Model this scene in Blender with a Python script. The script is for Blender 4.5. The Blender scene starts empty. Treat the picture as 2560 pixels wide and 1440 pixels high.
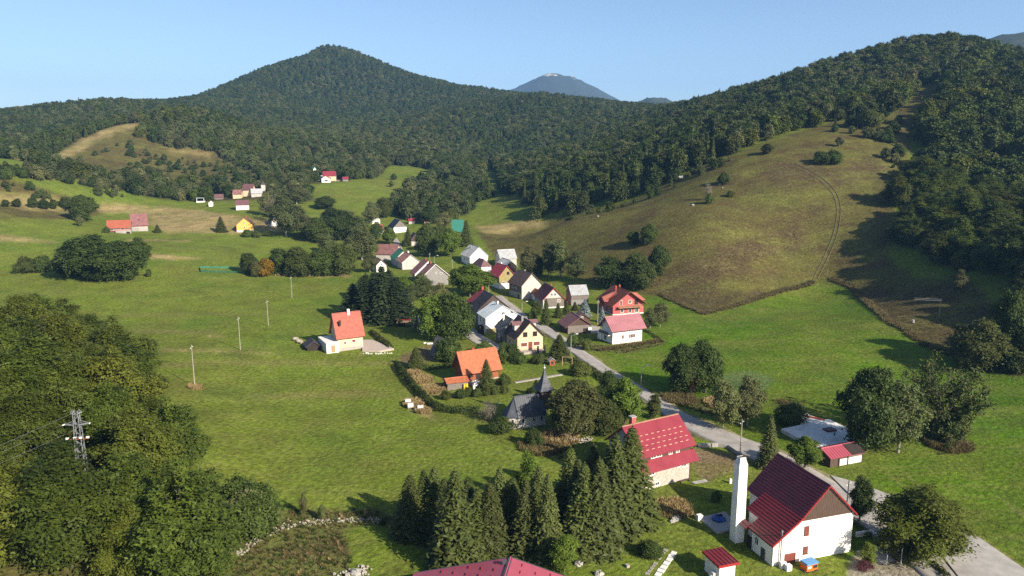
import bpy, math, random
import numpy as np
from mathutils import Vector, Matrix
C = bpy.context.scene
R = math.radians
# ---------------------------------------------------------------- camera, sky, sun, exposure
CAM_Z, PITCH = 56.0, 10.5
cd = bpy.data.cameras.new('camera'); cam = bpy.data.objects.new('camera', cd)
C.collection.objects.link(cam); C.camera = cam
cam.location = (0, 0, CAM_Z); cam.rotation_euler = (R(90 - PITCH), 0, 0)
cd.sensor_width = 36; cd.lens = 36 * 1828 / 2560; cd.clip_start = 1; cd.clip_end = 30000
SUN_EL, SUN_AZ = 29.0, math.atan2(0.73, -0.68)          # azimuth from +Y, clockwise
w = bpy.data.worlds.new('World'); C.world = w; w.use_nodes = True
nt = w.node_tree; bg = nt.nodes['Background']
sky = nt.nodes.new('ShaderNodeTexSky'); sky.sky_type = 'NISHITA'; sky.sun_disc = False
sky.sun_elevation = R(SUN_EL); sky.sun_rotation = SUN_AZ
sky.altitude = 900; sky.air_density = .85; sky.dust_density = 2.2; sky.ozone_density = 1.3
nt.links.new(sky.outputs[0], bg.inputs[0]); bg.inputs[1].default_value = 0.085
sl = bpy.data.lights.new('sun', 'SUN'); so = bpy.data.objects.new('sun', sl); C.collection.objects.link(so)
sl.energy = 5.0; sl.angle = R(0.5); sl.color = (1.0, 0.89, 0.73)
sd = Vector((math.sin(SUN_AZ) * math.cos(R(SUN_EL)), math.cos(SUN_AZ) * math.cos(R(SUN_EL)), math.sin(R(SUN_EL))))
so.rotation_euler = sd.to_track_quat('Z', 'Y').to_euler(); so.location = (0, 0, 400)
vs = C.view_settings; vs.view_transform = 'Standard'; vs.look = 'None'; vs.gamma = 1; vs.use_curve_mapping = False
vs.exposure = 1.09
C.cycles.use_denoising = False; C.cycles.sample_clamp_indirect = 4
C.cycles.max_bounces = 5; C.cycles.diffuse_bounces = 2; C.cycles.glossy_bounces = 2
C.cycles.transmission_bounces = 3; C.cycles.volume_bounces = 0; C.cycles.transparent_max_bounces = 6
C.cycles.caustics_reflective = False; C.cycles.caustics_refractive = False

# ---------------------------------------------------------------- helpers
def tag(o, label=None, cat=None, group=None, kind=None):
    for k, v in (('label', label), ('category', cat), ('group', group), ('kind', kind)):
        if v: o[k] = v
    return o
def link(o, parent=None):
    C.collection.objects.link(o)
    if parent is not None: o.parent = parent
    return o
def empty(name, loc, rz=0):
    o = bpy.data.objects.new(name, None); o.empty_display_size = .5
    link(o); o.location = loc; o.rotation_euler = (0, 0, rz); return o
def mesh_np(name, V, F, mats, mi=None, tint=None, smooth=False):
    """V (n,3), F (m,k) all faces of one size"""
    V = np.asarray(V, np.float32); F = np.asarray(F, np.int32); k = F.shape[1]
    me = bpy.data.meshes.new(name); me.vertices.add(len(V)); me.vertices.foreach_set('co', V.ravel())
    me.loops.add(F.size); me.loops.foreach_set('vertex_index', F.ravel())
    me.polygons.add(len(F)); me.polygons.foreach_set('loop_start', np.arange(0, F.size, k, dtype=np.int32))
    me.polygons.foreach_set('loop_total', np.full(len(F), k, np.int32))
    for m in mats: me.materials.append(m)
    if mi is not None: me.polygons.foreach_set('material_index', np.asarray(mi, np.int32))
    if smooth: me.polygons.foreach_set('use_smooth', np.ones(len(F), bool))
    if tint is not None:
        a = me.attributes.new('tint', 'FLOAT', 'FACE'); a.data.foreach_set('value', np.asarray(tint, np.float32))
    me.update(calc_edges=True); return me
class MB:
    def __init__(s): s.v = []; s.f = []
    def add(s, vs, fs):
        b = len(s.v); s.v += [tuple(p) for p in vs]; s.f += [tuple(b + i for i in f) for f in fs]; return s
    def box(s, x0, x1, y0, y1, z0, z1):
        return s.add([(x0,y0,z0),(x1,y0,z0),(x1,y1,z0),(x0,y1,z0),(x0,y0,z1),(x1,y0,z1),(x1,y1,z1),(x0,y1,z1)],
              [(3,2,1,0),(4,5,6,7),(0,1,5,4),(1,2,6,5),(2,3,7,6),(3,0,4,7)])
    def extr(s, prof, y0, y1):
        """profile in (x,z), counter-clockwise seen from -y, pulled from y0 to y1"""
        n = len(prof)
        return s.add([(x, y0, z) for x, z in prof] + [(x, y1, z) for x, z in prof],
              [tuple(range(n)), tuple(range(2*n-1, n-1, -1))] + [(i, n+i, n+(i+1)%n, (i+1)%n) for i in range(n)])
    def slab(s, poly, z0, z1):
        n = len(poly)
        return s.add([(x, y, z0) for x, y in poly] + [(x, y, z1) for x, y in poly],
              [tuple(range(n-1, -1, -1)), tuple(range(n, 2*n))] + [(i, (i+1)%n, n+(i+1)%n, n+i) for i in range(n)])
    def tube(s, p, q, r0, r1, n=6):
        p = Vector(p); q = Vector(q); d = (q - p)
        if d.length < 1e-6: return s
        a = d.normalized(); u = a.orthogonal().normalized(); v = a.cross(u)
        ring = lambda c, r: [c + (u*math.cos(2*math.pi*i/n) + v*math.sin(2*math.pi*i/n))*r for i in range(n)]
        return s.add(ring(p, r0) + ring(q, r1), [(i, (i+1)%n, n+(i+1)%n, n+i) for i in range(n)] + [tuple(range(n-1,-1,-1)), tuple(range(n, 2*n))])
    def ball(s, c, r, nu=8, nv=5, jit=0, sz=1, rng=random):
        vs = []; fs = []
        for j in range(nv+1):
            ph = math.pi*j/nv
            for i in range(nu):
                th = 2*math.pi*i/nu; k = r*(1 + jit*(rng.random()-.5))
                vs.append((c[0]+k*math.sin(ph)*math.cos(th), c[1]+k*math.sin(ph)*math.sin(th), c[2]+k*sz*math.cos(ph)))
        for j in range(nv):
            for i in range(nu): fs.append((j*nu+i, (j+1)*nu+i, (j+1)*nu+(i+1)%nu, j*nu+(i+1)%nu))
        return s.add(vs, fs)
    def mesh(s, name, mat):
        me = bpy.data.meshes.new(name); me.from_pydata(s.v, [], s.f); me.materials.append(mat); me.update(); return me
    def build(s, name, mat, parent=None):
        return link(bpy.data.objects.new(name, s.mesh(name, mat)), parent)

# ---------------------------------------------------------------- materials
M = {}; KA = .73      # measured reflectances
def mat(name, col, rough=.8, var=.18, scale=1.2, bump=0, bscale=8, metal=0, spec=.3, stretch=None, dirt=None):
    k_ = 1.0 if min(col) > .55 else KA; col = tuple(c*k_ for c in col); dirt = dirt and (*[c*k_ for c in dirt[:3]], dirt[3])
    m = bpy.data.materials.new(name); m.use_nodes = True; n = m.node_tree; L = n.links.new; N = n.nodes.new
    p = n.nodes['Principled BSDF']; p.inputs['Roughness'].default_value = rough; p.inputs['Metallic'].default_value = metal
    p.inputs['Specular IOR Level'].default_value = spec
    tc = N('ShaderNodeTexCoord'); mp = N('ShaderNodeMapping'); L(tc.outputs['Object'], mp.inputs[0])
    if stretch: mp.inputs['Scale'].default_value = stretch
    t1 = N('ShaderNodeTexNoise'); t1.inputs['Scale'].default_value = scale; t1.inputs['Detail'].default_value = 6; L(mp.outputs[0], t1.inputs['Vector'])
    mr = N('ShaderNodeMapRange'); mr.inputs[1].default_value = .3; mr.inputs[2].default_value = .7
    mr.inputs[3].default_value = 1 - var; mr.inputs[4].default_value = 1 + var; L(t1.outputs[0], mr.inputs[0])
    mx = N('ShaderNodeMix'); mx.data_type = 'RGBA'; mx.blend_type = 'MULTIPLY'; mx.inputs[0].default_value = 1
    mx.inputs[6].default_value = (*col, 1); L(mr.outputs[0], mx.inputs[7]); out = mx.outputs[2]
    if dirt:
        t2 = N('ShaderNodeTexNoise'); t2.inputs['Scale'].default_value = dirt[3]; t2.inputs['Detail'].default_value = 5; L(tc.outputs['Object'], t2.inputs['Vector'])
        m2 = N('ShaderNodeMapRange'); m2.inputs[1].default_value = .5; m2.inputs[2].default_value = .72; L(t2.outputs[0], m2.inputs[0])
        m2.inputs[4].default_value = .75
        mx2 = N('ShaderNodeMix'); mx2.data_type = 'RGBA'; L(m2.outputs[0], mx2.inputs[0]); L(out, mx2.inputs[6]); mx2.inputs[7].default_value = (*dirt[:3], 1); out = mx2.outputs[2]
    L(out, p.inputs['Base Color'])
    if bump:
        t3 = N('ShaderNodeTexNoise'); t3.inputs['Scale'].default_value = bscale; t3.inputs['Detail'].default_value = 4; L(mp.outputs[0], t3.inputs['Vector'])
        b = N('ShaderNodeBump'); b.inputs['Strength'].default_value = bump; b.inputs['Distance'].default_value = .1; L(t3.outputs[0], b.inputs['Height']); L(b.outputs[0], p.inputs['Normal'])
    M[name] = m; return m
W = 'wall_'
mat('white', (.80,.77,.72), var=.06, scale=.6, dirt=(.55,.52,.46,.35)); mat('offwhite', (.58,.54,.49), var=.1, scale=.6, dirt=(.4,.37,.33,.5))
mat('cream', (.76,.58,.38), var=.06, scale=.5, dirt=(.6,.46,.3,.4)); mat('yellow', (.78,.50,.12), var=.06); mat('mustard', (.34,.28,.12), var=.12)
mat('greywall', (.27,.26,.25), var=.12, dirt=(.28,.26,.24,.5)); mat('redwall', (.50,.115,.115), var=.08); mat('palered', (.45,.22,.2), var=.1)
mat('plinth', (.45,.40,.36), var=.15); mat('concrete', (.42,.40,.37), .9, .15, .7, .2, 10, dirt=(.3,.28,.25,.25)); mat('paleconcrete', (.62,.60,.57), .9, .12, .9, dirt=(.42,.40,.37,.6))
mat('stonewall', (.50,.46,.40), .9, .3, 3, .5, 6, dirt=(.38,.33,.27,1.6))
mat('woodgrey', (.23,.20,.175), .9, .3, 2, .3, 6, stretch=(6,6,.6)); mat('wooddark', (.10,.065,.05), .85, .25, 2, .3, 6, stretch=(6,6,.6))
mat('woodred', (.33,.10,.045), .7, .2, 2, stretch=(1,1,8)); mat('shutter', (.22,.06,.045), .6, .1); mat('woodlight', (.42,.28,.16), .8, .2)
mat('orange_tile', (.46,.155,.075), .75, .2, 1.4, .3, 6, dirt=(.40,.13,.07,.8)); mat('salmon_tile', (.41,.125,.09), .75, .18, 1.2, .3, 6, dirt=(.37,.13,.10,.7)); mat('rust_tile', (.23,.07,.045), .75, .2, 1.0, .2, 6)
mat('brown_tile', (.085,.05,.044), .6, .2, 1, .2, 6); mat('slate', (.06,.05,.052), .6, .2, 1.2, .2, 6); mat('greyslate', (.17,.165,.165), .7, .3, 1.4, .2, 6)
mat('maroon_sheet', (.13,.018,.028), .45, .18, .6, spec=.4, dirt=(.10,.022,.03,.4)); mat('red_sheet', (.30,.042,.062), .5, .16, .5, spec=.4, dirt=(.24,.05,.06,.5)); mat('pink_sheet', (.38,.155,.175), .5, .16, .5, spec=.45, stretch=(1,.3,1))
mat('bright_red', (.36,.03,.035), .45, .08); mat('crimson_sheet', (.17,.014,.020), .45, .1, spec=.45)
mat('metal_grey', (.46,.47,.48), .45, .16, .7, spec=.5, dirt=(.33,.32,.31,.5)); mat('metal_blue', (.52,.58,.62), .42, .1, .5, spec=.5); mat('lead', (.055,.064,.083), .6, .3, 1.1, spec=.35, dirt=(.11,.12,.14,.9))
mat('green_sheet', (.015,.13,.085), .45, .1, spec=.45); mat('teal_sheet', (.035,.20,.15), .5, .1); mat('brownpink', (.25,.125,.115), .6, .25, .6, dirt=(.36,.2,.17,.8)); mat('mauve', (.17,.085,.09), .6, .12)
mat('navy', (.03,.035,.06), .5, .2); mat('blackbrown', (.035,.025,.022), .8, .2)
mat('glass', (.025,.03,.035), .08, .05, spec=.8); mat('frame', (.75,.73,.70), .5, .04); mat('darkframe', (.10,.05,.035), .6, .1)
mat('road', (.385,.36,.33), .92, .16, .5, .2, 14, dirt=(.26,.25,.235,.3)); mat('verge', (.20,.185,.085), .95, .4, .8, .5, 4); mat('cable', (.25,.26,.27), .5, .05); mat('gravel', (.46,.42,.37), .95, .25, 1.2, .4, 9); mat('trackgrass', (.115,.100,.040), .95, .3, .6, .4, 5); mat('paving', (.50,.42,.36), .9, .12, 2)
mat('stone', (.36,.335,.29), .9, .25, 2, .4, 5); mat('rock', (.36,.35,.32), .9, .35, 1.2, .6, 4); mat('whiterock', (.42,.385,.33), .95, .25, 2, .5, 5)
mat('polewood', (.36,.33,.29), .9, .2, 2); mat('steel', (.30,.32,.34), .5, .1, metal=.3); mat('darksteel', (.10,.10,.11), .5, .1)
mat('bale', (.58,.56,.55), .5, .12, 1); mat('hay', (.35,.29,.2), .95, .3, 3, .5, 8); mat('bluetarp', (.02,.09,.33), .45, .2, 2, .4, 4); mat('skyblue', (.10,.30,.60), .5, .1)
mat('orangepaint', (.85,.17,.02), .45, .06); mat('net', (.07,.34,.22), .7, .15); mat('yellowpaint', (.7,.5,.03), .5, .1); mat('brick', (.42,.09,.05), .85, .2); mat('logs', (.42,.30,.20), .9, .35, 6, .5, 8)
mat('bark', (.13,.11,.09), .95, .3, 4, .5, 8); mat('palebark', (.36,.33,.29), .95, .3, 4, .4, 8); mat('kerb', (.5,.48,.45), .9, .1)

def leafmat(name, dark, light, rnd=.28, trans=.22, warm=(.16,.13,.02), warmamt=.25):
    dark, light, warm = (tuple(c*KA for c in q) for q in (dark, light, warm))
    m = bpy.data.materials.new(name); m.use_nodes = True; n = m.node_tree; L = n.links.new; N = n.nodes.new
    p = n.nodes['Principled BSDF']; p.inputs['Roughness'].default_value = .62; p.inputs['Specular IOR Level'].default_value = .18
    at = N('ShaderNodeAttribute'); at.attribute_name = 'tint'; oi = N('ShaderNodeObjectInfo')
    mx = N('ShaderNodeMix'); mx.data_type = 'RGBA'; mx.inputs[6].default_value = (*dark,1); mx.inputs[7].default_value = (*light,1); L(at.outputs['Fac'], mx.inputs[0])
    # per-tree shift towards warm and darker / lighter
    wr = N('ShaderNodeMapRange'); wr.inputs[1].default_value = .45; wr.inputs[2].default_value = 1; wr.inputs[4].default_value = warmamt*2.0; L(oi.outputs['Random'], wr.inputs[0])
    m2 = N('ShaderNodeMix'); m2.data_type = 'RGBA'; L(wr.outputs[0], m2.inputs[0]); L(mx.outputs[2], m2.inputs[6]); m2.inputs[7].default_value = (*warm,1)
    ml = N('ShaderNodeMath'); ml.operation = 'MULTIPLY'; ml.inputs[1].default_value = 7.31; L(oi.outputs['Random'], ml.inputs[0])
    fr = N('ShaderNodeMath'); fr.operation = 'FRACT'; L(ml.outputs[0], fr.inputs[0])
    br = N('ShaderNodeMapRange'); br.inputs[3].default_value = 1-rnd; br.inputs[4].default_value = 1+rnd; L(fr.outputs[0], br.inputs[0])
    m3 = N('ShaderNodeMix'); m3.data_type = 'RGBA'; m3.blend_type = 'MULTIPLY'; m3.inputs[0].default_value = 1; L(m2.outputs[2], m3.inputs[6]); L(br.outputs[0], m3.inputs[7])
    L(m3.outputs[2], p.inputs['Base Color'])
    tr = N('ShaderNodeBsdfTranslucent'); L(m3.outputs[2], tr.inputs[0]); ms = N('ShaderNodeMixShader'); ms.inputs[0].default_value = trans
    L(p.outputs[0], ms.inputs[1]); L(tr.outputs[0], ms.inputs[2]); L(ms.outputs[0], n.nodes['Material Output'].inputs[0]); M[name] = m
leafmat('leaf_beech', (.020,.040,.007), (.128,.172,.021), warm=(.145,.140,.018), warmamt=.26)
leafmat('leaf_oak', (.026,.048,.010), (.092,.135,.026), warm=(.115,.115,.028))
leafmat('leaf_shrub', (.034,.062,.013), (.118,.168,.034), warm=(.14,.14,.03)); leafmat('leaf_ash', (.070,.098,.030), (.150,.178,.058), warm=(.19,.17,.07))
leafmat('leaf_bright', (.065,.115,.012), (.15,.215,.028), warm=(.18,.20,.03))
leafmat('leaf_spruce', (.030,.050,.012), (.102,.124,.028), rnd=.25, trans=.08, warm=(.07,.075,.025))
leafmat('leaf_dark', (.012,.024,.011), (.036,.054,.02), rnd=.2, trans=.06, warm=(.03,.035,.015))
leafmat('leaf_blue', (.10,.135,.125), (.24,.29,.28), rnd=.1, trans=.05, warm=(.2,.24,.23))
leafmat('leaf_brown', (.050,.060,.017), (.112,.118,.034), warm=(.13,.11,.03)); leafmat('leaf_rust', (.045,.022,.015), (.10,.045,.03), warm=(.1,.05,.03))
leafmat('leaf_autumn', (.20,.12,.012), (.42,.26,.025), warm=(.45,.25,.02)); leafmat('leaf_purple', (.05,.018,.022), (.13,.05,.055), warm=(.1,.04,.04))
leafmat('leaf_twig', (.17,.145,.105), (.32,.28,.21), warm=(.25,.22,.17)); leafmat('grass_dry', (.125,.110,.040), (.25,.21,.095), rnd=.3, trans=.3, warm=(.2,.13,.06)); leafmat('grass_straw', (.30,.22,.09), (.52,.40,.19), rnd=.2, trans=.3, warm=(.5,.36,.2))

# ---------------------------------------------------------------- surveyed positions (metres)
CTRL = [(-165.4,450.0,8.2),(-227.0,430.0,9.4),(-158.8,640.0,30.5),(-192.9,520.0,16.2),(-10.5,480.0,12.4),(-13.5,620.0,23.3),(-36.7,850.0,38.5),(-105.2,720.0,33.5),(-117.8,540.0,15.8),(-33.1,430.0,7.5),(66.2,246.0,0.6),(89.2,312.0,19.1),(117.7,420.0,51.8),(75.4,420.0,31.1),(-16.1,420.0,9.8),(26.0,395.0,18.0),(51.6,290.0,1.9),(40.1,330.0,9.7),(123.3,296.0,4.1),(230.3,450.0,77.5),(180.5,385.0,52.2),(159.9,303.0,20.2),(116.9,203.0,2.1),(118.3,186.0,0.0),(128.2,176.0,1.0),(167.9,240.0,14.2),(231.1,348.0,33.9),(268.5,430.0,74.3),(364.8,650.0,143.6),(378.5,560.0,111.6),(445.1,660.0,128.9),(450.3,600.0,112.5),(243.9,560.0,94.4),(304.6,800.0,128.1),(262.6,950.0,115.2),(212.6,1050.0,108.9),(73.5,620.0,49.8),(135.0,600.0,69.0),(19.8,520.0,28.6),(41.7,450.0,22.5),(7.6,700.0,37.8),(-9.7,900.0,44.6),(64.3,1000.0,77.7),(13.8,1300.0,145.1),(164.2,1100.0,108.6),(-105.4,850.0,47.5),(-135.4,1100.0,85.6),(-308.3,1200.0,88.3),(-113.7,1650.0,186.0),(-439.2,1900.0,294.7),(-481.8,1890.0,287.7),(-392.3,1890.0,291.5),(-209.2,1400.0,115.6),(-373.9,1600.0,165.6),(-570.1,1800.0,237.4),(-648.6,1700.0,192.6),(-637.4,1500.0,157.2),(-599.4,1150.0,125.3),(-751.1,1100.0,105.2),(-673.8,1120.0,117.7),(-569.5,900.0,70.8),(-551.0,800.0,54.4),(-407.7,620.0,49.2),(-406.0,800.0,85.9),(-362.6,850.0,95.8),(-408.7,740.0,68.2),(-424.7,680.0,52.1),(-327.9,690.0,41.8),(-238.7,690.0,38.1),(-299.1,740.0,48.6),(-221.6,760.0,40.3),(-164.0,800.0,43.8),(-386.3,560.0,50.4),(-333.7,480.0,30.7),(-293.7,420.0,20.2),(-260.3,370.0,12.2),(-227.0,320.0,3.9),(-359.8,600.0,42.0),(-320.1,500.0,32.3),(-286.3,500.0,18.8),(-268.2,560.0,20.4),(-180.3,485.0,13.3),(-186.6,345.0,7.5),(-260.7,600.0,24.3),(19.3,350.0,4.9),(-60.0,170.0,0.0),(-80.0,205.0,1.0),(-70.0,280.0,0.0),(-100.0,330.0,1.0),(-180.0,270.0,2.0),(-140.0,200.0,3.0),(0.0,100.0,0.0),(30.0,95.0,0.0),(0.0,150.0,0.0),(40.0,150.0,0.0),(60.0,130.0,0.0),(90.0,120.0,0.0),(110.0,150.0,1.0),(-25.0,120.0,0.0),(0.0,200.0,0.0),(50.0,200.0,0.0),(90.0,175.0,0.0),(40.0,260.0,0.0),(0.0,280.0,0.0),(-20.0,330.0,1.0),(0.0,360.0,2.0),(20.0,420.0,6.0),(-40.0,420.0,5.0),(-70.0,112.0,8.0),(-95.0,125.0,13.0),(-60.0,85.0,4.0),(-45.0,60.0,2.0),(-52.0,140.0,1.0),(-110.0,160.0,8.0),(-150.0,150.0,16.0),(-110.0,90.0,17.0),(-36.0,95.0,0.0),(-28.0,75.0,0.0),(0.0,50.0,0.0),(60.0,60.0,0.0),(0.0,0.0,0.0),(0.0,-150.0,0.0),(200.0,0.0,5.0),(-200.0,0.0,28.0),(180.0,120.0,12.0),(300.0,200.0,50.0),(-300.0,200.0,15.0),(-450.0,400.0,40.0),(600.0,500.0,130.0),(900.0,800.0,110.0),(-900.0,900.0,110.0),(-1100.0,1500.0,95.0),(1100.0,1500.0,200.0),(0.0,2600.0,120.0),(-800.0,2600.0,130.0),(600.0,2200.0,110.0),(1500.0,2500.0,150.0),(-1800.0,2500.0,120.0),(-400.0,950.0,62.0),(-350.0,1020.0,75.0),(-440.0,2300.0,190.0),(700.0,1100.0,110.0),(450.0,1300.0,100.0),(-250.0,2050.0,200.0),(-700.0,2100.0,120.0),(-800.0,1700.0,100.0),(-560.0,1900.0,140.0)]
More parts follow.
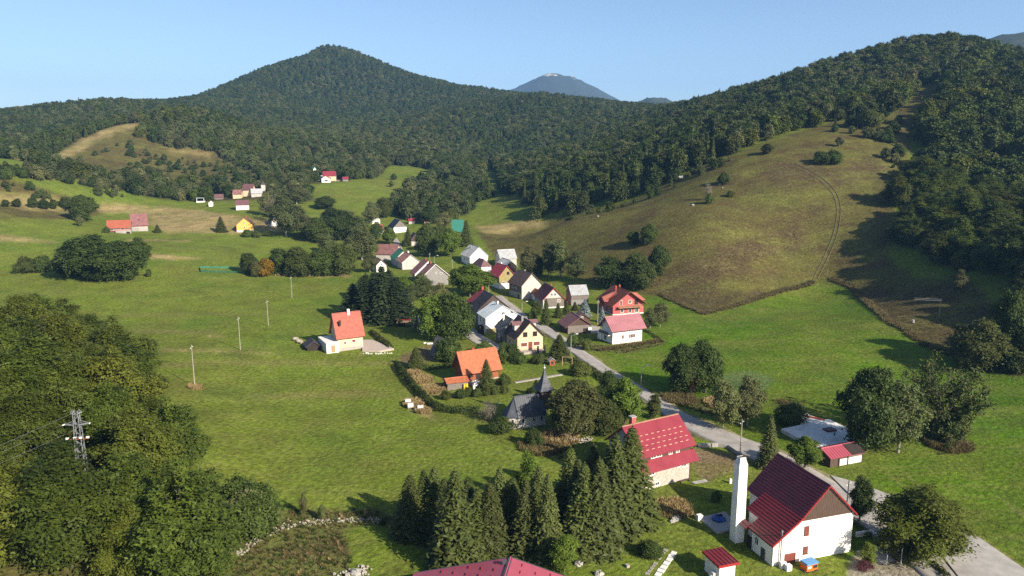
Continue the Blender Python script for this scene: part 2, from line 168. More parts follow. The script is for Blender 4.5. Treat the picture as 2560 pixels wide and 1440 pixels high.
TREES = [
('beech', 57.29, 94.02, 11.6, 5.76, 'big dark spreading beech beside the road at lower right'),
('column', 53.64, 104.49, 7.92, 1.67, 'tall narrow ivy green tree between white hall and road'),
('oak', 67.52, 131.45, 17.4, 5.72, 'tallest dark broad tree behind the concrete platform'),
('ash', 73.26, 130.75, 15.16, 5.12, 'yellowish broad tree right of the dark one behind concrete platform'),
('pine', 84.9, 136.89, 13.83, 7.92, 'gnarled open crowned pine on a grassy mound'),
('maple', 52.58, 123.53, 6.39, 2.88, 'bright green round tree beside the pink roofed lean-to'),
('spruce', 46.3, 124.12, 10.26, 2.1, 'narrow spruce standing between road and concrete platform'),
('shrub', 58.23, 145.39, 5.0, 3.27, 'dark round bush at left corner of concrete platform'),
('oak', 40.15, 165.22, 12.66, 4.49, 'left dark half of the pair of trees on the roadside meadow'),
('oak', 45.74, 166.04, 13.58, 4.98, 'right grey green half of the pair of trees on the roadside meadow'),
('rust', 41.96, 163.74, 9.88, 1.69, 'thin rust brown tree in front of the meadow pair'),
('ash', 43.5, 142.8, 11.06, 3.38, 'left of two light green trees by the road above stone house'),
('ash', 49.01, 144.58, 11.61, 3.67, 'right of two light green trees by the road above stone house'),
('oak', 120.26, 184.06, 14.67, 7.32, 'large round tree at the foot of the dark wooded slope'),
('oak', 130.06, 186.19, 20.07, 5.01, 'tall dark tree beside the wooded slope at right edge'),
('ash', 151.4, 243.32, 8.78, 2.85, 'small bright tree in front of the dark woods on the right'),
('oak', 54.51, 326.85, 6.49, 3.06, 'left smaller tree of the pair on the dry slope'),
('oak', 60.22, 321.82, 9.75, 4.43, 'right taller tree of the pair on the dry slope'),
('oak', 40.95, 294.33, 13.55, 7.53, 'darkest round tree of the clump behind the red house'),
('oak', 50.44, 290.54, 15.31, 6.87, 'middle tree of the clump behind the red house'),
('oak', 60.09, 296.82, 13.25, 4.53, 'rightmost tree of the clump behind the red house'),
('ash', 7.63, 327.46, 14.98, 5.27, 'round tree behind the grey roofed white barn'),
('poplar', 16.51, 323.57, 18.37, 3.95, 'tall pale thin tree left of the pale row on the slope foot'),
('poplar', 21.21, 318.56, 17.74, 3.89, 'tall pale thin tree in the middle of the slope foot row'),
('ash', 27.45, 308.9, 13.82, 5.32, 'pale tree at right end of the row on the slope foot'),
('brownoak', 12.58, 139.59, 11.92, 5.65, 'big olive brown tree hiding the chapel end'),
('darkspruce', 5.62, 163.74, 4.1, 1.59, 'small dark conifer behind the chapel steeple'),
('darkspruce', 17.03, 159.87, 4.77, 1.56, 'slim dark conifer right of the olive tree by the chapel'),
('maple', 23.55, 144.88, 10.17, 4.17, 'bright yellow green tree above the stone house roof'),
('oak', 22.19, 157.98, 7.99, 3.4, 'dark tree by the hedge end on the road bend'),
('column', 30.39, 148.31, 5.62, 1.71, 'rounded columnar thuja beside the road bend'),
('oak', 18.56, 139.64, 8.01, 3.43, 'mid green tree between the olive tree and spruce grove'),
('shrub', -2.43, 140.53, 3.58, 2.68, 'bright green bush at the chapel corner'),
('twigs', -4.93, 147.65, 4.45, 2.3, 'brown twiggy bush left of the chapel'),
('shrub', 4.25, 133.42, 3.67, 1.86, 'green bush on the slope below the chapel'),
('birch', 2.48, 104.7, 11.81, 1.92, 'yellow green birch rising from the spruce grove'),
('birch', 7.17, 90.6, 5.6, 1.85, 'bright young leafy tree in front of the spruce grove'),
('spruce', -15.13, 101.17, 9.74, 3.0, 'leftmost spruce of the grove'),
('spruce', -13.21, 102.24, 10.01, 2.33, 'spruce second from the left end of the grove'),
('spruce', -11.57, 101.61, 10.65, 2.71, 'spruce third from the left end of the grove'),
('spruce', -7.72, 92.13, 14.69, 3.94, 'foremost tall spruce at left of the grove above the pink roof'),
('spruce', -4.83, 96.39, 9.78, 3.1, 'shorter spruce behind the foremost one of the grove'),
('spruce', -3.09, 96.02, 11.01, 2.86, 'spruce near the grove centre left of the birch'),
('spruce', -1.78, 100.11, 11.26, 2.67, 'tall slim spruce rising behind the grove centre'),
('spruce', 2.06, 96.19, 11.08, 2.64, 'spruce in front of the yellow green birch'),
('spruce', 4.96, 94.37, 12.92, 2.42, 'spruce right of the yellow green birch'),
('spruce', 7.07, 101.05, 8.14, 2.91, 'low dark spruce inside the grove'),
('spruce', 8.81, 103.39, 12.83, 3.12, 'tall dark spruce at the back of the grove'),
('spruce', 10.19, 96.07, 13.52, 3.52, 'broad front spruce in the right half of grove'),
('spruce', 12.21, 95.74, 14.55, 3.37, 'front spruce third from the right end of grove'),
('spruce', 12.37, 104.59, 12.76, 3.34, 'back spruce in the right half of the grove'),
('spruce', 15.22, 101.02, 15.93, 3.74, 'very tall spruce second from the right end of grove'),
('spruce', 18.14, 104.37, 15.73, 4.41, 'tallest spruce at right end of grove against the stone house'),
('shrub', 19.46, 94.5, 2.57, 1.81, 'round green bush left of the stepping stones'),
('spruce', -6.21, 169.82, 7.63, 2.13, 'slim spruce in front of the orange roofed house'),
('spruce', -25.56, 187.49, 6.05, 2.56, 'young spruce beside the hedge left of orange house'),
('spruce', 13.03, 194.88, 7.16, 3.31, 'dark spruce right of the cream house'),
('darkspruce', -54.46, 245.31, 12.57, 5.57, 'leftmost conifer of the dark village clump'),
('darkspruce', -48.94, 240.99, 16.44, 6.69, 'second conifer of the dark village clump'),
('darkspruce', -43.13, 238.63, 19.77, 6.16, 'tallest black green conifer of the village clump'),
('darkspruce', -38.44, 238.64, 15.75, 6.96, 'rightmost conifer of the dark village clump'),
('spruce', -58.37, 279.81, 8.7, 5.07, 'greener conifer behind the dark village clump'),
('spruce', -24.91, 397.05, 13.98, 3.93, 'pointed spruce at the field edge beside the teal roof'),
('spruce', -177.41, 444.85, 9.75, 3.66, 'lone pointed spruce left of the yellow house'),
('spruce', -212.69, 437.56, 5.05, 2.4, 'small spruce right of the red roofed farmhouse'),
('oak', -46.0, 387.67, 18.83, 6.63, 'dark round tree in front of the teal roof'),
('maple', -32.19, 378.66, 16.12, 5.85, 'round green tree with clear trunk at the field edge'),
('spruce', -61.34, 428.59, 11.34, 3.07, 'small dark spruce by the village lane bend'),
('maple', -72.67, 432.96, 10.03, 4.77, 'light bush tree left of the lane bend'),
('maple', -16.45, 280.97, 13.77, 8.77, 'large bright round maple among the roofs'),
('maple', -23.63, 214.85, 14.44, 5.82, 'left part of the large leafy tree before the white house'),
('oak', -18.16, 214.68, 15.77, 6.3, 'right taller part of the large leafy tree before the white house'),
('ash', -32.67, 276.18, 8.44, 4.47, 'green tree below the grey twin roofed house'),
('ash', -37.42, 267.96, 7.91, 3.89, 'small tree left of the twin roofed house garden'),
('shrub', -17.61, 194.14, 6.8, 4.18, 'grey green bush behind the orange roof'),
('shrub', -7.88, 198.94, 4.41, 2.7, 'low round bush left of the cream house yard'),
('shrub', -2.4, 192.16, 5.95, 2.4, 'left of the two bushes at the cream house wall'),
('shrub', 0.22, 192.05, 6.17, 2.4, 'right of the two bushes at the cream house wall'),
('spruce', 11.18, 234.16, 8.98, 1.97, 'tallest garden spruce before the red gabled house'),
('spruce', 15.75, 244.24, 5.31, 1.64, 'garden spruce right of the tallest one'),
('column', 8.29, 246.4, 5.64, 2.21, 'round topped yew before the red gabled house'),
('spruce', 19.01, 249.49, 4.99, 1.68, 'garden spruce below the grey wooden barn'),
('spruce', 22.63, 257.66, 3.38, 1.44, 'smallest garden spruce below the grey wooden barn'),
('bluespruce', 25.34, 248.57, 6.25, 2.23, 'silver blue spruce by the grey barn'),
('bluespruce', 29.86, 236.4, 5.56, 1.46, 'smaller silver blue spruce by the lamp post and red house'),
('ash', 47.91, 230.45, 8.19, 3.63, 'airy tree right of the pink roofed house'),
('ash', 44.21, 227.95, 6.81, 2.18, 'smaller airy tree right of the pink roofed house'),
('shrub', 17.78, 207.15, 4.45, 1.87, 'pale bush behind the street lamp by the lane'),
('shrub', 19.69, 208.9, 3.03, 1.53, 'middle pale bush by the barn lawn'),
('shrub', 21.43, 203.8, 3.56, 1.61, 'lone round bush on the barn lawn'),
('shrub', 17.35, 179.34, 4.02, 2.76, 'bush at the hedge end by the lane'),
('oak', -180.74, 305.8, 19.07, 11.88, 'biggest left crown of the meadow grove'),
('oak', -165.47, 303.47, 17.43, 11.37, 'dark right crown of the meadow grove'),
('oak', -171.87, 334.36, 12.06, 5.36, 'round tree standing behind the meadow grove at its right'),
('oak', -190.56, 309.5, 10.04, 7.21, 'low left edge tree of the meadow grove'),
('oak', -172.43, 301.45, 10.47, 7.03, 'low front tree of the meadow grove'),
('shrub', -214.41, 319.78, 7.86, 4.96, 'left bush beside the meadow grove'),
('shrub', -208.7, 320.33, 7.87, 4.44, 'right bush beside the meadow grove'),
('shrub', -156.38, 310.44, 3.49, 1.38, 'tiny sapling right of the meadow grove'),
('oak', -119.2, 326.76, 10.4, 4.35, 'left end tree of the field hedgerow by green net'),
('brownoak', -113.88, 321.74, 7.93, 3.03, 'small brown bush tree beside the orange tree'),
('autumn', -110.26, 322.64, 8.85, 3.76, 'orange autumn tree in the field hedgerow'),
('oak', -105.99, 329.58, 12.69, 5.66, 'tree right of the orange one in the hedgerow'),
('oak', -96.78, 327.35, 14.25, 6.9, 'broad hedgerow tree left of the pole'),
('oak', -86.37, 328.5, 12.84, 7.11, 'broad hedgerow tree right of the pole'),
('oak', -76.7, 330.89, 15.68, 6.97, 'right end tree of the field hedgerow'),
('ash', -136.74, 441.43, 26.48, 11.64, 'big pale round tree beside the dark steep roofed cabin'),
('twigs', -152.31, 471.43, 21.53, 6.2, 'bare whitish birch left of the big pale tree'),
('ash', -122.52, 438.84, 14.93, 8.68, 'pale tree right of the big pale one'),
('oak', -114.69, 431.74, 15.65, 8.55, 'grey green tree in the middle of the hamlet trees'),
('oak', -103.52, 439.95, 19.77, 10.16, 'dark round tree in the middle of the hamlet trees'),
('ash', -93.36, 442.23, 16.26, 9.48, 'pale tree over the lane by the small red roof'),
('ash', -79.4, 383.26, 18.65, 9.32, 'big light tree above the brown long roof'),
('oak', -136.32, 531.77, 9.8, 8.41, 'round tree at the edge of the far bright meadow'),
('ash', -159.33, 543.54, 15.26, 9.18, 'tall pale tree behind the hamlet'),
('oak', -192.93, 594.87, 11.51, 6.14, 'slender dark tree behind the far hamlet'),
('oak', -266.46, 453.11, 16.74, 9.17, 'dark round tree on the dry left bank'),
('ash', -255.4, 431.69, 7.55, 2.6, 'thin young tree below the dark round one'),
('oak', -311.83, 452.18, 4.66, 2.47, 'leftmost of the small round trees on the dry bank'),
('oak', -308.02, 456.73, 5.69, 2.74, 'second from the left of the small round trees on the dry bank'),
('oak', -303.02, 463.9, 6.79, 3.04, 'third from the left of the small round trees on the dry bank'),
('oak', -298.22, 467.33, 7.1, 3.57, 'fourth from the left of the small round trees on the dry bank'),
('oak', -295.57, 473.3, 6.67, 2.84, 'fifth from the left of the small round trees on the dry bank'),
('oak', -293.41, 482.57, 8.11, 3.95, 'small round tree touching the dark big one on the dry bank'),
('shrub', -234.31, 421.52, 3.94, 2.31, 'dark bush at left corner of the farmhouse'),
('shrub', -157.56, 434.67, 5.02, 3.34, 'left bush in front of the yellow house'),
('shrub', -152.44, 435.0, 4.31, 2.63, 'right bush in front of the yellow house'),
('shrub', -147.53, 440.45, 3.88, 3.63, 'hedge bush right of the yellow house'),
('oak', -45.25, 667.63, 17.14, 11.95, 'round tree on the tongue of the far meadow'),
('oak', -108.65, 679.96, 6.19, 3.13, 'upper tiny round tree on the far meadow'),
('ash', -104.04, 637.04, 6.16, 2.77, 'lower tiny round tree on the far meadow'),
('shrub', 108.54, 377.81, 6.68, 3.48, 'hawthorn beside the white boulder on the dry slope'),
('shrub', 93.99, 350.7, 5.69, 2.1, 'leafy bush under the dead sapling on the dry slope'),
('twigs', 95.23, 357.12, 8.66, 2.33, 'dead bare sapling on the dry slope'),
('shrub', 106.48, 358.02, 3.28, 2.14, 'low round bush on the dry slope'),
('shrub', 159.92, 382.58, 7.1, 4.75, 'left half of the dark thicket high on the dry slope'),
('shrub', 165.65, 381.51, 7.88, 4.73, 'right half of the dark thicket high on the dry slope'),
('ash', 177.48, 403.93, 5.31, 2.39, 'pale small tree above the thicket on the dry slope'),
('oak', 139.54, 406.48, 5.79, 3.5, 'round bush at the upper left rim of the dry slope'),
('shrub', 207.58, 433.87, 11.28, 7.19, 'pale green thicket at the top of dry slope'),
('spruce', 208.53, 408.2, 2.36, 1.31, 'tiny conifer near the top of the dry slope'),
('ash', -32.51, 105.85, 4.49, 0.75, 'tallest thin sapling above the white stone wall'),
('ash', -29.4, 104.92, 2.8, 0.74, 'pale sapling right above the stone wall'),
('autumn', -38.83, 102.51, 3.13, 0.61, 'yellow sapling in the brown grass'),
('ash', -36.56, 100.0, 3.08, 0.59, 'sapling where the stone wall begins'),
('ash', -43.24, 106.68, 3.9, 0.82, 'green sapling at the corner of the left wood'),
('purple', 48.1, 91.22, 1.49, 1.26, 'small purple leaved shrub below the white hall'),
('birch', 49.27, 92.52, 3.43, 1.11, 'young birch on the gravel below the white hall'),
('shrub', -15.39, 162.96, 2.34, 1.4, 'first round bush of the garden row from the left'),
('shrub', -12.0, 163.77, 2.35, 1.59, 'second round bush of the garden row from the left'),
('shrub', -10.18, 164.77, 2.36, 1.32, 'third round bush of the garden row from the left'),
('shrub', -8.26, 164.01, 2.35, 1.22, 'fourth round bush of the garden row from the left'),
('shrub', -6.04, 165.0, 2.17, 1.32, 'fifth round bush of the garden row from the left'),
('shrub', -3.98, 165.73, 2.17, 1.33, 'sixth round bush of the garden row from the left'),
('shrub', -1.71, 166.17, 2.28, 1.23, 'right end bush of the garden row'),
('shrub', -1.77, 172.63, 2.87, 1.87, 'low grey bush at right corner of orange house'),
('shrub', 33.28, 110.94, 1.96, 0.98, 'weedy bush left of the white tower'),
('oak', 5.53, 160.85, 3.36, 2.39, 'low dark tree at foot of the chapel steeple'),
('shrub', 2.17, 191.24, 3.25, 1.84, 'bush on the left of the shrub bed below cream house'),
('shrub', 7.03, 190.75, 3.13, 1.95, 'bush in the middle of the shrub bed below cream house'),
('ash', -37.46, 295.21, 6.99, 3.61, 'small tree tucked at left of the twin roofed house wall'),
('maple', -43.01, 285.88, 7.27, 3.66, 'light tree between the dark conifer clump and the twin roofed house'),
('ash', -25.02, 248.1, 12.7, 4.59, 'pale tree standing behind the large leafy tree'),
('oak', -35.59, 242.15, 6.65, 2.72, 'low dark tree at right foot of the dark conifer clump'),
('shrub', -27.51, 239.14, 3.71, 2.42, 'low bush between the steep sheds'),
('shrub', -64.18, 100.21, 4.39, 2.36, 'round grey green bush right in front of the pylon foot'),
('shrub', -61.5, 99.68, 4.51, 2.05, 'smaller green bush right of the pylon foot'),
('maple', -7.06, 317.97, 5.0, 2.12, 'small tree between mustard house and big maple'),
('oak', 11.79, 327.11, 9.15, 3.27, 'dark tree behind the house with white upper gable'),
('shrub', 6.69, 238.36, 4.1, 1.74, 'garden bush left of the garden spruces'),
('shrub', -6.67, 247.91, 4.26, 1.53, 'bush in the lane yard beside the white house'),
('ash', -93.85, 489.76, 16.01, 6.7, 'pale tree above the white low cottage'),
('oak', -89.1, 509.32, 14.67, 6.4, 'dark tree behind the navy roofed house'),
('spruce', -9.89, 99.07, 10.06, 2.71, 'half hidden spruce in the left back row of the grove'),
('spruce', -6.36, 99.15, 10.32, 2.71, 'back row spruce between the two left front ones'),
('spruce', 0.12, 99.49, 9.91, 2.72, 'back row spruce just left of the yellow green birch'),
('spruce', 3.91, 99.74, 11.47, 2.72, 'back row spruce just right of the yellow green birch'),
('spruce', 9.59, 99.66, 12.58, 2.96, 'inner spruce of the right half of the grove'),
('spruce', 14.53, 103.14, 12.93, 3.05, 'inner spruce beside the very tall one of the grove'),
('ash', -165.41, 494.66, 16.63, 5.41, 'pale tree behind the white outhouse right end'),
('ash', -154.57, 487.36, 13.78, 6.13, 'pale tree left of the big pale hamlet tree'),
('ash', -135.47, 461.81, 16.39, 7.6, 'pale tall tree behind the big pale hamlet tree'),
('oak', -115.39, 467.66, 15.33, 7.18, 'dark tree behind the middle of the hamlet trees'),
('ash', -106.35, 475.64, 12.47, 6.78, 'pale tree at the back right of the hamlet trees'),
('ash', -102.12, 402.59, 10.47, 5.55, 'low tree between hamlet trees and hedgerow'),
('oak', -83.29, 445.64, 11.76, 4.41, 'tree at the lane by the tiny red cottage'),
('ash', -84.24, 379.26, 13.04, 6.08, 'pale tree above the right end of the field hedgerow'),
('ash', -66.9, 340.1, 9.87, 4.33, 'pale bare looking tree left of the small mauve outhouse'),
('oak', -40.07, 404.13, 13.37, 4.9, 'dark tree left of the round tree with clear trunk'),
('oak', -54.86, 488.78, 14.65, 6.69, 'grey green tree behind the teal cabin group'),
('ash', -43.38, 465.39, 11.96, 5.87, 'pale tree left of the teal cabin'),
('darkspruce', -47.84, 249.69, 15.86, 6.71, 'inner conifer of the dark village clump half hidden by its neighbours'),
('darkspruce', -42.96, 251.52, 16.11, 6.34, 'inner right conifer of the dark village clump half hidden by its neighbours')]
WOODS = [
('left', [(-62.7, 77.5), (-65.3, 81.2), (-68.0, 85.1), (-70.8, 89.2), (-73.8, 93.6), (-77.1, 98.4), (-80.8, 103.8), (-85.4, 110.4), (-91.6, 119.2), (-101.8, 133.2), (-121.8, 160.4), (-130.2, 179.9), (-132.7, 192.5), (-132.6, 202.6), (-105.5, 177.2), (-86.1, 154.0), (-74.5, 138.9), (-66.6, 128.5), (-60.2, 120.7), (-53.6, 111.0), (-48.8, 102.8), (-46.3, 97.5), (-44.0, 92.1), (-40.9, 83.5), (-43.9, 83.0), (-46.9, 82.3), (-49.7, 81.6), (-52.5, 80.8), (-55.2, 80.0), (-57.8, 79.2), (-60.3, 78.3)], 6.9, 'beech', 11, 18, 'olive green beech of the dense wood in the lower left corner', 'beeches of the lower left wood'),
('right', [(154.1, 283.7), (158.2, 304.5), (171.9, 331.2), (190.2, 355.4), (209.2, 379.8), (227.5, 420.9), (259.1, 462.2), (314.5, 542.2), (363.9, 607.0), (396.4, 622.8), (414.0, 613.7), (460.7, 647.0), (484.0, 645.9), (484.0, 645.9), (347.0, 460.6), (311.9, 411.6), (291.6, 382.6), (275.9, 359.8), (260.0, 337.1), (231.5, 298.3), (204.2, 261.7), (187.6, 239.0), (174.3, 220.6), (162.9, 205.0), (153.1, 191.4), (143.9, 178.8), (133.8, 165.3), (131.7, 171.3), (129.0, 177.2), (128.3, 187.0), (138.5, 198.1), (149.7, 221.2), (162.2, 256.4), (155.9, 267.6)], 8.0, 'beech', 11, 18, 'dark tree of the dense wood covering the right hillside', 'trees of the right hillside wood'),
('ridge', [(228.0, 457.7), (204.4, 456.0), (184.7, 448.8), (165.5, 441.6), (147.7, 430.0), (131.9, 422.8), (118.1, 421.6), (96.7, 425.7), (76.3, 425.5), (52.1, 434.4), (34.9, 448.9), (16.3, 459.8), (5.5, 509.2), (-3.0, 687.7), (-13.6, 901.6), (9.9, 922.0), (44.8, 962.9), (83.0, 1011.0), (126.6, 1078.2), (177.3, 1109.1), (297.3, 1468.3), (216.4, 903.0), (212.4, 768.2), (244.6, 785.8), (252.5, 729.8), (266.8, 700.9), (290.4, 705.4), (301.1, 680.4), (315.6, 666.6), (332.7, 659.7), (364.8, 650.1), (363.9, 607.0), (313.8, 552.0), (258.5, 481.6)], 8, 'mix', 10, 15, 'tree of the dark ridge wood above the dry slope', 'trees of the ridge wood'),
('mid', [(-90.5, 509.2), (-93.4, 571.8), (-80.8, 647.6), (-78.5, 725.2), (-52.7, 694.8), (-29.9, 649.2), (-22.9, 561.3), (-28.5, 497.2), (-40.3, 490.8), (-59.0, 489.6), (-75.3, 491.0)], 9.5, 'mix', 8, 14, 'tree of the grove in the valley behind the village', 'trees of the valley grove'),
('ham', [(-260.7, 556.7), (-289.3, 560.4), (-298.4, 533.2), (-321.4, 539.3), (-327.0, 511.5), (-341.9, 492.8), (-358.0, 517.5), (-345.5, 523.8), (-336.2, 535.8), (-328.0, 550.8), (-319.9, 567.7), (-309.2, 582.0), (-297.6, 596.4), (-282.4, 605.2), (-260.7, 600.0), (-238.6, 610.5), (-213.9, 616.1), (-210.5, 670.8), (-183.1, 650.3), (-150.9, 565.9), (-156.0, 529.9), (-161.8, 511.2), (-184.5, 555.4), (-235.8, 602.9), (-242.5, 571.2)], 8, 'mix', 6, 11.5, 'tree of the mixed belt along the left valley side', 'trees of the left valley belt'),
('far', [(-224.0, 667.8), (-190.7, 677.7), (-166.6, 640.5), (-145.5, 655.1), (-124.7, 677.2), (-134.8, 780.4), (-120.6, 798.3), (-80.3, 782.2), (-43.0, 886.0), (-24.6, 914.7), (-42.9, 999.0), (-80.7, 1026.0), (-121.1, 1059.3), (-166.9, 1113.5), (-211.8, 1141.6), (-262.2, 1185.3), (-308.3, 1200.0), (-340.4, 1163.5), (-368.9, 1123.8), (-304.6, 836.9), (-322.8, 815.3), (-342.9, 801.7), (-366.2, 792.2), (-393.4, 791.8), (-379.7, 758.1), (-350.1, 740.5), (-330.9, 750.9), (-311.5, 762.4), (-298.0, 747.7), (-266.6, 726.4)], 8.5, 'mix', 9, 14, 'tree at the forest edge beyond the far meadow', 'trees at the far forest edge')]
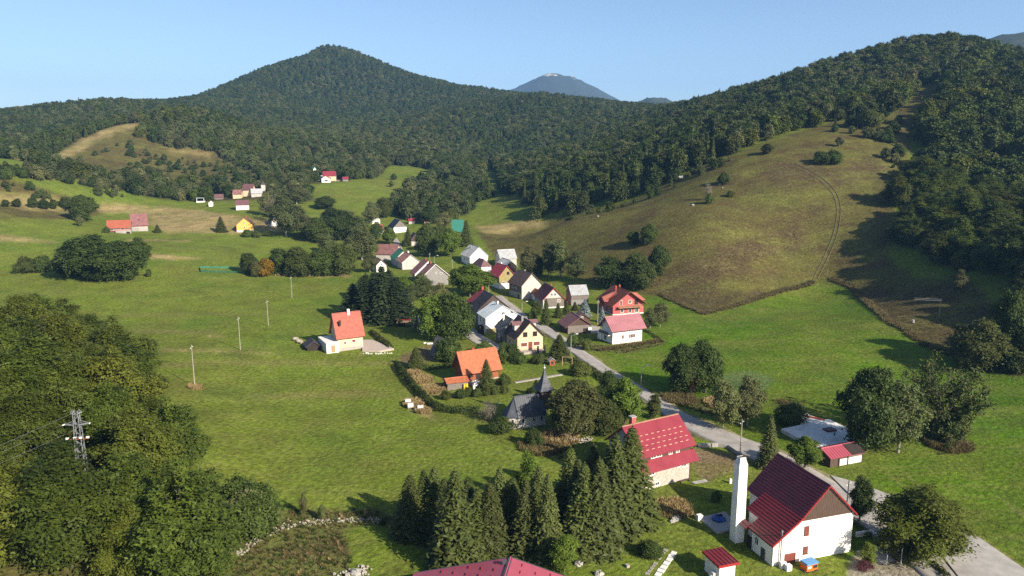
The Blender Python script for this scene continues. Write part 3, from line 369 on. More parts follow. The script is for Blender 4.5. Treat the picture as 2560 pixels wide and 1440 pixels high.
GROUND = [
('meadow', [(-315.3, 389.7), (-307.7, 396.9), (-300.3, 404.8), (-293.4, 414.3), (-287.7, 426.6), (-283.6, 442.5), (-279.7, 460.6), (-274.8, 479.0), (-256.0, 476.4), (-232.7, 464.5), (-209.8, 451.7), (-188.4, 440.2), (-173.0, 440.8), (-157.8, 442.4), (-142.7, 444.4), (-127.6, 446.8), (-110.3, 446.2), (-92.9, 444.5), (-76.4, 452.4), (-58.8, 455.9), (-40.5, 453.8), (-22.2, 449.9), (-4.2, 385.9), (9.9, 360.0), (21.7, 326.9), (31.0, 310.1), (39.9, 298.8), (48.2, 288.6), (55.7, 277.5), (42.8, 238.7), (33.2, 210.3), (35.5, 191.0), (37.3, 174.2), (38.8, 159.8), (40.1, 147.4), (41.2, 136.8), (44.2, 131.6), (47.0, 126.8), (49.7, 122.4), (52.2, 118.3), (54.5, 114.4), (56.8, 110.8), (58.9, 107.4), (60.8, 104.1), (62.7, 101.0), (64.4, 98.0), (66.1, 95.2), (67.6, 92.5), (69.1, 89.9), (68.9, 86.2), (68.8, 82.7), (68.7, 79.5), (65.8, 79.5), (62.9, 79.5), (60.0, 79.5), (57.1, 79.5), (54.2, 79.5), (51.3, 79.5), (48.4, 79.5), (45.5, 79.5), (42.6, 79.5), (39.7, 79.5), (36.8, 79.5), (33.9, 79.5), (31.0, 79.5), (28.1, 79.5), (25.2, 79.5), (22.2, 79.5), (19.3, 79.5), (16.4, 79.5), (13.5, 79.5), (10.6, 79.5), (7.7, 79.6), (4.8, 79.6), (1.9, 79.6), (-1.0, 79.6), (-3.9, 79.7), (-6.8, 79.7), (-9.7, 79.8), (-12.6, 79.8), (-15.5, 79.8), (-18.5, 79.9), (-21.4, 79.8), (-24.3, 79.8), (-27.2, 79.7), (-30.0, 79.6), (-32.8, 79.4), (-35.6, 79.2), (-38.4, 78.9), (-41.1, 78.5), (-43.7, 78.1), (-46.2, 77.6), (-48.7, 77.0), (-51.2, 76.5), (-53.5, 75.8), (-55.8, 75.2), (-58.0, 74.5), (-60.2, 73.9), (-62.3, 73.2), (-64.3, 72.5), (-66.4, 71.8), (-68.3, 71.1), (-70.9, 74.6), (-73.6, 78.3), (-76.4, 82.2), (-79.4, 86.4), (-82.7, 90.9), (-86.3, 95.9), (-90.6, 101.8), (-96.0, 109.0), (-103.8, 119.1), (-117.5, 136.2), (-147.5, 172.9), (-188.0, 222.7), (-224.2, 268.5), (-258.0, 312.2), (-283.7, 347.0)]),
('bright', [(23.5, 208.1), (31.3, 227.5), (41.0, 252.7), (52.6, 281.5), (58.2, 278.1), (62.2, 265.2), (66.3, 246.7), (83.4, 261.7), (107.7, 284.6), (124.4, 294.7), (130.3, 293.1), (134.1, 283.4), (129.0, 259.4), (117.5, 222.5), (116.8, 200.7), (122.3, 189.2), (125.9, 183.2), (128.5, 176.5), (131.4, 170.9), (133.8, 165.3), (122.4, 150.2), (112.6, 137.3), (104.8, 127.0), (98.1, 118.2), (92.0, 110.1), (86.4, 102.7), (81.2, 95.9), (76.6, 89.8), (72.4, 84.4), (68.7, 79.5), (66.1, 80.1), (63.5, 80.7), (60.8, 81.3), (58.1, 81.9), (55.3, 82.5), (52.6, 83.1), (49.8, 83.8), (46.9, 84.4), (47.0, 88.6), (47.1, 93.2), (47.2, 98.2), (47.3, 103.8), (47.4, 109.9), (47.5, 116.6), (47.6, 124.2), (47.7, 132.8), (45.1, 141.0), (42.1, 150.3), (38.7, 160.9), (34.2, 171.3), (29.1, 182.9)]),
('dry', [(-21.2, 428.5), (-5.0, 457.1), (12.6, 459.5), (33.2, 449.8), (52.2, 435.0), (76.3, 423.0), (96.7, 425.7), (118.1, 421.6), (132.0, 423.4), (148.1, 431.4), (166.4, 444.0), (185.8, 451.6), (205.9, 459.4), (231.7, 455.3), (296.8, 549.9), (311.8, 553.7), (276.4, 488.7), (235.2, 431.6), (205.8, 387.6), (177.7, 340.2), (163.1, 312.4), (153.5, 294.4), (151.9, 268.2), (157.1, 262.1), (162.2, 256.4), (150.4, 220.5), (149.5, 208.2), (141.0, 190.5), (132.3, 173.5), (128.9, 177.0), (126.2, 183.6), (122.6, 189.7), (117.0, 201.2), (117.9, 223.5), (129.6, 260.8), (134.4, 284.1), (130.4, 293.4), (124.5, 295.0), (107.9, 285.0), (83.6, 262.3), (66.5, 247.3), (62.5, 266.4), (58.2, 278.6), (52.7, 282.4), (36.3, 296.7), (21.7, 326.9), (6.9, 354.9), (-10.3, 372.6)]),
('heath', [(50.8, 284.7), (59.4, 297.2), (68.1, 300.0), (76.9, 303.1), (87.0, 306.7), (98.3, 313.9), (113.7, 323.9), (128.3, 330.1), (130.0, 319.7), (117.6, 313.8), (104.1, 303.9), (93.2, 295.4), (83.4, 289.3), (76.3, 273.7), (87.0, 273.7), (77.1, 262.7), (66.8, 248.6), (62.8, 267.6), (58.3, 279.0)]),
('heath', [(120.9, 234.6), (133.8, 276.0), (139.8, 271.5), (145.3, 266.5), (150.3, 261.5), (155.1, 257.0), (160.0, 252.9), (148.9, 221.9), (136.4, 207.3), (125.7, 195.0), (119.9, 202.3), (118.9, 214.6)]),
('heath', [(125.0, 385.5), (136.1, 388.0), (147.7, 391.5), (155.1, 383.3), (162.7, 376.6), (174.3, 380.2), (186.9, 385.3), (193.5, 377.2), (174.6, 364.6), (158.1, 355.3), (145.6, 357.8), (133.1, 360.9)]),
('lime', [(51.0, 179.3), (61.7, 184.1), (66.5, 177.0), (58.4, 164.8), (51.8, 168.0)]),
('straw', [(-290.1, 508.1), (-273.2, 527.7), (-251.0, 535.3), (-225.2, 522.4), (-197.0, 501.0), (-176.3, 488.8), (-158.7, 483.5), (-141.3, 460.1), (-151.9, 439.1), (-175.0, 442.9), (-189.8, 437.9), (-204.4, 433.1), (-231.9, 466.5), (-253.0, 510.2), (-267.8, 506.2), (-279.0, 496.2)]),
('straw', [(-24.7, 474.9), (-5.2, 473.6), (12.7, 464.1), (22.7, 450.7), (5.0, 452.1), (-15.1, 422.3)]),
('dry', [(-393.3, 491.7), (-379.6, 496.8), (-365.8, 502.2), (-351.7, 507.9), (-320.1, 500.0), (-304.5, 503.5), (-289.7, 508.9), (-274.7, 493.2), (-272.3, 452.7), (-277.7, 436.5), (-283.4, 422.5), (-290.3, 411.6), (-298.2, 403.1), (-306.7, 396.0), (-315.3, 389.7)]),
('straw', [(-338.8, 465.1), (-329.9, 474.0), (-320.0, 482.6), (-310.2, 487.5), (-301.9, 495.2), (-285.0, 502.6), (-285.3, 475.1), (-294.1, 464.7), (-303.4, 456.0), (-321.1, 460.6)]),
('straw', [(-590.2, 795.2), (-577.4, 807.1), (-478.9, 695.5), (-427.0, 666.2), (-373.2, 622.8), (-350.9, 590.1), (-379.8, 591.6), (-448.2, 650.1), (-456.7, 637.6), (-422.3, 568.3)]),
('meadow', [(-410.5, 552.3), (-437.6, 634.6), (-372.0, 579.4), (-350.3, 573.6), (-337.5, 528.6), (-349.3, 518.1), (-363.7, 512.4), (-378.8, 508.2)]),
('dry', [(-427.1, 679.1), (-430.9, 744.0), (-418.4, 770.1), (-406.0, 800.1), (-379.9, 808.7), (-359.4, 790.7), (-331.6, 772.9), (-312.5, 765.1), (-292.8, 755.3), (-234.6, 691.3), (-213.3, 622.2), (-237.8, 620.8), (-260.6, 615.8), (-285.2, 615.1), (-305.7, 606.5), (-318.0, 589.9), (-325.0, 566.1), (-365.6, 594.0)]),
('straw', [(-427.1, 679.1), (-430.9, 744.0), (-418.9, 771.2), (-408.5, 805.0), (-394.3, 791.8), (-403.7, 760.8), (-412.7, 732.5), (-411.2, 675.6)]),
('straw', [(-343.3, 742.8), (-316.7, 755.0), (-292.0, 753.1), (-305.4, 746.4), (-330.6, 740.3)]),
('meadow', [(-172.9, 622.8), (-143.6, 646.6), (-156.9, 764.6), (-136.6, 791.1), (-116.9, 802.4), (-79.1, 770.3), (-78.5, 690.0), (-87.5, 645.0), (-93.3, 581.3), (-91.8, 509.0), (-106.7, 487.4), (-130.8, 520.9), (-150.9, 565.9)]),
('meadow', [(-40.4, 881.1), (-25.4, 905.9), (-16.6, 733.0), (-8.6, 635.9), (2.7, 496.9), (5.1, 465.6), (-23.1, 468.0), (-22.3, 510.1), (-14.9, 548.1)]),
('straw', [(-266.1, 378.7), (-256.0, 382.1), (-235.9, 379.6), (-249.9, 372.5), (-259.4, 368.6), (-268.5, 364.6)]),
('straw', [(-177.2, 353.0), (-163.3, 352.1), (-149.3, 355.8), (-155.8, 348.3), (-162.4, 341.8), (-171.6, 342.2)]),
('straw', [(-214.5, 406.7), (-204.1, 409.6), (-193.1, 411.7), (-182.0, 413.8), (-179.2, 407.3), (-189.7, 404.2), (-200.1, 401.4), (-210.3, 398.4)]),
('straw', [(-108.3, 331.0), (-97.0, 332.2), (-85.3, 332.2), (-73.4, 330.8), (-72.4, 326.2), (-84.1, 327.2), (-95.5, 326.9), (-106.5, 325.5)]),
('straw', [(-99.1, 199.3), (-92.9, 198.8), (-86.8, 198.6), (-80.8, 198.6), (-73.0, 198.6), (-65.2, 198.8), (-64.9, 197.6), (-72.5, 197.0), (-80.0, 196.5), (-85.9, 196.3), (-91.8, 196.4), (-97.8, 196.6)]),
('tan', [(-137.5, 250.6), (-130.4, 251.7), (-123.1, 252.6), (-115.6, 253.3), (-108.0, 253.8), (-99.2, 253.2), (-90.5, 252.4), (-81.7, 251.6), (-81.1, 249.5), (-89.6, 249.9), (-98.1, 250.3), (-106.7, 250.5), (-114.1, 249.9), (-121.5, 249.2), (-128.7, 248.2), (-135.7, 247.1)]),
('tan', [(-123.0, 230.3), (-115.7, 228.8), (-108.5, 226.9), (-101.2, 225.0), (-90.5, 223.3), (-98.8, 219.4), (-105.7, 220.9), (-112.6, 222.4), (-119.6, 223.7)]),
('tan', [(-93.1, 182.4), (-88.5, 184.3), (-83.7, 186.1), (-78.8, 187.8), (-73.7, 189.3), (-68.5, 190.8), (-63.2, 192.2), (-57.3, 192.9), (-51.3, 193.4), (-45.2, 193.6), (-39.1, 193.6), (-32.9, 193.3), (-32.4, 190.5), (-38.5, 190.7), (-44.6, 190.7), (-50.6, 190.4), (-56.4, 189.9), (-62.2, 189.1), (-67.4, 187.6), (-72.4, 185.9), (-77.3, 184.1), (-82.0, 182.1), (-86.5, 180.0), (-90.8, 177.7)]),
('tan', [(-63.4, 163.0), (-59.5, 165.2), (-55.3, 167.0), (-51.0, 168.5), (-46.5, 169.6), (-41.9, 170.5), (-37.1, 171.1), (-28.8, 167.9), (-36.1, 166.1), (-40.9, 165.6), (-45.6, 164.7), (-50.2, 163.5), (-54.5, 161.9), (-58.6, 160.0)]),
('straw', [(-94.2, 218.7), (-88.2, 217.4), (-87.5, 215.7), (-93.2, 216.3)]),
('wild', [(-50.7, 111.0), (-46.0, 109.4), (-41.0, 109.0), (-37.1, 108.5), (-33.1, 107.9), (-29.4, 108.2), (-25.6, 108.4), (-21.7, 108.5), (-17.4, 105.3), (-16.9, 101.8), (-21.0, 104.2), (-25.4, 101.8), (-23.0, 96.4), (-22.2, 90.4), (-21.8, 84.9), (-21.4, 79.8), (-23.9, 79.8), (-26.5, 79.8), (-29.0, 79.7), (-31.5, 79.5), (-34.0, 79.3), (-36.4, 79.1), (-38.8, 78.8), (-40.5, 83.3), (-42.4, 88.2), (-44.2, 93.2), (-46.2, 98.6), (-48.3, 104.4)]),
('straw', [(-28.0, 184.9), (-23.6, 184.7), (-19.6, 176.3), (-16.0, 166.8), (-18.9, 165.6), (-24.4, 178.2)]),
('straw', [(-25.8, 163.4), (-22.8, 166.0), (-18.2, 154.4), (-16.7, 149.1), (-22.2, 154.8)]),
('earth', [(-31.9, 197.3), (-27.0, 207.9), (-22.6, 213.5), (-19.3, 202.7), (-21.0, 195.1), (-29.1, 190.1)]),
('earth', [(35.3, 133.1), (39.2, 131.6), (43.1, 130.1), (44.4, 127.2), (40.7, 122.4), (36.6, 120.4), (33.6, 117.2), (32.6, 121.9)]),
('wild', [(32.5, 167.3), (39.7, 165.2), (43.8, 162.7), (47.7, 160.2), (52.0, 159.3), (56.3, 158.4), (53.5, 152.7), (44.6, 149.1), (41.3, 152.9), (37.8, 156.8), (33.4, 162.3)]),
('wild', [(59.7, 160.5), (65.2, 160.3), (65.4, 156.2), (60.5, 155.1)]),
('wild', [(83.3, 138.5), (88.3, 140.3), (88.0, 134.4), (84.6, 130.0), (80.0, 129.3)]),
('wild', [(5.6, 139.6), (11.4, 140.7), (12.5, 134.4), (8.9, 126.8), (3.8, 130.5)]),
('wild', [(124.1, 188.7), (127.3, 183.8), (129.9, 178.5), (130.6, 171.0), (127.9, 175.5), (125.4, 180.1), (122.5, 184.3)]),
('wild', [(20.6, 109.5), (25.7, 109.2), (28.8, 106.0), (24.9, 105.2), (20.9, 107.2)]),
('wild', [(21.3, 209.3), (27.0, 207.7), (32.6, 206.1), (39.2, 210.3), (46.0, 214.6), (45.9, 211.1), (38.6, 205.5), (31.7, 199.9), (21.8, 202.6)]),
('gravel', [(47.8, 94.2), (52.5, 96.9), (53.8, 93.8), (57.7, 91.8), (57.9, 88.0), (58.1, 84.4), (55.6, 84.4), (53.0, 84.4), (50.5, 84.4), (47.9, 84.4), (45.4, 84.4), (42.8, 84.4), (45.2, 89.1)]),
('straw', [(67.5, 101.7), (69.4, 99.9), (70.0, 95.7), (70.4, 91.9), (70.7, 88.6), (70.9, 85.6), (71.1, 82.7), (66.9, 81.1), (66.9, 83.9), (66.9, 86.8), (66.9, 89.9), (67.1, 93.5), (67.3, 97.5)]),
('forest', [(-60.2, 73.9), (-62.4, 77.0), (-64.6, 80.2), (-67.0, 83.6), (-69.4, 87.1), (-71.9, 90.7), (-74.5, 94.6), (-77.4, 98.9), (-80.7, 103.7), (-84.6, 109.3), (-89.6, 116.4), (-96.8, 126.4), (-109.5, 143.7), (-132.2, 174.5), (-134.3, 185.7), (-134.5, 195.2), (-132.6, 202.6), (-116.9, 188.8), (-104.0, 178.1), (-87.2, 156.0), (-76.2, 141.4), (-68.0, 131.1), (-61.4, 123.2), (-54.4, 112.8), (-49.2, 104.4), (-46.2, 98.6), (-43.5, 92.2), (-41.7, 87.5), (-40.0, 83.1), (-38.4, 78.9), (-40.8, 78.5), (-43.2, 78.2), (-45.5, 77.7), (-47.7, 77.3), (-49.9, 76.8), (-52.1, 76.2), (-54.2, 75.7), (-56.2, 75.1), (-58.2, 74.5)]),
('earth', [(-71.2, 102.9), (-69.3, 104.0), (-65.3, 100.2), (-66.5, 97.4)]),
('forest', [(-16.9, 101.8), (-13.4, 102.8), (-9.9, 102.3), (-6.4, 101.8), (-3.0, 101.3), (0.4, 102.3), (3.9, 103.5), (7.4, 104.6), (10.5, 104.9), (13.7, 105.2), (16.8, 105.5), (20.0, 105.9), (19.4, 102.2), (15.2, 98.5), (11.3, 95.0), (8.0, 95.2), (4.6, 95.4), (1.1, 95.7), (-2.1, 94.4), (-5.2, 93.2), (-8.3, 92.0), (-11.0, 95.1), (-13.8, 98.3)])]
ROADS = [
('asphalt_road', 'road', [(59.61, 82.73, 9), (59.16, 94.35, 8), (57.2, 103.93, 6.5), (54.16, 112.4, 6), (51.34, 122.19, 6.5), (47.24, 131.28, 7), (42.3, 138.02, 8), (37.89, 142.78, 6), (34.0, 155.98, 4.6), (30.74, 168.2, 4.2), (25.62, 180.1, 4), (21.76, 191.91, 4), (17.0, 207.57, 4), (11.67, 225.5, 4), (4.11, 244.56, 3.6), (-1.8, 268.91, 3.2), (-6.41, 287.49, 3)]),
('gravel_yard', 'gravel', [(-1.37, 201.87, 5), (-7.7, 209.77, 6), (-12.35, 219.19, 6), (-15.07, 233.24, 4)]),
('lane', 'road', [(-55.35, 373.69, 3), (-64.43, 417.55, 3.2), (-70.17, 439.96, 4), (-74.33, 454.12, 3.5)]),
('ramp_path', 'concrete', [(31.4, 119.95, 3.2), (32.37, 117.15, 3.2), (33.79, 114.78, 2.6)]),
('forecourt', 'concrete', [(49.85, 98.89, 5), (51.85, 96.71, 4), (53.23, 93.77, 3), (52.82, 89.81, 2)]),
('garden_path', 'stone', [(-1.77, 172.63, 1.2), (5.04, 176.82, 1.2), (12.29, 180.02, 1.2), (16.5, 181.39, 1)]),
('tyre_track', 'trackgrass', [(123.08, 295.44, 0.45), (130.09, 305.51, 0.45), (138.28, 314.94, 0.45), (145.0, 326.17, 0.45), (152.59, 344.44, 0.45), (153.48, 358.23, 0.45), (148.82, 377.38, 0.45), (144.08, 387.1, 0.6)]),
('tyre_track', 'trackgrass', [(124.43, 294.7, 0.45), (131.42, 304.61, 0.45), (139.56, 313.86, 0.45), (146.36, 325.62, 0.45), (154.39, 344.77, 0.45), (155.69, 359.91, 0.45), (151.11, 379.23, 0.45), (146.4, 389.03, 0.6)]),
('far_driveway', 'gravel', [(-197.62, 630.72, 2.5), (-186.52, 637.45, 2.5), (-172.88, 651.52, 3), (-147.26, 647.15, 3)])]
PADS = [
('parking_ground', 'concrete', [(61.31, 98.14), (67.53, 101.67), (69.08, 99.35), (70.07, 91.35), (69.36, 84.42), (59.16, 84.41)]),
('parking_ground', 'concrete', [(56.04, 120.66), (59.77, 117.32), (62.73, 113.0), (59.67, 110.17), (56.14, 113.86)]),
('salmon_house_yard', 'paving', [(-45.39, 214.63), (-42.39, 214.77), (-34.14, 204.69), (-37.76, 202.27), (-42.91, 202.88)]),
('white_slab', 'concrete', [(28.88, 105.11), (32.0, 106.29), (33.61, 107.08), (34.14, 104.2), (32.95, 101.43), (30.53, 100.47)]),
('barn_yard', 'concrete', [(25.23, 231.52), (28.48, 230.36), (27.41, 221.28), (24.52, 222.28)])]
PLATFORM = [(54.59, 140.6), (59.27, 142.82), (62.07, 149.63), (63.13, 150.12), (65.02, 145.56), (66.64, 146.03), (68.86, 139.52), (68.55, 135.95), (65.96, 130.42), (57.47, 128.55), (56.75, 133.93)]
HATCH = [(64.04, 139.73), (63.57, 146.74), (63.9, 137.19)]
LEAN = (60.11, 127.24, -68.8)
PLAY = [(10.63, 189.23), (14.76, 188.49), (-8.75, 170.34), (-11.18, 170.24)]
SCRUB = [([(-393.2, 675.5), (-389.1, 702.1), (-381.0, 723.7), (-345.6, 673.9), (-322.1, 658.2), (-296.9, 637.4), (-302.8, 683.1), (-327.7, 706.4), (-348.3, 718.8), (-380.3, 746.5), (-385.7, 733.1), (-390.5, 712.2), (-393.0, 688.4), (-385.6, 649.9)], 70, 1), ([(-361.5, 522.8), (-348.7, 524.5), (-337.5, 528.6), (-322.7, 527.0), (-310.4, 529.7), (-288.5, 519.4), (-284.0, 532.4), (-279.2, 545.8), (-300.4, 559.0), (-324.6, 576.3), (-334.2, 571.8), (-343.2, 566.8), (-352.2, 562.0), (-357.7, 552.1), (-365.0, 545.4), (-373.8, 541.3)], 60, 2), ([(-343.9, 709.1), (-330.9, 718.1), (-317.5, 727.3), (-303.7, 736.8), (-289.6, 746.3), (-262.8, 721.0), (-227.4, 667.3), (-240.1, 657.1), (-252.8, 648.3), (-275.0, 655.6), (-296.9, 661.3), (-323.6, 692.9)], 55, 3), ([(-344.1, 496.2), (-326.6, 493.4), (-316.5, 493.8), (-307.7, 496.4), (-299.6, 500.5), (-291.5, 504.8), (-280.3, 493.7), (-290.4, 490.1), (-299.7, 485.5), (-309.5, 481.9), (-321.0, 479.9), (-333.7, 480.0)], 25, 4), ([(185.3, 444.4), (199.6, 453.1), (214.4, 462.2), (222.9, 454.4), (232.2, 449.1), (216.4, 414.1), (204.6, 387.5), (187.0, 367.7), (192.4, 388.3), (199.2, 412.8), (191.5, 415.4), (184.1, 418.9)], 45, 5), ([(75.3, 433.4), (86.3, 430.3), (96.7, 425.7), (104.7, 421.4), (112.9, 418.6), (121.6, 418.1), (121.1, 408.4), (112.6, 406.1), (104.4, 405.0), (96.5, 404.6), (85.6, 404.2), (73.4, 396.9)], 22, 6), ([(14.9, 453.9), (24.7, 450.8), (34.1, 445.7), (43.2, 439.1), (51.8, 431.2), (62.7, 426.1), (73.4, 421.6), (70.3, 403.5), (56.0, 379.9), (45.0, 374.1), (37.3, 379.2), (29.7, 387.7), (24.6, 449.1)], 14, 7), ([(124.8, 189.8), (127.0, 186.6), (129.0, 183.2), (130.7, 179.7), (128.5, 176.5), (126.3, 181.4), (123.5, 186.0)], 30, 8), ([(84.2, 139.5), (88.3, 140.3), (87.2, 134.4), (83.6, 130.9), (81.1, 131.9)], 14, 9), ([(-44.2, 107.4), (-40.8, 108.4), (-38.1, 104.0), (-37.8, 99.6), (-37.5, 95.4), (-40.4, 100.2)], 16, 10)]
TUFTS = [(-23.06, 177.49, 3, 260, 2), (-18.94, 170.05, 3, 260, 2), (-25.52, 183.13, 2, 120, 2), (-22.43, 159.7, 2.4, 160, 2), (-19.53, 154.54, 1.6, 90, 2), (-73.71, 162.84, 1.5, 70, 2), (84.75, 134.2, 4, 500, 0), (83.98, 135.57, 3, 250, 4), (48.92, 158.03, 5, 300, 2), (38.83, 161.47, 4, 240, 0), (25.44, 107.87, 3, 300, 2), (5.37, 132.42, 4, 300, 0), (9.54, 137.45, 4, 250, 2), (58.5, 279.9, 1.3, 22, 0), (59.4, 277.5, 1.3, 22, 0), (60.2, 275.0, 1.3, 22, 0), (61.1, 272.5, 1.3, 22, 0), (61.9, 270.1, 1.3, 22, 0), (62.8, 267.6, 1.3, 22, 0), (63.3, 265.3, 1.3, 22, 0), (63.8, 263.0, 1.3, 22, 0), (64.4, 260.7, 1.3, 22, 0), (64.9, 258.5, 1.3, 22, 0), (65.4, 256.2, 1.3, 22, 0), (66.0, 253.9, 1.3, 22, 0), (66.5, 251.6, 1.3, 22, 0), (67.0, 249.3, 1.3, 22, 0), (68.9, 250.9, 1.3, 22, 0), (70.8, 252.4, 1.3, 22, 0), (72.6, 254.0, 1.3, 22, 0), (74.5, 255.6, 1.3, 22, 0), (76.4, 257.1, 1.3, 22, 0), (78.3, 258.7, 1.3, 22, 0), (80.1, 260.3, 1.3, 22, 0), (82.0, 261.8, 1.3, 22, 0), (83.9, 263.4, 1.3, 22, 0), (85.5, 264.9, 1.3, 22, 0), (87.1, 266.4, 1.3, 22, 0), (88.8, 268.0, 1.3, 22, 0), (90.4, 269.5, 1.3, 22, 0), (92.0, 271.0, 1.3, 22, 0), (93.7, 272.5, 1.3, 22, 0), (95.3, 274.0, 1.3, 22, 0), (96.9, 275.5, 1.3, 22, 0), (98.5, 277.1, 1.3, 22, 0), (100.2, 278.6, 1.3, 22, 0), (101.8, 280.1, 1.3, 22, 0), (103.4, 281.6, 1.3, 22, 0), (105.1, 283.1, 1.3, 22, 0), (106.7, 284.7, 1.3, 22, 0), (108.3, 286.2, 1.3, 22, 0), (110.4, 287.4, 1.3, 22, 0), (112.4, 288.6, 1.3, 22, 0), (114.5, 289.8, 1.3, 22, 0), (116.6, 291.0, 1.3, 22, 0), (118.6, 292.2, 1.3, 22, 0), (120.7, 293.4, 1.3, 22, 0), (122.8, 294.6, 1.3, 22, 0), (130.8, 294.5, 1.4, 22, 0), (131.8, 292.2, 1.4, 22, 0), (132.9, 289.9, 1.4, 22, 0), (133.9, 287.7, 1.4, 22, 0), (134.9, 285.4, 1.4, 22, 0), (134.5, 283.1, 1.4, 22, 0), (134.0, 280.7, 1.4, 22, 0), (133.6, 278.3, 1.4, 22, 0), (133.1, 276.0, 1.4, 22, 0), (132.7, 273.6, 1.4, 22, 0), (132.2, 271.2, 1.4, 22, 0), (131.8, 268.9, 1.4, 22, 0), (131.3, 266.5, 1.4, 22, 0), (130.9, 264.2, 1.4, 22, 0), (130.4, 261.8, 1.4, 22, 0), (129.7, 259.6, 1.4, 22, 0), (129.0, 257.4, 1.4, 22, 0), (128.3, 255.2, 1.4, 22, 0), (127.6, 253.0, 1.4, 22, 0), (126.9, 250.8, 1.4, 22, 0), (126.2, 248.6, 1.4, 22, 0), (125.5, 246.4, 1.4, 22, 0), (124.9, 244.2, 1.4, 22, 0), (124.2, 242.0, 1.4, 22, 0), (123.5, 239.8, 1.4, 22, 0), (122.8, 237.6, 1.4, 22, 0), (122.1, 235.4, 1.4, 22, 0), (121.4, 233.1, 1.4, 22, 0), (120.7, 230.9, 1.4, 22, 0), (120.0, 228.7, 1.4, 22, 0), (119.3, 226.5, 1.4, 22, 0), (118.6, 224.3, 1.4, 22, 0), (118.5, 222.1, 1.4, 22, 0), (118.4, 219.8, 1.4, 22, 0), (118.3, 217.5, 1.4, 22, 0), (118.2, 215.3, 1.4, 22, 0), (118.1, 213.0, 1.4, 22, 0), (118.0, 210.7, 1.4, 22, 0), (117.8, 208.5, 1.4, 22, 0), (117.7, 206.2, 1.4, 22, 0), (117.6, 203.9, 1.4, 22, 0), (117.5, 201.7, 1.4, 22, 0), (118.6, 199.4, 1.4, 22, 0), (119.7, 197.2, 1.4, 22, 0), (120.8, 194.9, 1.4, 22, 0), (121.9, 192.7, 1.4, 22, 0), (25.2, 202.6, 0.9, 16, 0), (26.7, 203.5, 0.9, 16, 0), (28.2, 204.3, 0.9, 16, 0), (29.7, 205.2, 0.9, 16, 0), (31.2, 206.0, 0.9, 16, 0), (32.7, 206.9, 0.9, 16, 0), (34.1, 207.8, 0.9, 16, 0), (35.5, 208.6, 0.9, 16, 0), (36.9, 209.5, 0.9, 16, 0), (38.3, 210.3, 0.9, 16, 0), (39.8, 211.2, 0.9, 16, 0), (41.2, 212.1, 0.9, 16, 0), (42.6, 212.9, 0.9, 16, 0), (44.0, 213.8, 0.9, 16, 0), (-106.8, 326.4, 1.2, 12, 2), (-102.0, 327.1, 1.2, 12, 2), (-97.3, 327.9, 1.2, 12, 2), (-92.5, 328.7, 1.2, 12, 2), (-87.7, 329.5, 1.2, 12, 2), (-82.8, 329.5, 1.2, 12, 2), (-78.0, 329.6, 1.2, 12, 2)]
HEDGES = [
('dark clipped hedge running along the meadow edge of the orange roofed house garden', [(-31.3, 190.13), (-26.93, 178.39), (-22.49, 167.41), (-18.64, 158.51), (-15.94, 154.19), (-11.37, 152.19), (-7.03, 152.86)], 1.7, 2.1, 'leaf_oak'),
('clipped hedge beside the paved yard of the salmon roofed house', [(-44.44, 224.35), (-39.98, 214.85), (-35.08, 205.5)], 1.6, 1.6, 'leaf_brown'),
('brownish hedge along the lane below the dark village bushes', [(16.53, 191.84), (18.15, 188.15), (22.26, 177.69), (24.06, 172.17)], 1.6, 1.8, 'leaf_brown'),
('dark hedge on the lawn corner left of the orange roofed house', [(-26.63, 187.55), (-21.16, 186.21), (-16.03, 188.28)], 1.6, 1.5, 'leaf_oak'),
('thin hedge right of the pink roofed house', [(41.69, 225.99), (43.39, 220.16), (45.21, 212.01)], 1.0, 1.0, 'leaf_brown'),
('leafy shrub border below the cream house lawn', [(-1.95, 191.03), (2.18, 191.98), (7.06, 191.49), (9.81, 192.21)], 1.6, 1.3, 'leaf_bright'),
('small hedge at the forecourt wall of the white hall', [(52.55, 103.86), (52.67, 100.87), (53.02, 99.73)], 1.0, 1.0, 'leaf_oak'),
('low bramble strip along the roadside under the big beech', [(58.29, 92.8), (58.54, 91.3), (58.22, 88.9)], 1.2, 0.8, 'leaf_oak')]
POLES = [(-74.14, 163.83, 10.2, 'nearest wooden pole in the left meadow standing in a tuft of dry grass'), (-76.81, 200.12, 9.6, 'second pole of the meadow line on the dry field edge'), (-79.54, 232.49, 8.6, 'third pole of the meadow line in plain grass'), (-86.21, 281.01, 8.6, 'fourth pole of the meadow line before the hedgerow'), (-93.29, 327.85, 9, 'farthest pole of the meadow line standing against the hedgerow trees'), (28.08, 233.63, 8.2, 'pale pole between the silver blue spruces and the barn'), (42.79, 129.19, 7.2, 'pole with small lamp above the retaining wall behind the square tower'), (-40.25, 354.79, 7, 'thin pole above the twin roofed house'), (-28.91, 350.46, 4.5, 'short thin pole on the grass beside the white gable house'), (-109.66, 433.44, 9, 'pole with crossarm by the hamlet trees', None, 'polewood', 0, True), (-67.69, 490.65, 7, 'thin pole behind the navy roofed house'), (54.73, 111.03, 3.8, 'short dark post beside the ivy green tree', None, 'darksteel')]
LAMPS = [(3.39, 241.47, 6.0, 'street lamp on the lane behind the cream house', 10), (16.39, 196.85, 6.2, 'street lamp at the lane before the pale bushes', 10), (-9.28, 287.06, 4.5, 'street lamp at the red chimney of the upper lane', 10), (31.09, 169.12, 5.5, 'street lamp on the road bend by the dark conifers', 10), (-37.52, 349.31, 6, 'street lamp behind the twin roofed house', 10)]
PYLON = (-65.66, 104.83, 6.64, 11.19, 'grey lattice pylon rising from the lower left wood')
PORTALS = [(127.43, 219.58, 7.0, 6.8, -14, 'faint steel portal pylon on the brown grass at right'), (180.14, 307.5, 7.0, 8, -14, 'faint steel portal pylon against the dark woods higher up')]
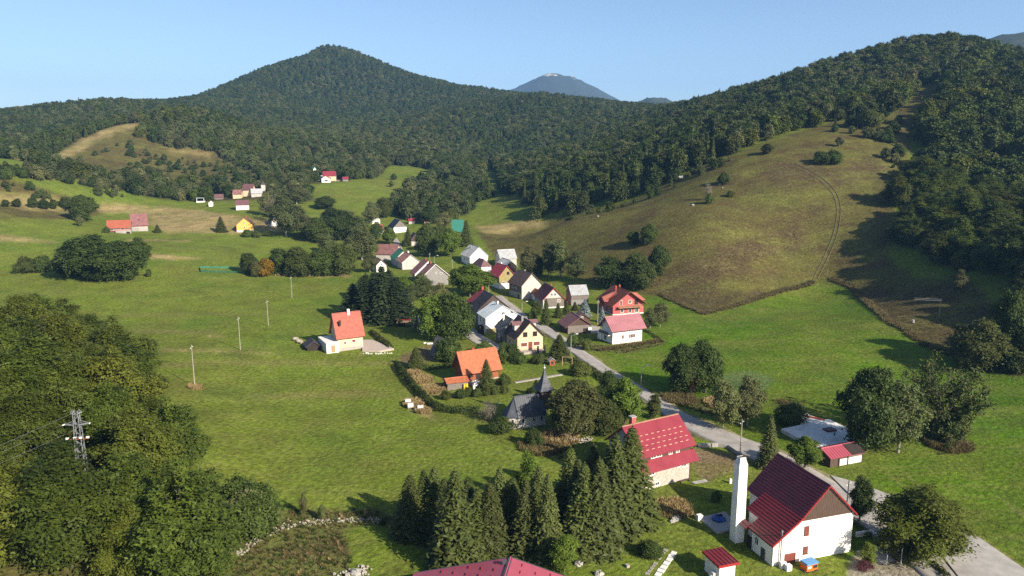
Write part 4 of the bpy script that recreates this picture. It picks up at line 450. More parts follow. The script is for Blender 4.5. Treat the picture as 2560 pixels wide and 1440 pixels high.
ROCKS = [(86.87, 352.71, 0.7, 'white boulder left of the dead sapling on the dry slope'), (106.59, 378.07, 0.84, 'white boulder at the hawthorn on the dry slope'), (106.22, 372.16, 0.42, 'small white stone under the hawthorn'), (95.96, 420.05, 1.82, 'tall grey crag at the rim of the dry slope'), (44.37, 377.68, 0.56, 'small pale stone low on the dry slope'), (9.8, 93.7, 0.84, 'large pale boulder right of the bright young tree'), (9.28, 92.31, 0.56, 'lower pale stone beside the large boulder'), (11.75, 89.81, 0.63, 'grey boulder at the bottom edge'), (25.37, 104.69, 0.7, 'flat pale boulder on the lawn left of the slab'), (24.59, 103.94, 0.42, 'small stone next to flat pale boulder'), (3.88, 92.78, 0.35, 'small stone below the grove'), (-4.22, 94.3, 0.63, 'pale stone below foremost spruce'), (-4.09, 95.32, 0.49, 'upper pale stone below foremost spruce'), (-21.2, 90.57, 0.84, 'rubble stone at bottom edge in the brown weeds'), (-18.2, 101.6, 0.28, 'tiny white stone on the grass end of the wall'), (-3.18, 158.49, 0.35, 'pale stone in the chapel bushes')]
BALES = [(-23.83, 159.83, 12, 'left upper of the three wrapped round bales'), (-22.89, 157.0, 14, 'left lower of the three wrapped round bales'), (-20.41, 155.16, 8, 'right wrapped round bale standing apart')]
HAY = [(-64.82, 212.86, -25, 'left weathered hay bale in the meadow by salmon house'), (-62.88, 210.27, -25, 'right weathered hay bale in the meadow by salmon house')]
STEPS = [(22.72, 95.77), (18.93, 89.61)]
RUBBLE = [
('dry_stone_wall', 'long ruined white dry stone wall crossing the brown weeds at bottom left', [(-38.68, 94.18), (-38.24, 96.09), (-37.42, 98.34), (-37.14, 100.13), (-35.13, 102.23), (-31.99, 104.0), (-28.55, 104.98), (-25.53, 105.34), (-20.56, 105.38)], 1.0, 0.1, 'whiterock', 330, 0.17),
('rubble_heap', 'white stone pile in the bottom weeds', [(-22.35, 90.39), (-20.5, 91.14)], 1.6, 0.4, 'whiterock', 120, 0.22),
('graveyard_wall', 'pale rubble wall with gap below the olive tree', [(10.57, 138.51), (11.84, 136.41), (13.72, 135.39), (15.44, 136.84)], 1.0, 0.6, 'whiterock', 160, 0.2),
('field_edge_stones', 'pale boards and stones lying at the salmon house yard edge', [(-41.92, 201.36), (-37.48, 200.72), (-33.63, 201.52)], 0.7, 0.15, 'paleconcrete', 40, 0.22),
('retaining_stones', 'rubble edging along the lawn below the grove', [(21.65, 108.74), (23.98, 106.94), (25.48, 105.19)], 0.8, 0.2, 'rock', 70, 0.25)]
WALLS = [('retaining_wall', 'low grey block retaining wall between the road and the bare yard', [(35.88, 133.1), (39.86, 133.54), (41.73, 132.77), (42.77, 128.64)], 0.4, 0.95, 'concrete'), ('forecourt_wall', 'pale low wall by the hall forecourt under the beech', [(51.09, 100.04), (53.7, 100.77), (54.11, 98.95)], 0.35, 0.9, 'paleconcrete')]
NET = [(-120.15, 327.41), (-139.77, 324.22), (-142.88, 330.88), (-124.84, 337.54)]
SMALL = {'tarp': (31.86, 104.41), 'generator': (40.57, 91.27), 'pipes': (34.68, 93.1)}
BOXES = [(28.98, 104.74, 0.9, 0.7, 0.9, 'paleconcrete', 'block', 'white block at the corner of the pale slab', 'block', 20), (37.15, 91.63, 0.9, 0.5, 0.9, 'paleconcrete', 'crate', 'pale crate leaning by the red brown hall door', 'crate', 17), (37.65, 91.05, 0.8, 0.6, 0.9, 'frame', 'cabinet', 'white cabinet in front of the pale crate', 'cabinet', 17), (15.81, 91.7, 0.5, 0.5, 0.45, 'stone', 'stump', 'grey round stump on the lawn by the stepping stones', 'stump', 30), (55.41, 99.76, 1.0, 0.7, 1.1, 'green_sheet', 'waste_bin', 'dark green waste bin under the big beech', 'bin', 20), (-24.45, 211.29, 1.6, 0.8, 0.35, 'frame', 'white_sheet', 'crumpled white sheet on the lawn by leafy tree', 'sheet', 10), (-26.1, 212.21, 0.9, 0.6, 0.25, 'frame', 'white_sheet', 'smaller white sheet left of the crumpled one', 'sheet', 30), (37.57, 117.54, 0.4, 0.4, 0.9, 'paleconcrete', 'statue', 'tiny white figure among the weeds by the tower', 'statue', 0)]
POSTS = [(51.78, 92.44, 1.6, 'slim white post at the dark forecourt edge'), (53.13, 95.02, 1.5, 'slim white post at the dark forecourt edge'), (53.94, 92.76, 2.3, 'slim white post at the dark forecourt edge')]
HAZE = 0.000085
# ---------------------------------------------------------------- terrain: one smooth surface through surveyed points
CT = np.array(CTRL, float); CX = CT[:, :2]
def _k(a, b): return np.sqrt(((a[:, None] - b[None])**2).sum(-1) + 900.)
_n = len(CT); _A = np.zeros((_n+3, _n+3)); _A[:_n,:_n] = _k(CX, CX); _A[:_n,_n] = 1; _A[:_n,_n+1:] = CX; _A[_n,:_n] = 1; _A[_n+1:,:_n] = CX.T
_w = np.linalg.solve(_A, np.r_[CT[:, 2], 0, 0, 0])
def H(x, y):
    x = np.asarray(x, float); y = np.asarray(y, float); p = np.stack([x.ravel(), y.ravel()], -1); o = np.empty(len(p))
    for i in range(0, len(p), 20000):
        q = p[i:i+20000]; o[i:i+20000] = _k(q, CX) @ _w[:_n] + _w[_n] + q @ _w[_n+1:]
    far = np.clip((y-420)/300, 0, 1)
    return o.reshape(x.shape) + far*(vnoise(x, y, 60, 3)-.5)*5 + (vnoise(x, y, 14, 5)-.5)*.5*np.clip((y-60)/150, .2, 1)
def hz(x, y): return float(H([x], [y])[0])
def inside(poly, x, y):
    P = np.asarray(poly, float); r = np.zeros(x.shape, bool)
    bb = (x >= P[:,0].min()) & (x <= P[:,0].max()) & (y >= P[:,1].min()) & (y <= P[:,1].max())
    xs = x[bb]; ys = y[bb]; rr = np.zeros(xs.shape, bool)
    for (x0, y0), (x1, y1) in zip(P, np.roll(P, -1, 0)):
        if y0 == y1: continue
        rr ^= ((y0 > ys) != (y1 > ys)) & (xs < (x1-x0)*(ys-y0)/(y1-y0) + x0)
    r[bb] = rr; return r
def vnoise(x, y, s, seed=0):
    """smooth value noise on a lattice of cell s"""
    x = x/s; y = y/s; xi = np.floor(x).astype(int); yi = np.floor(y).astype(int); fx = x-xi; fy = y-yi
    fx = fx*fx*(3-2*fx); fy = fy*fy*(3-2*fy)
    h = lambda a, b: ((np.sin(a*127.1 + b*311.7 + seed*74.7)*43758.5453) % 1.0)
    return (h(xi,yi)*(1-fx)+h(xi+1,yi)*fx)*(1-fy) + (h(xi,yi+1)*(1-fx)+h(xi+1,yi+1)*fx)*fy
COVER = dict(forest=(.040,.038,.018), meadow=(.150,.214,.025), bright=(.080,.170,.007), dry=(.104,.092,.030), heath=(.092,.072,.034), straw=(.42,.32,.15),
             lime=(.085,.160,.055), wild=(.125,.140,.040), tan=(.205,.205,.060), earth=(.22,.155,.10), gravel=(.36,.32,.27))
MESSY = dict(forest=.6, meadow=.25, bright=.25, dry=.8, heath=1., straw=.5, lime=.3, wild=1., tan=.1, earth=.4, gravel=.3)
az = np.radians(np.arange(-50, 50.01, .15)); rr = [38.]
while rr[-1] < 3600: rr.append(rr[-1]*1.0082 + .02)
rr = np.array(rr); A_, R_ = np.meshgrid(az, rr); GX = np.sin(A_)*R_; GY = np.cos(A_)*R_
GZ = H(GX, GY)
jx = GX + (vnoise(GX, GY, 9, 1)-.5)*np.clip(GY/140-.8, .6, 12) ; jy = GY + (vnoise(GX, GY, 9, 2)-.5)*np.clip(GY/100-1.2, .6, 18)
col = np.empty(GX.shape + (4,)); col[...] = (*COVER['meadow'], MESSY['meadow']); fl = GY > 560
col[fl] = (*COVER['forest'], MESSY['forest']); open_ = np.zeros(GX.shape, bool)
for name, poly in GROUND:
    m = inside(poly, jx, jy); col[m] = (*COVER[name], MESSY[name])
for _ in range(2):
    c2 = col.copy(); c2[1:-1,1:-1] = (col[1:-1,1:-1]*2 + col[:-2,1:-1] + col[2:,1:-1] + col[1:-1,:-2] + col[1:-1,2:])/6; col = c2
nr, na = GX.shape; idx = np.arange(nr*na).reshape(nr, na)
F4 = np.stack([idx[:-1,:-1], idx[:-1,1:], idx[1:,1:], idx[1:,:-1]], -1).reshape(-1, 4)[:, ::-1]
def ground_material():
    m = bpy.data.materials.new('ground_cover'); m.use_nodes = True; n = m.node_tree; L = n.links.new; N = n.nodes.new
    p = n.nodes['Principled BSDF']; p.inputs['Roughness'].default_value = .95; p.inputs['Specular IOR Level'].default_value = .03
    at = N('ShaderNodeAttribute'); at.attribute_name = 'cover'; tc = N('ShaderNodeTexCoord')
    def noise(scale, det=5, st=None, rot=0):
        mp = N('ShaderNodeMapping'); L(tc.outputs['Object'], mp.inputs[0]); mp.inputs['Rotation'].default_value = (0,0,rot)
        if st: mp.inputs['Scale'].default_value = st
        t = N('ShaderNodeTexNoise'); t.inputs['Scale'].default_value = scale; t.inputs['Detail'].default_value = det; t.inputs['Roughness'].default_value = .62; L(mp.outputs[0], t.inputs['Vector']); return t.outputs[0]
    def rng(src, a, b, lo, hi):
        r = N('ShaderNodeMapRange'); L(src, r.inputs[0]); r.inputs[1].default_value = a; r.inputs[2].default_value = b; r.inputs[3].default_value = lo; r.inputs[4].default_value = hi; return r.outputs[0]
    def mix(fac, a, b, mode='MIX'):
        x = N('ShaderNodeMix'); x.data_type = 'RGBA'; x.blend_type = mode
        if isinstance(fac, (int, float)): x.inputs[0].default_value = fac
        else: L(fac, x.inputs[0])
        for i, s in ((6, a), (7, b)):
            if isinstance(s, tuple): x.inputs[i].default_value = (*s, 1)
            else: L(s, x.inputs[i])
        return x.outputs[2]
    def mul(a, b):
        x = N('ShaderNodeMath'); x.operation = 'MULTIPLY'; L(a, x.inputs[0])
        if isinstance(b, (int, float)): x.inputs[1].default_value = b
        else: L(b, x.inputs[1])
        return x.outputs[0]
    c = at.outputs['Color']; iv = N('ShaderNodeMath'); iv.operation = 'SUBTRACT'; iv.use_clamp = True; iv.inputs[0].default_value = 1.05; L(at.outputs['Alpha'], iv.inputs[1]); inv = iv.outputs[0]
    c = mix(mul(rng(noise(.022, 5), .42, .66, 0, .65), inv), c, (.168,.166,.034))                 # drier, yellower patches
    c = mix(rng(noise(.05, 6, (.35,1.6,1), .25), .5, .7, 0, .55), c, (.19,.21,.045))       # old mowing streaks
    c = mix(mul(rng(noise(.30, 4, (.07,1.25,1), .12), .48, .70, 0, .40), inv), c, (.20,.21,.06))        # swaths left by the mower
    c = mix(mul(rng(noise(.42, 4, (1.5,.07,1), .35), .60, .74, 0, .55), inv), c, (.27,.235,.10))   # combed straw
    c = mix(rng(noise(.35, 6, (.5,1.3,1), -.5), .48, .72, 0, .45), c, (.18,.17,.045))
    c = mix(mul(rng(noise(.09, 7), .46, .62, 0, .8), at.outputs['Alpha']), c, (.085,.060,.032))  # brown weeds where the cover is rough
    c = mix(mul(rng(noise(.6, 6), .55, .7, 0, .5), at.outputs['Alpha']), c, (.24,.19,.09))
    c = mix(mul(rng(noise(.04, 4, None, 1.0), .5, .66, 0, .5), inv), c, (.075,.145,.022))                 # lusher patches
    g = rng(noise(1.1, 8), .32, .7, .58, 1.42); c = mix(1, c, g, 'MULTIPLY')
    g2 = rng(noise(.12, 4), .35, .65, .88, 1.12); c = mix(1, c, g2, 'MULTIPLY'); c = mix(1, c, (KA, KA, KA), 'MULTIPLY')
    L(c, p.inputs['Base Color'])
    b = N('ShaderNodeBump'); b.inputs['Strength'].default_value = .75; b.inputs['Distance'].default_value = .5; L(noise(1.3, 8), b.inputs['Height']); L(b.outputs[0], p.inputs['Normal'])
    return m
me = mesh_np('ground', np.stack([GX, GY, GZ], -1).reshape(-1, 3), F4, [ground_material()], smooth=True)
ca = me.color_attributes.new('cover', 'FLOAT_COLOR', 'POINT'); ca.data.foreach_set('color', col.reshape(-1).astype(np.float32))
tag(link(bpy.data.objects.new('ground', me)), kind='structure')
# far blue mountain with a bare rocky top
def mountain():
    xs = np.linspace(-1900, 2600, 150); ys = np.linspace(-1500, 1500, 60); X, Y = np.meshgrid(xs, ys)
    prof = np.interp(xs, [-1900,-1000,-700,-355,-237,-118,-30,30,90,148,207,355,563,800,1100,1600,2600], [120,300,390,450,488,545,574,578,566,563,535,460,350,250,170,110,60])
    Z = prof[None]*np.clip(1 - np.abs(Y)/1700, 0, 1)**.9 + (vnoise(X, Y, 160, 4)-.5)*20 + (vnoise(X, Y, 45, 8)-.5)*12 + (vnoise(X,Y,22,2)-.5)*9
    i = np.arange(X.size).reshape(X.shape); F = np.stack([i[:-1,:-1], i[:-1,1:], i[1:,1:], i[1:,:-1]], -1).reshape(-1, 4)
    m = bpy.data.materials.new('mountain_cover'); m.use_nodes = True; n = m.node_tree; L = n.links.new; N = n.nodes.new; p = n.nodes['Principled BSDF']; p.inputs['Roughness'].default_value = 1
    tc = N('ShaderNodeTexCoord'); sx = N('ShaderNodeSeparateXYZ'); L(tc.outputs['Object'], sx.inputs[0])
    t = N('ShaderNodeTexNoise'); t.inputs['Scale'].default_value = .012; t.inputs['Detail'].default_value = 8; L(tc.outputs['Object'], t.inputs['Vector'])
    ma = N('ShaderNodeMath'); ma.operation = 'MULTIPLY_ADD'; L(t.outputs[0], ma.inputs[0]); ma.inputs[1].default_value = 260; L(sx.outputs[2], ma.inputs[2])
    r = N('ShaderNodeMapRange'); L(ma.outputs[0], r.inputs[0]); r.inputs[1].default_value = 690; r.inputs[2].default_value = 712
    x = N('ShaderNodeMix'); x.data_type = 'RGBA'; L(r.outputs[0], x.inputs[0]); x.inputs[6].default_value = (.022,.030,.020,1); x.inputs[7].default_value = (.34,.31,.27,1); L(x.outputs[2], p.inputs['Base Color'])
    o = link(bpy.data.objects.new('distant_mountain', mesh_np('distant_mountain', np.stack([X,Y,Z],-1).reshape(-1,3), F, [m], smooth=True)))
    return o
MT = mountain(); MT.location = (295, 5600, 55); tag(MT, kind='structure')
def hill(name, x, y, prof, depth):
    xs = np.linspace(prof[0][0], prof[-1][0], 70); ys = np.linspace(-depth, depth, 26); X, Y = np.meshgrid(xs, ys)
    Z = np.interp(xs, [p[0] for p in prof], [p[1] for p in prof])[None]*np.clip(1-(Y/depth)**2, 0, 1) + (vnoise(X,Y,30,1)-.5)*10 + (vnoise(X,Y,11,1)-.5)*8
    i = np.arange(X.size).reshape(X.shape); F = np.stack([i[:-1,:-1], i[:-1,1:], i[1:,1:], i[1:,:-1]], -1).reshape(-1, 4)
    o = link(bpy.data.objects.new(name, mesh_np(name, np.stack([X,Y,Z],-1).reshape(-1,3), F, [mat('hillwood', (.04,.05,.02), 1, .5, .05)], smooth=True))); o.location = (x, y, 0); tag(o, kind='structure')
hill('distant_hill', 596, 3300, [(-260,120),(-150,225),(-88,262),(0,293),(60,287),(150,250),(300,150)], 500)
hill('distant_hill', 1230, 1900, [(-330,120),(-150,275),(-54,328),(0,347),(60,352),(200,330),(400,250)], 420)
# ---------------------------------------------------------------- buildings
ZAX = Matrix.Identity(3)
def face_xf(sp, f, s, z):
    hw_, hl = sp['w']/2, sp['l']/2
    return {'f': ((s, -hl, z), 0), 'b': ((s, hl, z), R(180)), 'r': ((hw_, s, z), R(90)), 'l': ((-hw_, s, z), R(-90))}[f]
_cache = {}
def shared(key, fn):
    if key not in _cache: _cache[key] = fn()
    return _cache[key]
def put(name, me, parent, loc, rz=0):
    o = link(bpy.data.objects.new(name, me), parent); o.location = loc; o.rotation_euler = (0, 0, rz); return o
def window(parent, loc, rz, ww=1.0, wh=1.2, fm='frame', shut=None, closed=False, bars=1):
    def fr():
        b = MB(); t = .09; d = .07
        b.box(-ww/2-t, -ww/2, -d, .02, -wh/2, wh/2); b.box(ww/2, ww/2+t, -d, .02, -wh/2, wh/2)
        b.box(-ww/2-t, ww/2+t, -d, .02, wh/2, wh/2+t); b.box(-ww/2-t-.04, ww/2+t+.04, -d-.06, .02, -wh/2-t, -wh/2)
        for i in range(bars):
            x = -ww/2 + ww*(i+1)/(bars+1); b.box(x-.03, x+.03, -d+.015, .01, -wh/2, wh/2)
        return b.mesh('window', M[fm])
    o = put('window', shared(('wf', ww, wh, fm, bars), fr), parent, loc, rz)
    if closed:
        def cl():
            b = MB(); n = max(2, int(wh/.16))
            for i in range(n): b.box(-ww/2, ww/2, -.05, .0, -wh/2+wh*i/n+.012, -wh/2+wh*(i+1)/n)
            return b.mesh('shutter', M[shut])
        put('shutter', shared(('cl', ww, wh, shut), cl), o, (0, -.02, 0)); return o
    put('pane', shared(('wp', ww, wh), lambda: MB().box(-ww/2, ww/2, -.02, .005, -wh/2, wh/2).mesh('pane', M['glass'])), o, (0, 0, 0))
    if shut:
        sh = shared(('ws', ww, wh, shut), lambda: MB().box(-ww/4, ww/4, -.05, 0, -wh/2, wh/2).mesh('shutter', M[shut]))
        for s in (-1, 1): put('shutter', sh, o, (s*(ww*.75+.11), -.01, 0))
    return o
def door(parent, loc, rz, dw=1.0, dh=2.1, dm='shutter'):
    def mk():
        b = MB(); b.box(-dw/2-.1, -dw/2, -.08, .02, 0, dh+.1); b.box(dw/2, dw/2+.1, -.08, .02, 0, dh+.1); b.box(-dw/2, dw/2, -.08, .02, dh, dh+.1)
        b.box(-dw/2, dw/2, -.04, .01, 0, dh)
        for z0 in (.2, dh*.55): b.box(-dw/2+.14, dw/2-.14, -.06, -.03, z0, z0+dh*.32)
        return b.mesh('door', M[dm])
    o = put('door', shared(('d', dw, dh, dm), mk), parent, loc, rz)
    put('handle', shared('dh', lambda: MB().box(-.03, .03, -.1, -.05, -.07, .07).mesh('handle', M['steel'])), o, (dw*.36, 0, dh*.47)); return o
def slope(b, u0, z0, u1, z1, y0, y1, style='course', th=.16, step=.34, rib=.6):
    """one roof plane from the ridge (u0,z0) down to the eave (u1,z1)"""
    d = math.hypot(u1-u0, z1-z0); ux, uz = (u1-u0)/d, (z1-z0)/d; sg = 1 if u1 > u0 else -1
    nx, nz = -uz*sg, ux*sg
    pt = lambda s, t: (u0 + ux*s + nx*t, z0 + uz*s + nz*t)
    if style == 'course':
        n = max(2, int(d/step)); top = []
        for i in range(n): top += [pt(d*i/n, th-.005), pt(d*(i+1)/n, th+.16*step)]
        prof = top + [pt(d, 0), pt(0, 0)]
    else: prof = [pt(0, th), pt(d, th), pt(d, 0), pt(0, 0)]
    if sg > 0: prof = prof[::-1]
    b.extr(prof, y0, y1)
    if style == 'seam':
        k = max(2, int((y1-y0)/rib))
        for i in range(k+1):
            y = y0 + .03 + (y1-y0-.06)*i/k
            pr = [pt(.02, th+.055), pt(d-.02, th+.055), pt(d-.02, th-.01), pt(.02, th-.01)]
            if sg > 0: pr = pr[::-1]
            b.extr(pr, y-.025, y+.025)
def roof_z(sp, u): return sp['hr'] - (sp['hr']-sp['hw'])/(sp['w']/2)*abs(u)
def chimney(parent, sp, u, v, h=1.1, s=.6, m='greywall', cap=None):
    z = roof_z(sp, u); b = MB(); b.box(u-s/2, u+s/2, v-s/2, v+s/2, z-.5, sp['hr']+h); o = b.build('chimney', M[m], parent)
    c = MB(); c.box(u-s/2-.08, u+s/2+.08, v-s/2-.08, v+s/2+.08, sp['hr']+h, sp['hr']+h+.12); c.build('cap', M[cap or 'concrete'], o) if False else None
    b2 = MB(); b2.box(u-s/2-.08, u+s/2+.08, v-s/2-.08, v+s/2+.08, sp['hr']+h, sp['hr']+h+.12)
    return o
def verge(parent, sp, m, ends=(-1,1)):
    for e in ends:
        y = e*(sp['l']/2+sp['og'])
        for s in (-1, 1):
            b = MB()
            ue = sp['w']/2+sp['ov']; ze = roof_z(sp, ue)
            prof = [(0, sp['hr']+.19), (s*ue, ze+.19), (s*ue, ze-.02), (0, sp['hr']-.02)]
            if s > 0: prof = prof[::-1]
            b.extr(prof, y-.05 if e < 0 else y-.02, y+.02 if e < 0 else y+.05); b.build('verge_board', M[m], parent)
HC = []
def house(name, label, cat, x, y, th, w, l, hw, hr, wall='white', roof='brown_tile', style='course', ov=.5, og=.4, z=None, group=None,
          chim=(), win=(), doors=(), gable=None, plinth=None, vb=None, step=.34, rib=.6, corners=None, hip=0):
    z = hz(x, y) if z is None else z
    sp = dict(w=w, l=l, hw=hw, hr=hr, ov=ov, og=og); t = empty(name, (x, y, z), R(th)); tag(t, label, cat, group); sp['t'] = t
    HC.append((x, y, .6*math.hypot(w, l)))
    pit = (hr-hw)/(w/2)
    b = MB()
    if hip: b.box(-w/2, w/2, -l/2, l/2, -1.2, hw)
    else: b.extr([(-w/2,-1.2),(w/2,-1.2),(w/2,hw-.02),(0,hr-.03),(-w/2,hw-.02)], -l/2, l/2)
    sp['wall'] = b.build('wall', M[wall], t)
    r = MB(); ue = w/2+ov; ze = hr - pit*ue; y0, y1 = -l/2-og, l/2+og
    if hip:
        th_ = .15; rl = max(l/2+og-hip, .2)
        P = [(-ue,y0,ze),(ue,y0,ze),(ue,y1,ze),(-ue,y1,ze),(0,-rl,hr),(0,rl,hr)]
        if hip < 0: pass
        r.add(P + [(a, b_, c-.0) for a, b_, c in P[:4]], [(0,1,4),(1,2,5,4),(2,3,5),(3,0,4,5),(3,2,1,0)])
    else:
        slope(r, 0, hr, -ue, ze, y0, y1, style, step=step, rib=rib); slope(r, 0, hr, ue, ze, y0, y1, style, step=step, rib=rib)
        r.tube((0, y0+.02, hr+.17), (0, y1-.02, hr+.17), .13, .13, 6)
    sp['roof'] = r.build('roof', M[roof], t)
    for c in chim: chimney(sp['roof'], sp, *c)
    for q in win:
        f, s, zz = q[:3]; kw = q[3] if len(q) > 3 else {}
        loc, rz = face_xf(sp, f, s, zz); window(t, loc, rz, **kw)
    for q in doors:
        f, s = q[:2]; kw = q[2] if len(q) > 2 else {}
        loc, rz = face_xf(sp, f, s, kw.pop('z', 0)); door(t, loc, rz, **kw)
    if gable:
        gm, gz = gable[:2]; b = MB()
        for e in (gable[2] if len(gable) > 2 else (-1, 1)):
            y = e*l/2; n = int(w/.28); 
            for i in range(n):
                u0 = -w/2 + w*i/n; u1 = -w/2 + w*(i+1)/n - .025; um = (u0+u1)/2
                z0 = gz; z1 = min(hr - pit*abs(u0), hr - pit*abs(u1)) - .03
                if z1 > z0+.1: b.box(u0, u1, y-.06 if e < 0 else y+.004, y-.004 if e < 0 else y+.06, z0, z1)
        tag(b.build('gable_cladding', M[gm], t), kind='stuff')
    if plinth:
        b = MB(); e = .05
        b.box(-w/2-e, w/2+e, -l/2-e, -l/2, -1.2, plinth[1]); b.box(-w/2-e, w/2+e, l/2, l/2+e, -1.2, plinth[1]); b.box(-w/2-e, -w/2, -l/2, l/2, -1.2, plinth[1]); b.box(w/2, w/2+e, -l/2, l/2, -1.2, plinth[1]); b.build('plinth', M[plinth[0]], t)
    if vb: verge(sp['roof'], sp, vb)
    return sp
def boards(parent, name, m, f, sp, s0, s1, z0, z1, pitch=.25, d=.05):
    """upright weathered boards nailed to one face"""
    b = MB(); n = int((s1-s0)/pitch)
    rng = random.Random(5)
    for i in range(n):
        a = s0+(s1-s0)*i/n; e = s0+(s1-s0)*(i+1)/n-.02; dd = d+rng.random()*.02
        if f == 'f': b.box(a, e, -sp['l']/2-dd, -sp['l']/2-.003, z0+rng.random()*.08, z1)
        elif f == 'r': b.box(sp['w']/2+.003, sp['w']/2+dd, a, e, z0+rng.random()*.08, z1)
        elif f == 'l': b.box(-sp['w']/2-dd, -sp['w']/2-.003, a, e, z0+rng.random()*.08, z1)
    return tag(b.build(name, M[m], parent), kind='stuff')

# --- tall white hall with maroon roof and square white tower
HALLSTEP = .46
S = house('white_hall', 'tall white gabled hall with dark maroon ribbed roof beside a square white tower', 'building', 42.24, 99.67, 17.4, 9.36, 10.8, 5.97, 10.62,
          'white', 'maroon_sheet', 'course', .3, .35, z=0, gable=('wooddark', 5.98, (-1,)), vb='bright_red', step=HALLSTEP,
          win=[('f',-3.15,4.4,dict(ww=.62,wh=1.25,fm='darkframe',shut='shutter',closed=True)),('f',-3.1,1.45,dict(ww=.6,wh=1.0,fm='darkframe',shut='shutter',closed=True))],
          doors=[('f',-5.9,dict(dw=1.5,dh=1.9,dm='shutter',z=-.75))][:0])
t = S['t']
an = MB()   # lower annex on the left side with its stepped lean-to roof
an.extr([(-8.5,-1.4),(-4.69,-1.4),(-4.69,5.75),(-8.5,3.2)], -5.39, -.7); an.extr([(-6.9,-1.4),(-4.69,-1.4),(-4.69,5.75),(-6.9,4.35)], -.7, 2.3)
an.build('annex_wall', M['white'], t)
ar = MB(); slope(ar, -4.0, 6.62, -8.85, 3.14, -5.8, -.35, 'course', step=HALLSTEP); slope(ar, -4.0, 6.62, -7.2, 4.324, -.35, 2.6, 'course', step=HALLSTEP); ro = ar.build('annex_roof', M['crimson_sheet'], t)
fs = MB(); fs.box(-8.93, -8.85, -5.8, -.35, 3.05, 3.32); fs.build('gutter', M['maroon_sheet'], ro)
fs = MB(); fs.extr([(-8.85,3.05),(-4.0,6.53),(-4.0,6.85),(-8.85,3.37)], -5.87, -5.8); fs.build('verge_board', M['bright_red'], ro)
pr = MB(); slope(pr, -8.45, 3.6, -9.3, 3.0, -.3, 1.2, 'course', step=HALLSTEP); pr.build('porch_roof', M['maroon_sheet'], t)
door(t, (-5.6, -5.41, -.6), 0, 1.55, 1.95, 'shutter'); door(t, (-8.5, -.25, -.5), R(-90), .9, 2.2, 'blackbrown'); door(t, (-8.5, -3.4, -.6), R(-90), .7, 2.1, 'darksteel')
window(t, (-8.5, -1.9, 1.9), R(-90), .7, 1.0)
sp_ = MB(); sp_.tube((-7.35,-5.62,-.7), (-7.35,-5.62,5.0), .09, .09, 8); sp_.tube((-7.35,-5.62,5.0), (-7.35,-5.62,5.25), .15, .12, 8); sp_.build('flue_pipe', M['steel'], t)
ld = MB()
for u in (-8.02,-7.7): ld.box(u-.025, u+.025, -5.52, -5.47, -.6, 4.0)
for k in range(15): ld.box(-8.02, -7.7, -5.515, -5.475, -.4+k*.3, -.37+k*.3)
ld.build('wall_ladder', M['paleconcrete'], t)
dp = MB(); dp.tube((-8.56,-5.46,-.9), (-8.56,-5.46,3.1), .06, .06, 6); dp.tube((-4.72,-5.5,5.9), (-8.5,-5.5,3.2), .03, .03, 5); dp.build('downpipe', M['darksteel'], t)
MB().box(-4.98, -4.9, 2.6, 5.75, 5.55, 5.75).build('gutter', M['maroon_sheet'], S['roof']); MB().box(4.95, 5.03, -5.7, 5.7, 5.5, 5.7).build('gutter', M['maroon_sheet'], S['roof'])
sn = MB()
for v in (5.45,): sn.tube((-4.6, v-.5, 6.25), (-.3, v-.5, 10.5), .025, .025, 4)
sn.build('lightning_wire', M['steel'], S['roof'])
cs, sn_ = math.cos(R(17.4)), math.sin(R(17.4))
def hall(u, v): return 42.24 + cs*u - sn_*v, 99.67 + sn_*u + cs*v
tx, ty = hall(-9.15, 1.9)
T2 = empty('square_tower', (tx, ty, 0), R(17.4)); tag(T2, 'tall slim square white tower at the hall corner with chamfered top', 'tower')
b = MB(); b.box(-.76, .76, -.69, .69, -1.2, 3.2); b.add([(-.76,-.69,3.2),(.76,-.69,3.2),(.76,.69,3.2),(-.76,.69,3.2),(-.7,-.64,12.0),(.7,-.64,12.0),(.7,.64,12.0),(-.7,.64,12.0)],[(0,1,5,4),(1,2,6,5),(2,3,7,6),(3,0,4,7),(4,5,6,7)]); b.build('shaft', M['white'], T2)
b = MB(); b.add([(-.72,-.66,12.0),(.72,-.66,12.0),(.72,.66,12.0),(-.72,.66,12.0),(-.48,-.45,12.75),(.48,-.45,12.75),(.48,.45,12.75),(-.48,.45,12.75)],[(3,2,1,0),(0,1,5,4),(1,2,6,5),(2,3,7,6),(3,0,4,7),(4,5,6,7)]); b.box(-.48,.48,-.45,.45,12.75,13.05); b.build('cap', M['paleconcrete'], T2)
b = MB(); b.box(-.4,-.05,-.2,.2,13.05,13.09); b.box(.08,.42,-.2,.2,13.05,13.09); b.build('flue_opening', M['blackbrown'], T2)
b = MB(); b.box(.7, .76, -.3, .0, 4, 11.8); b.build('conduit', M['paleconcrete'], T2)

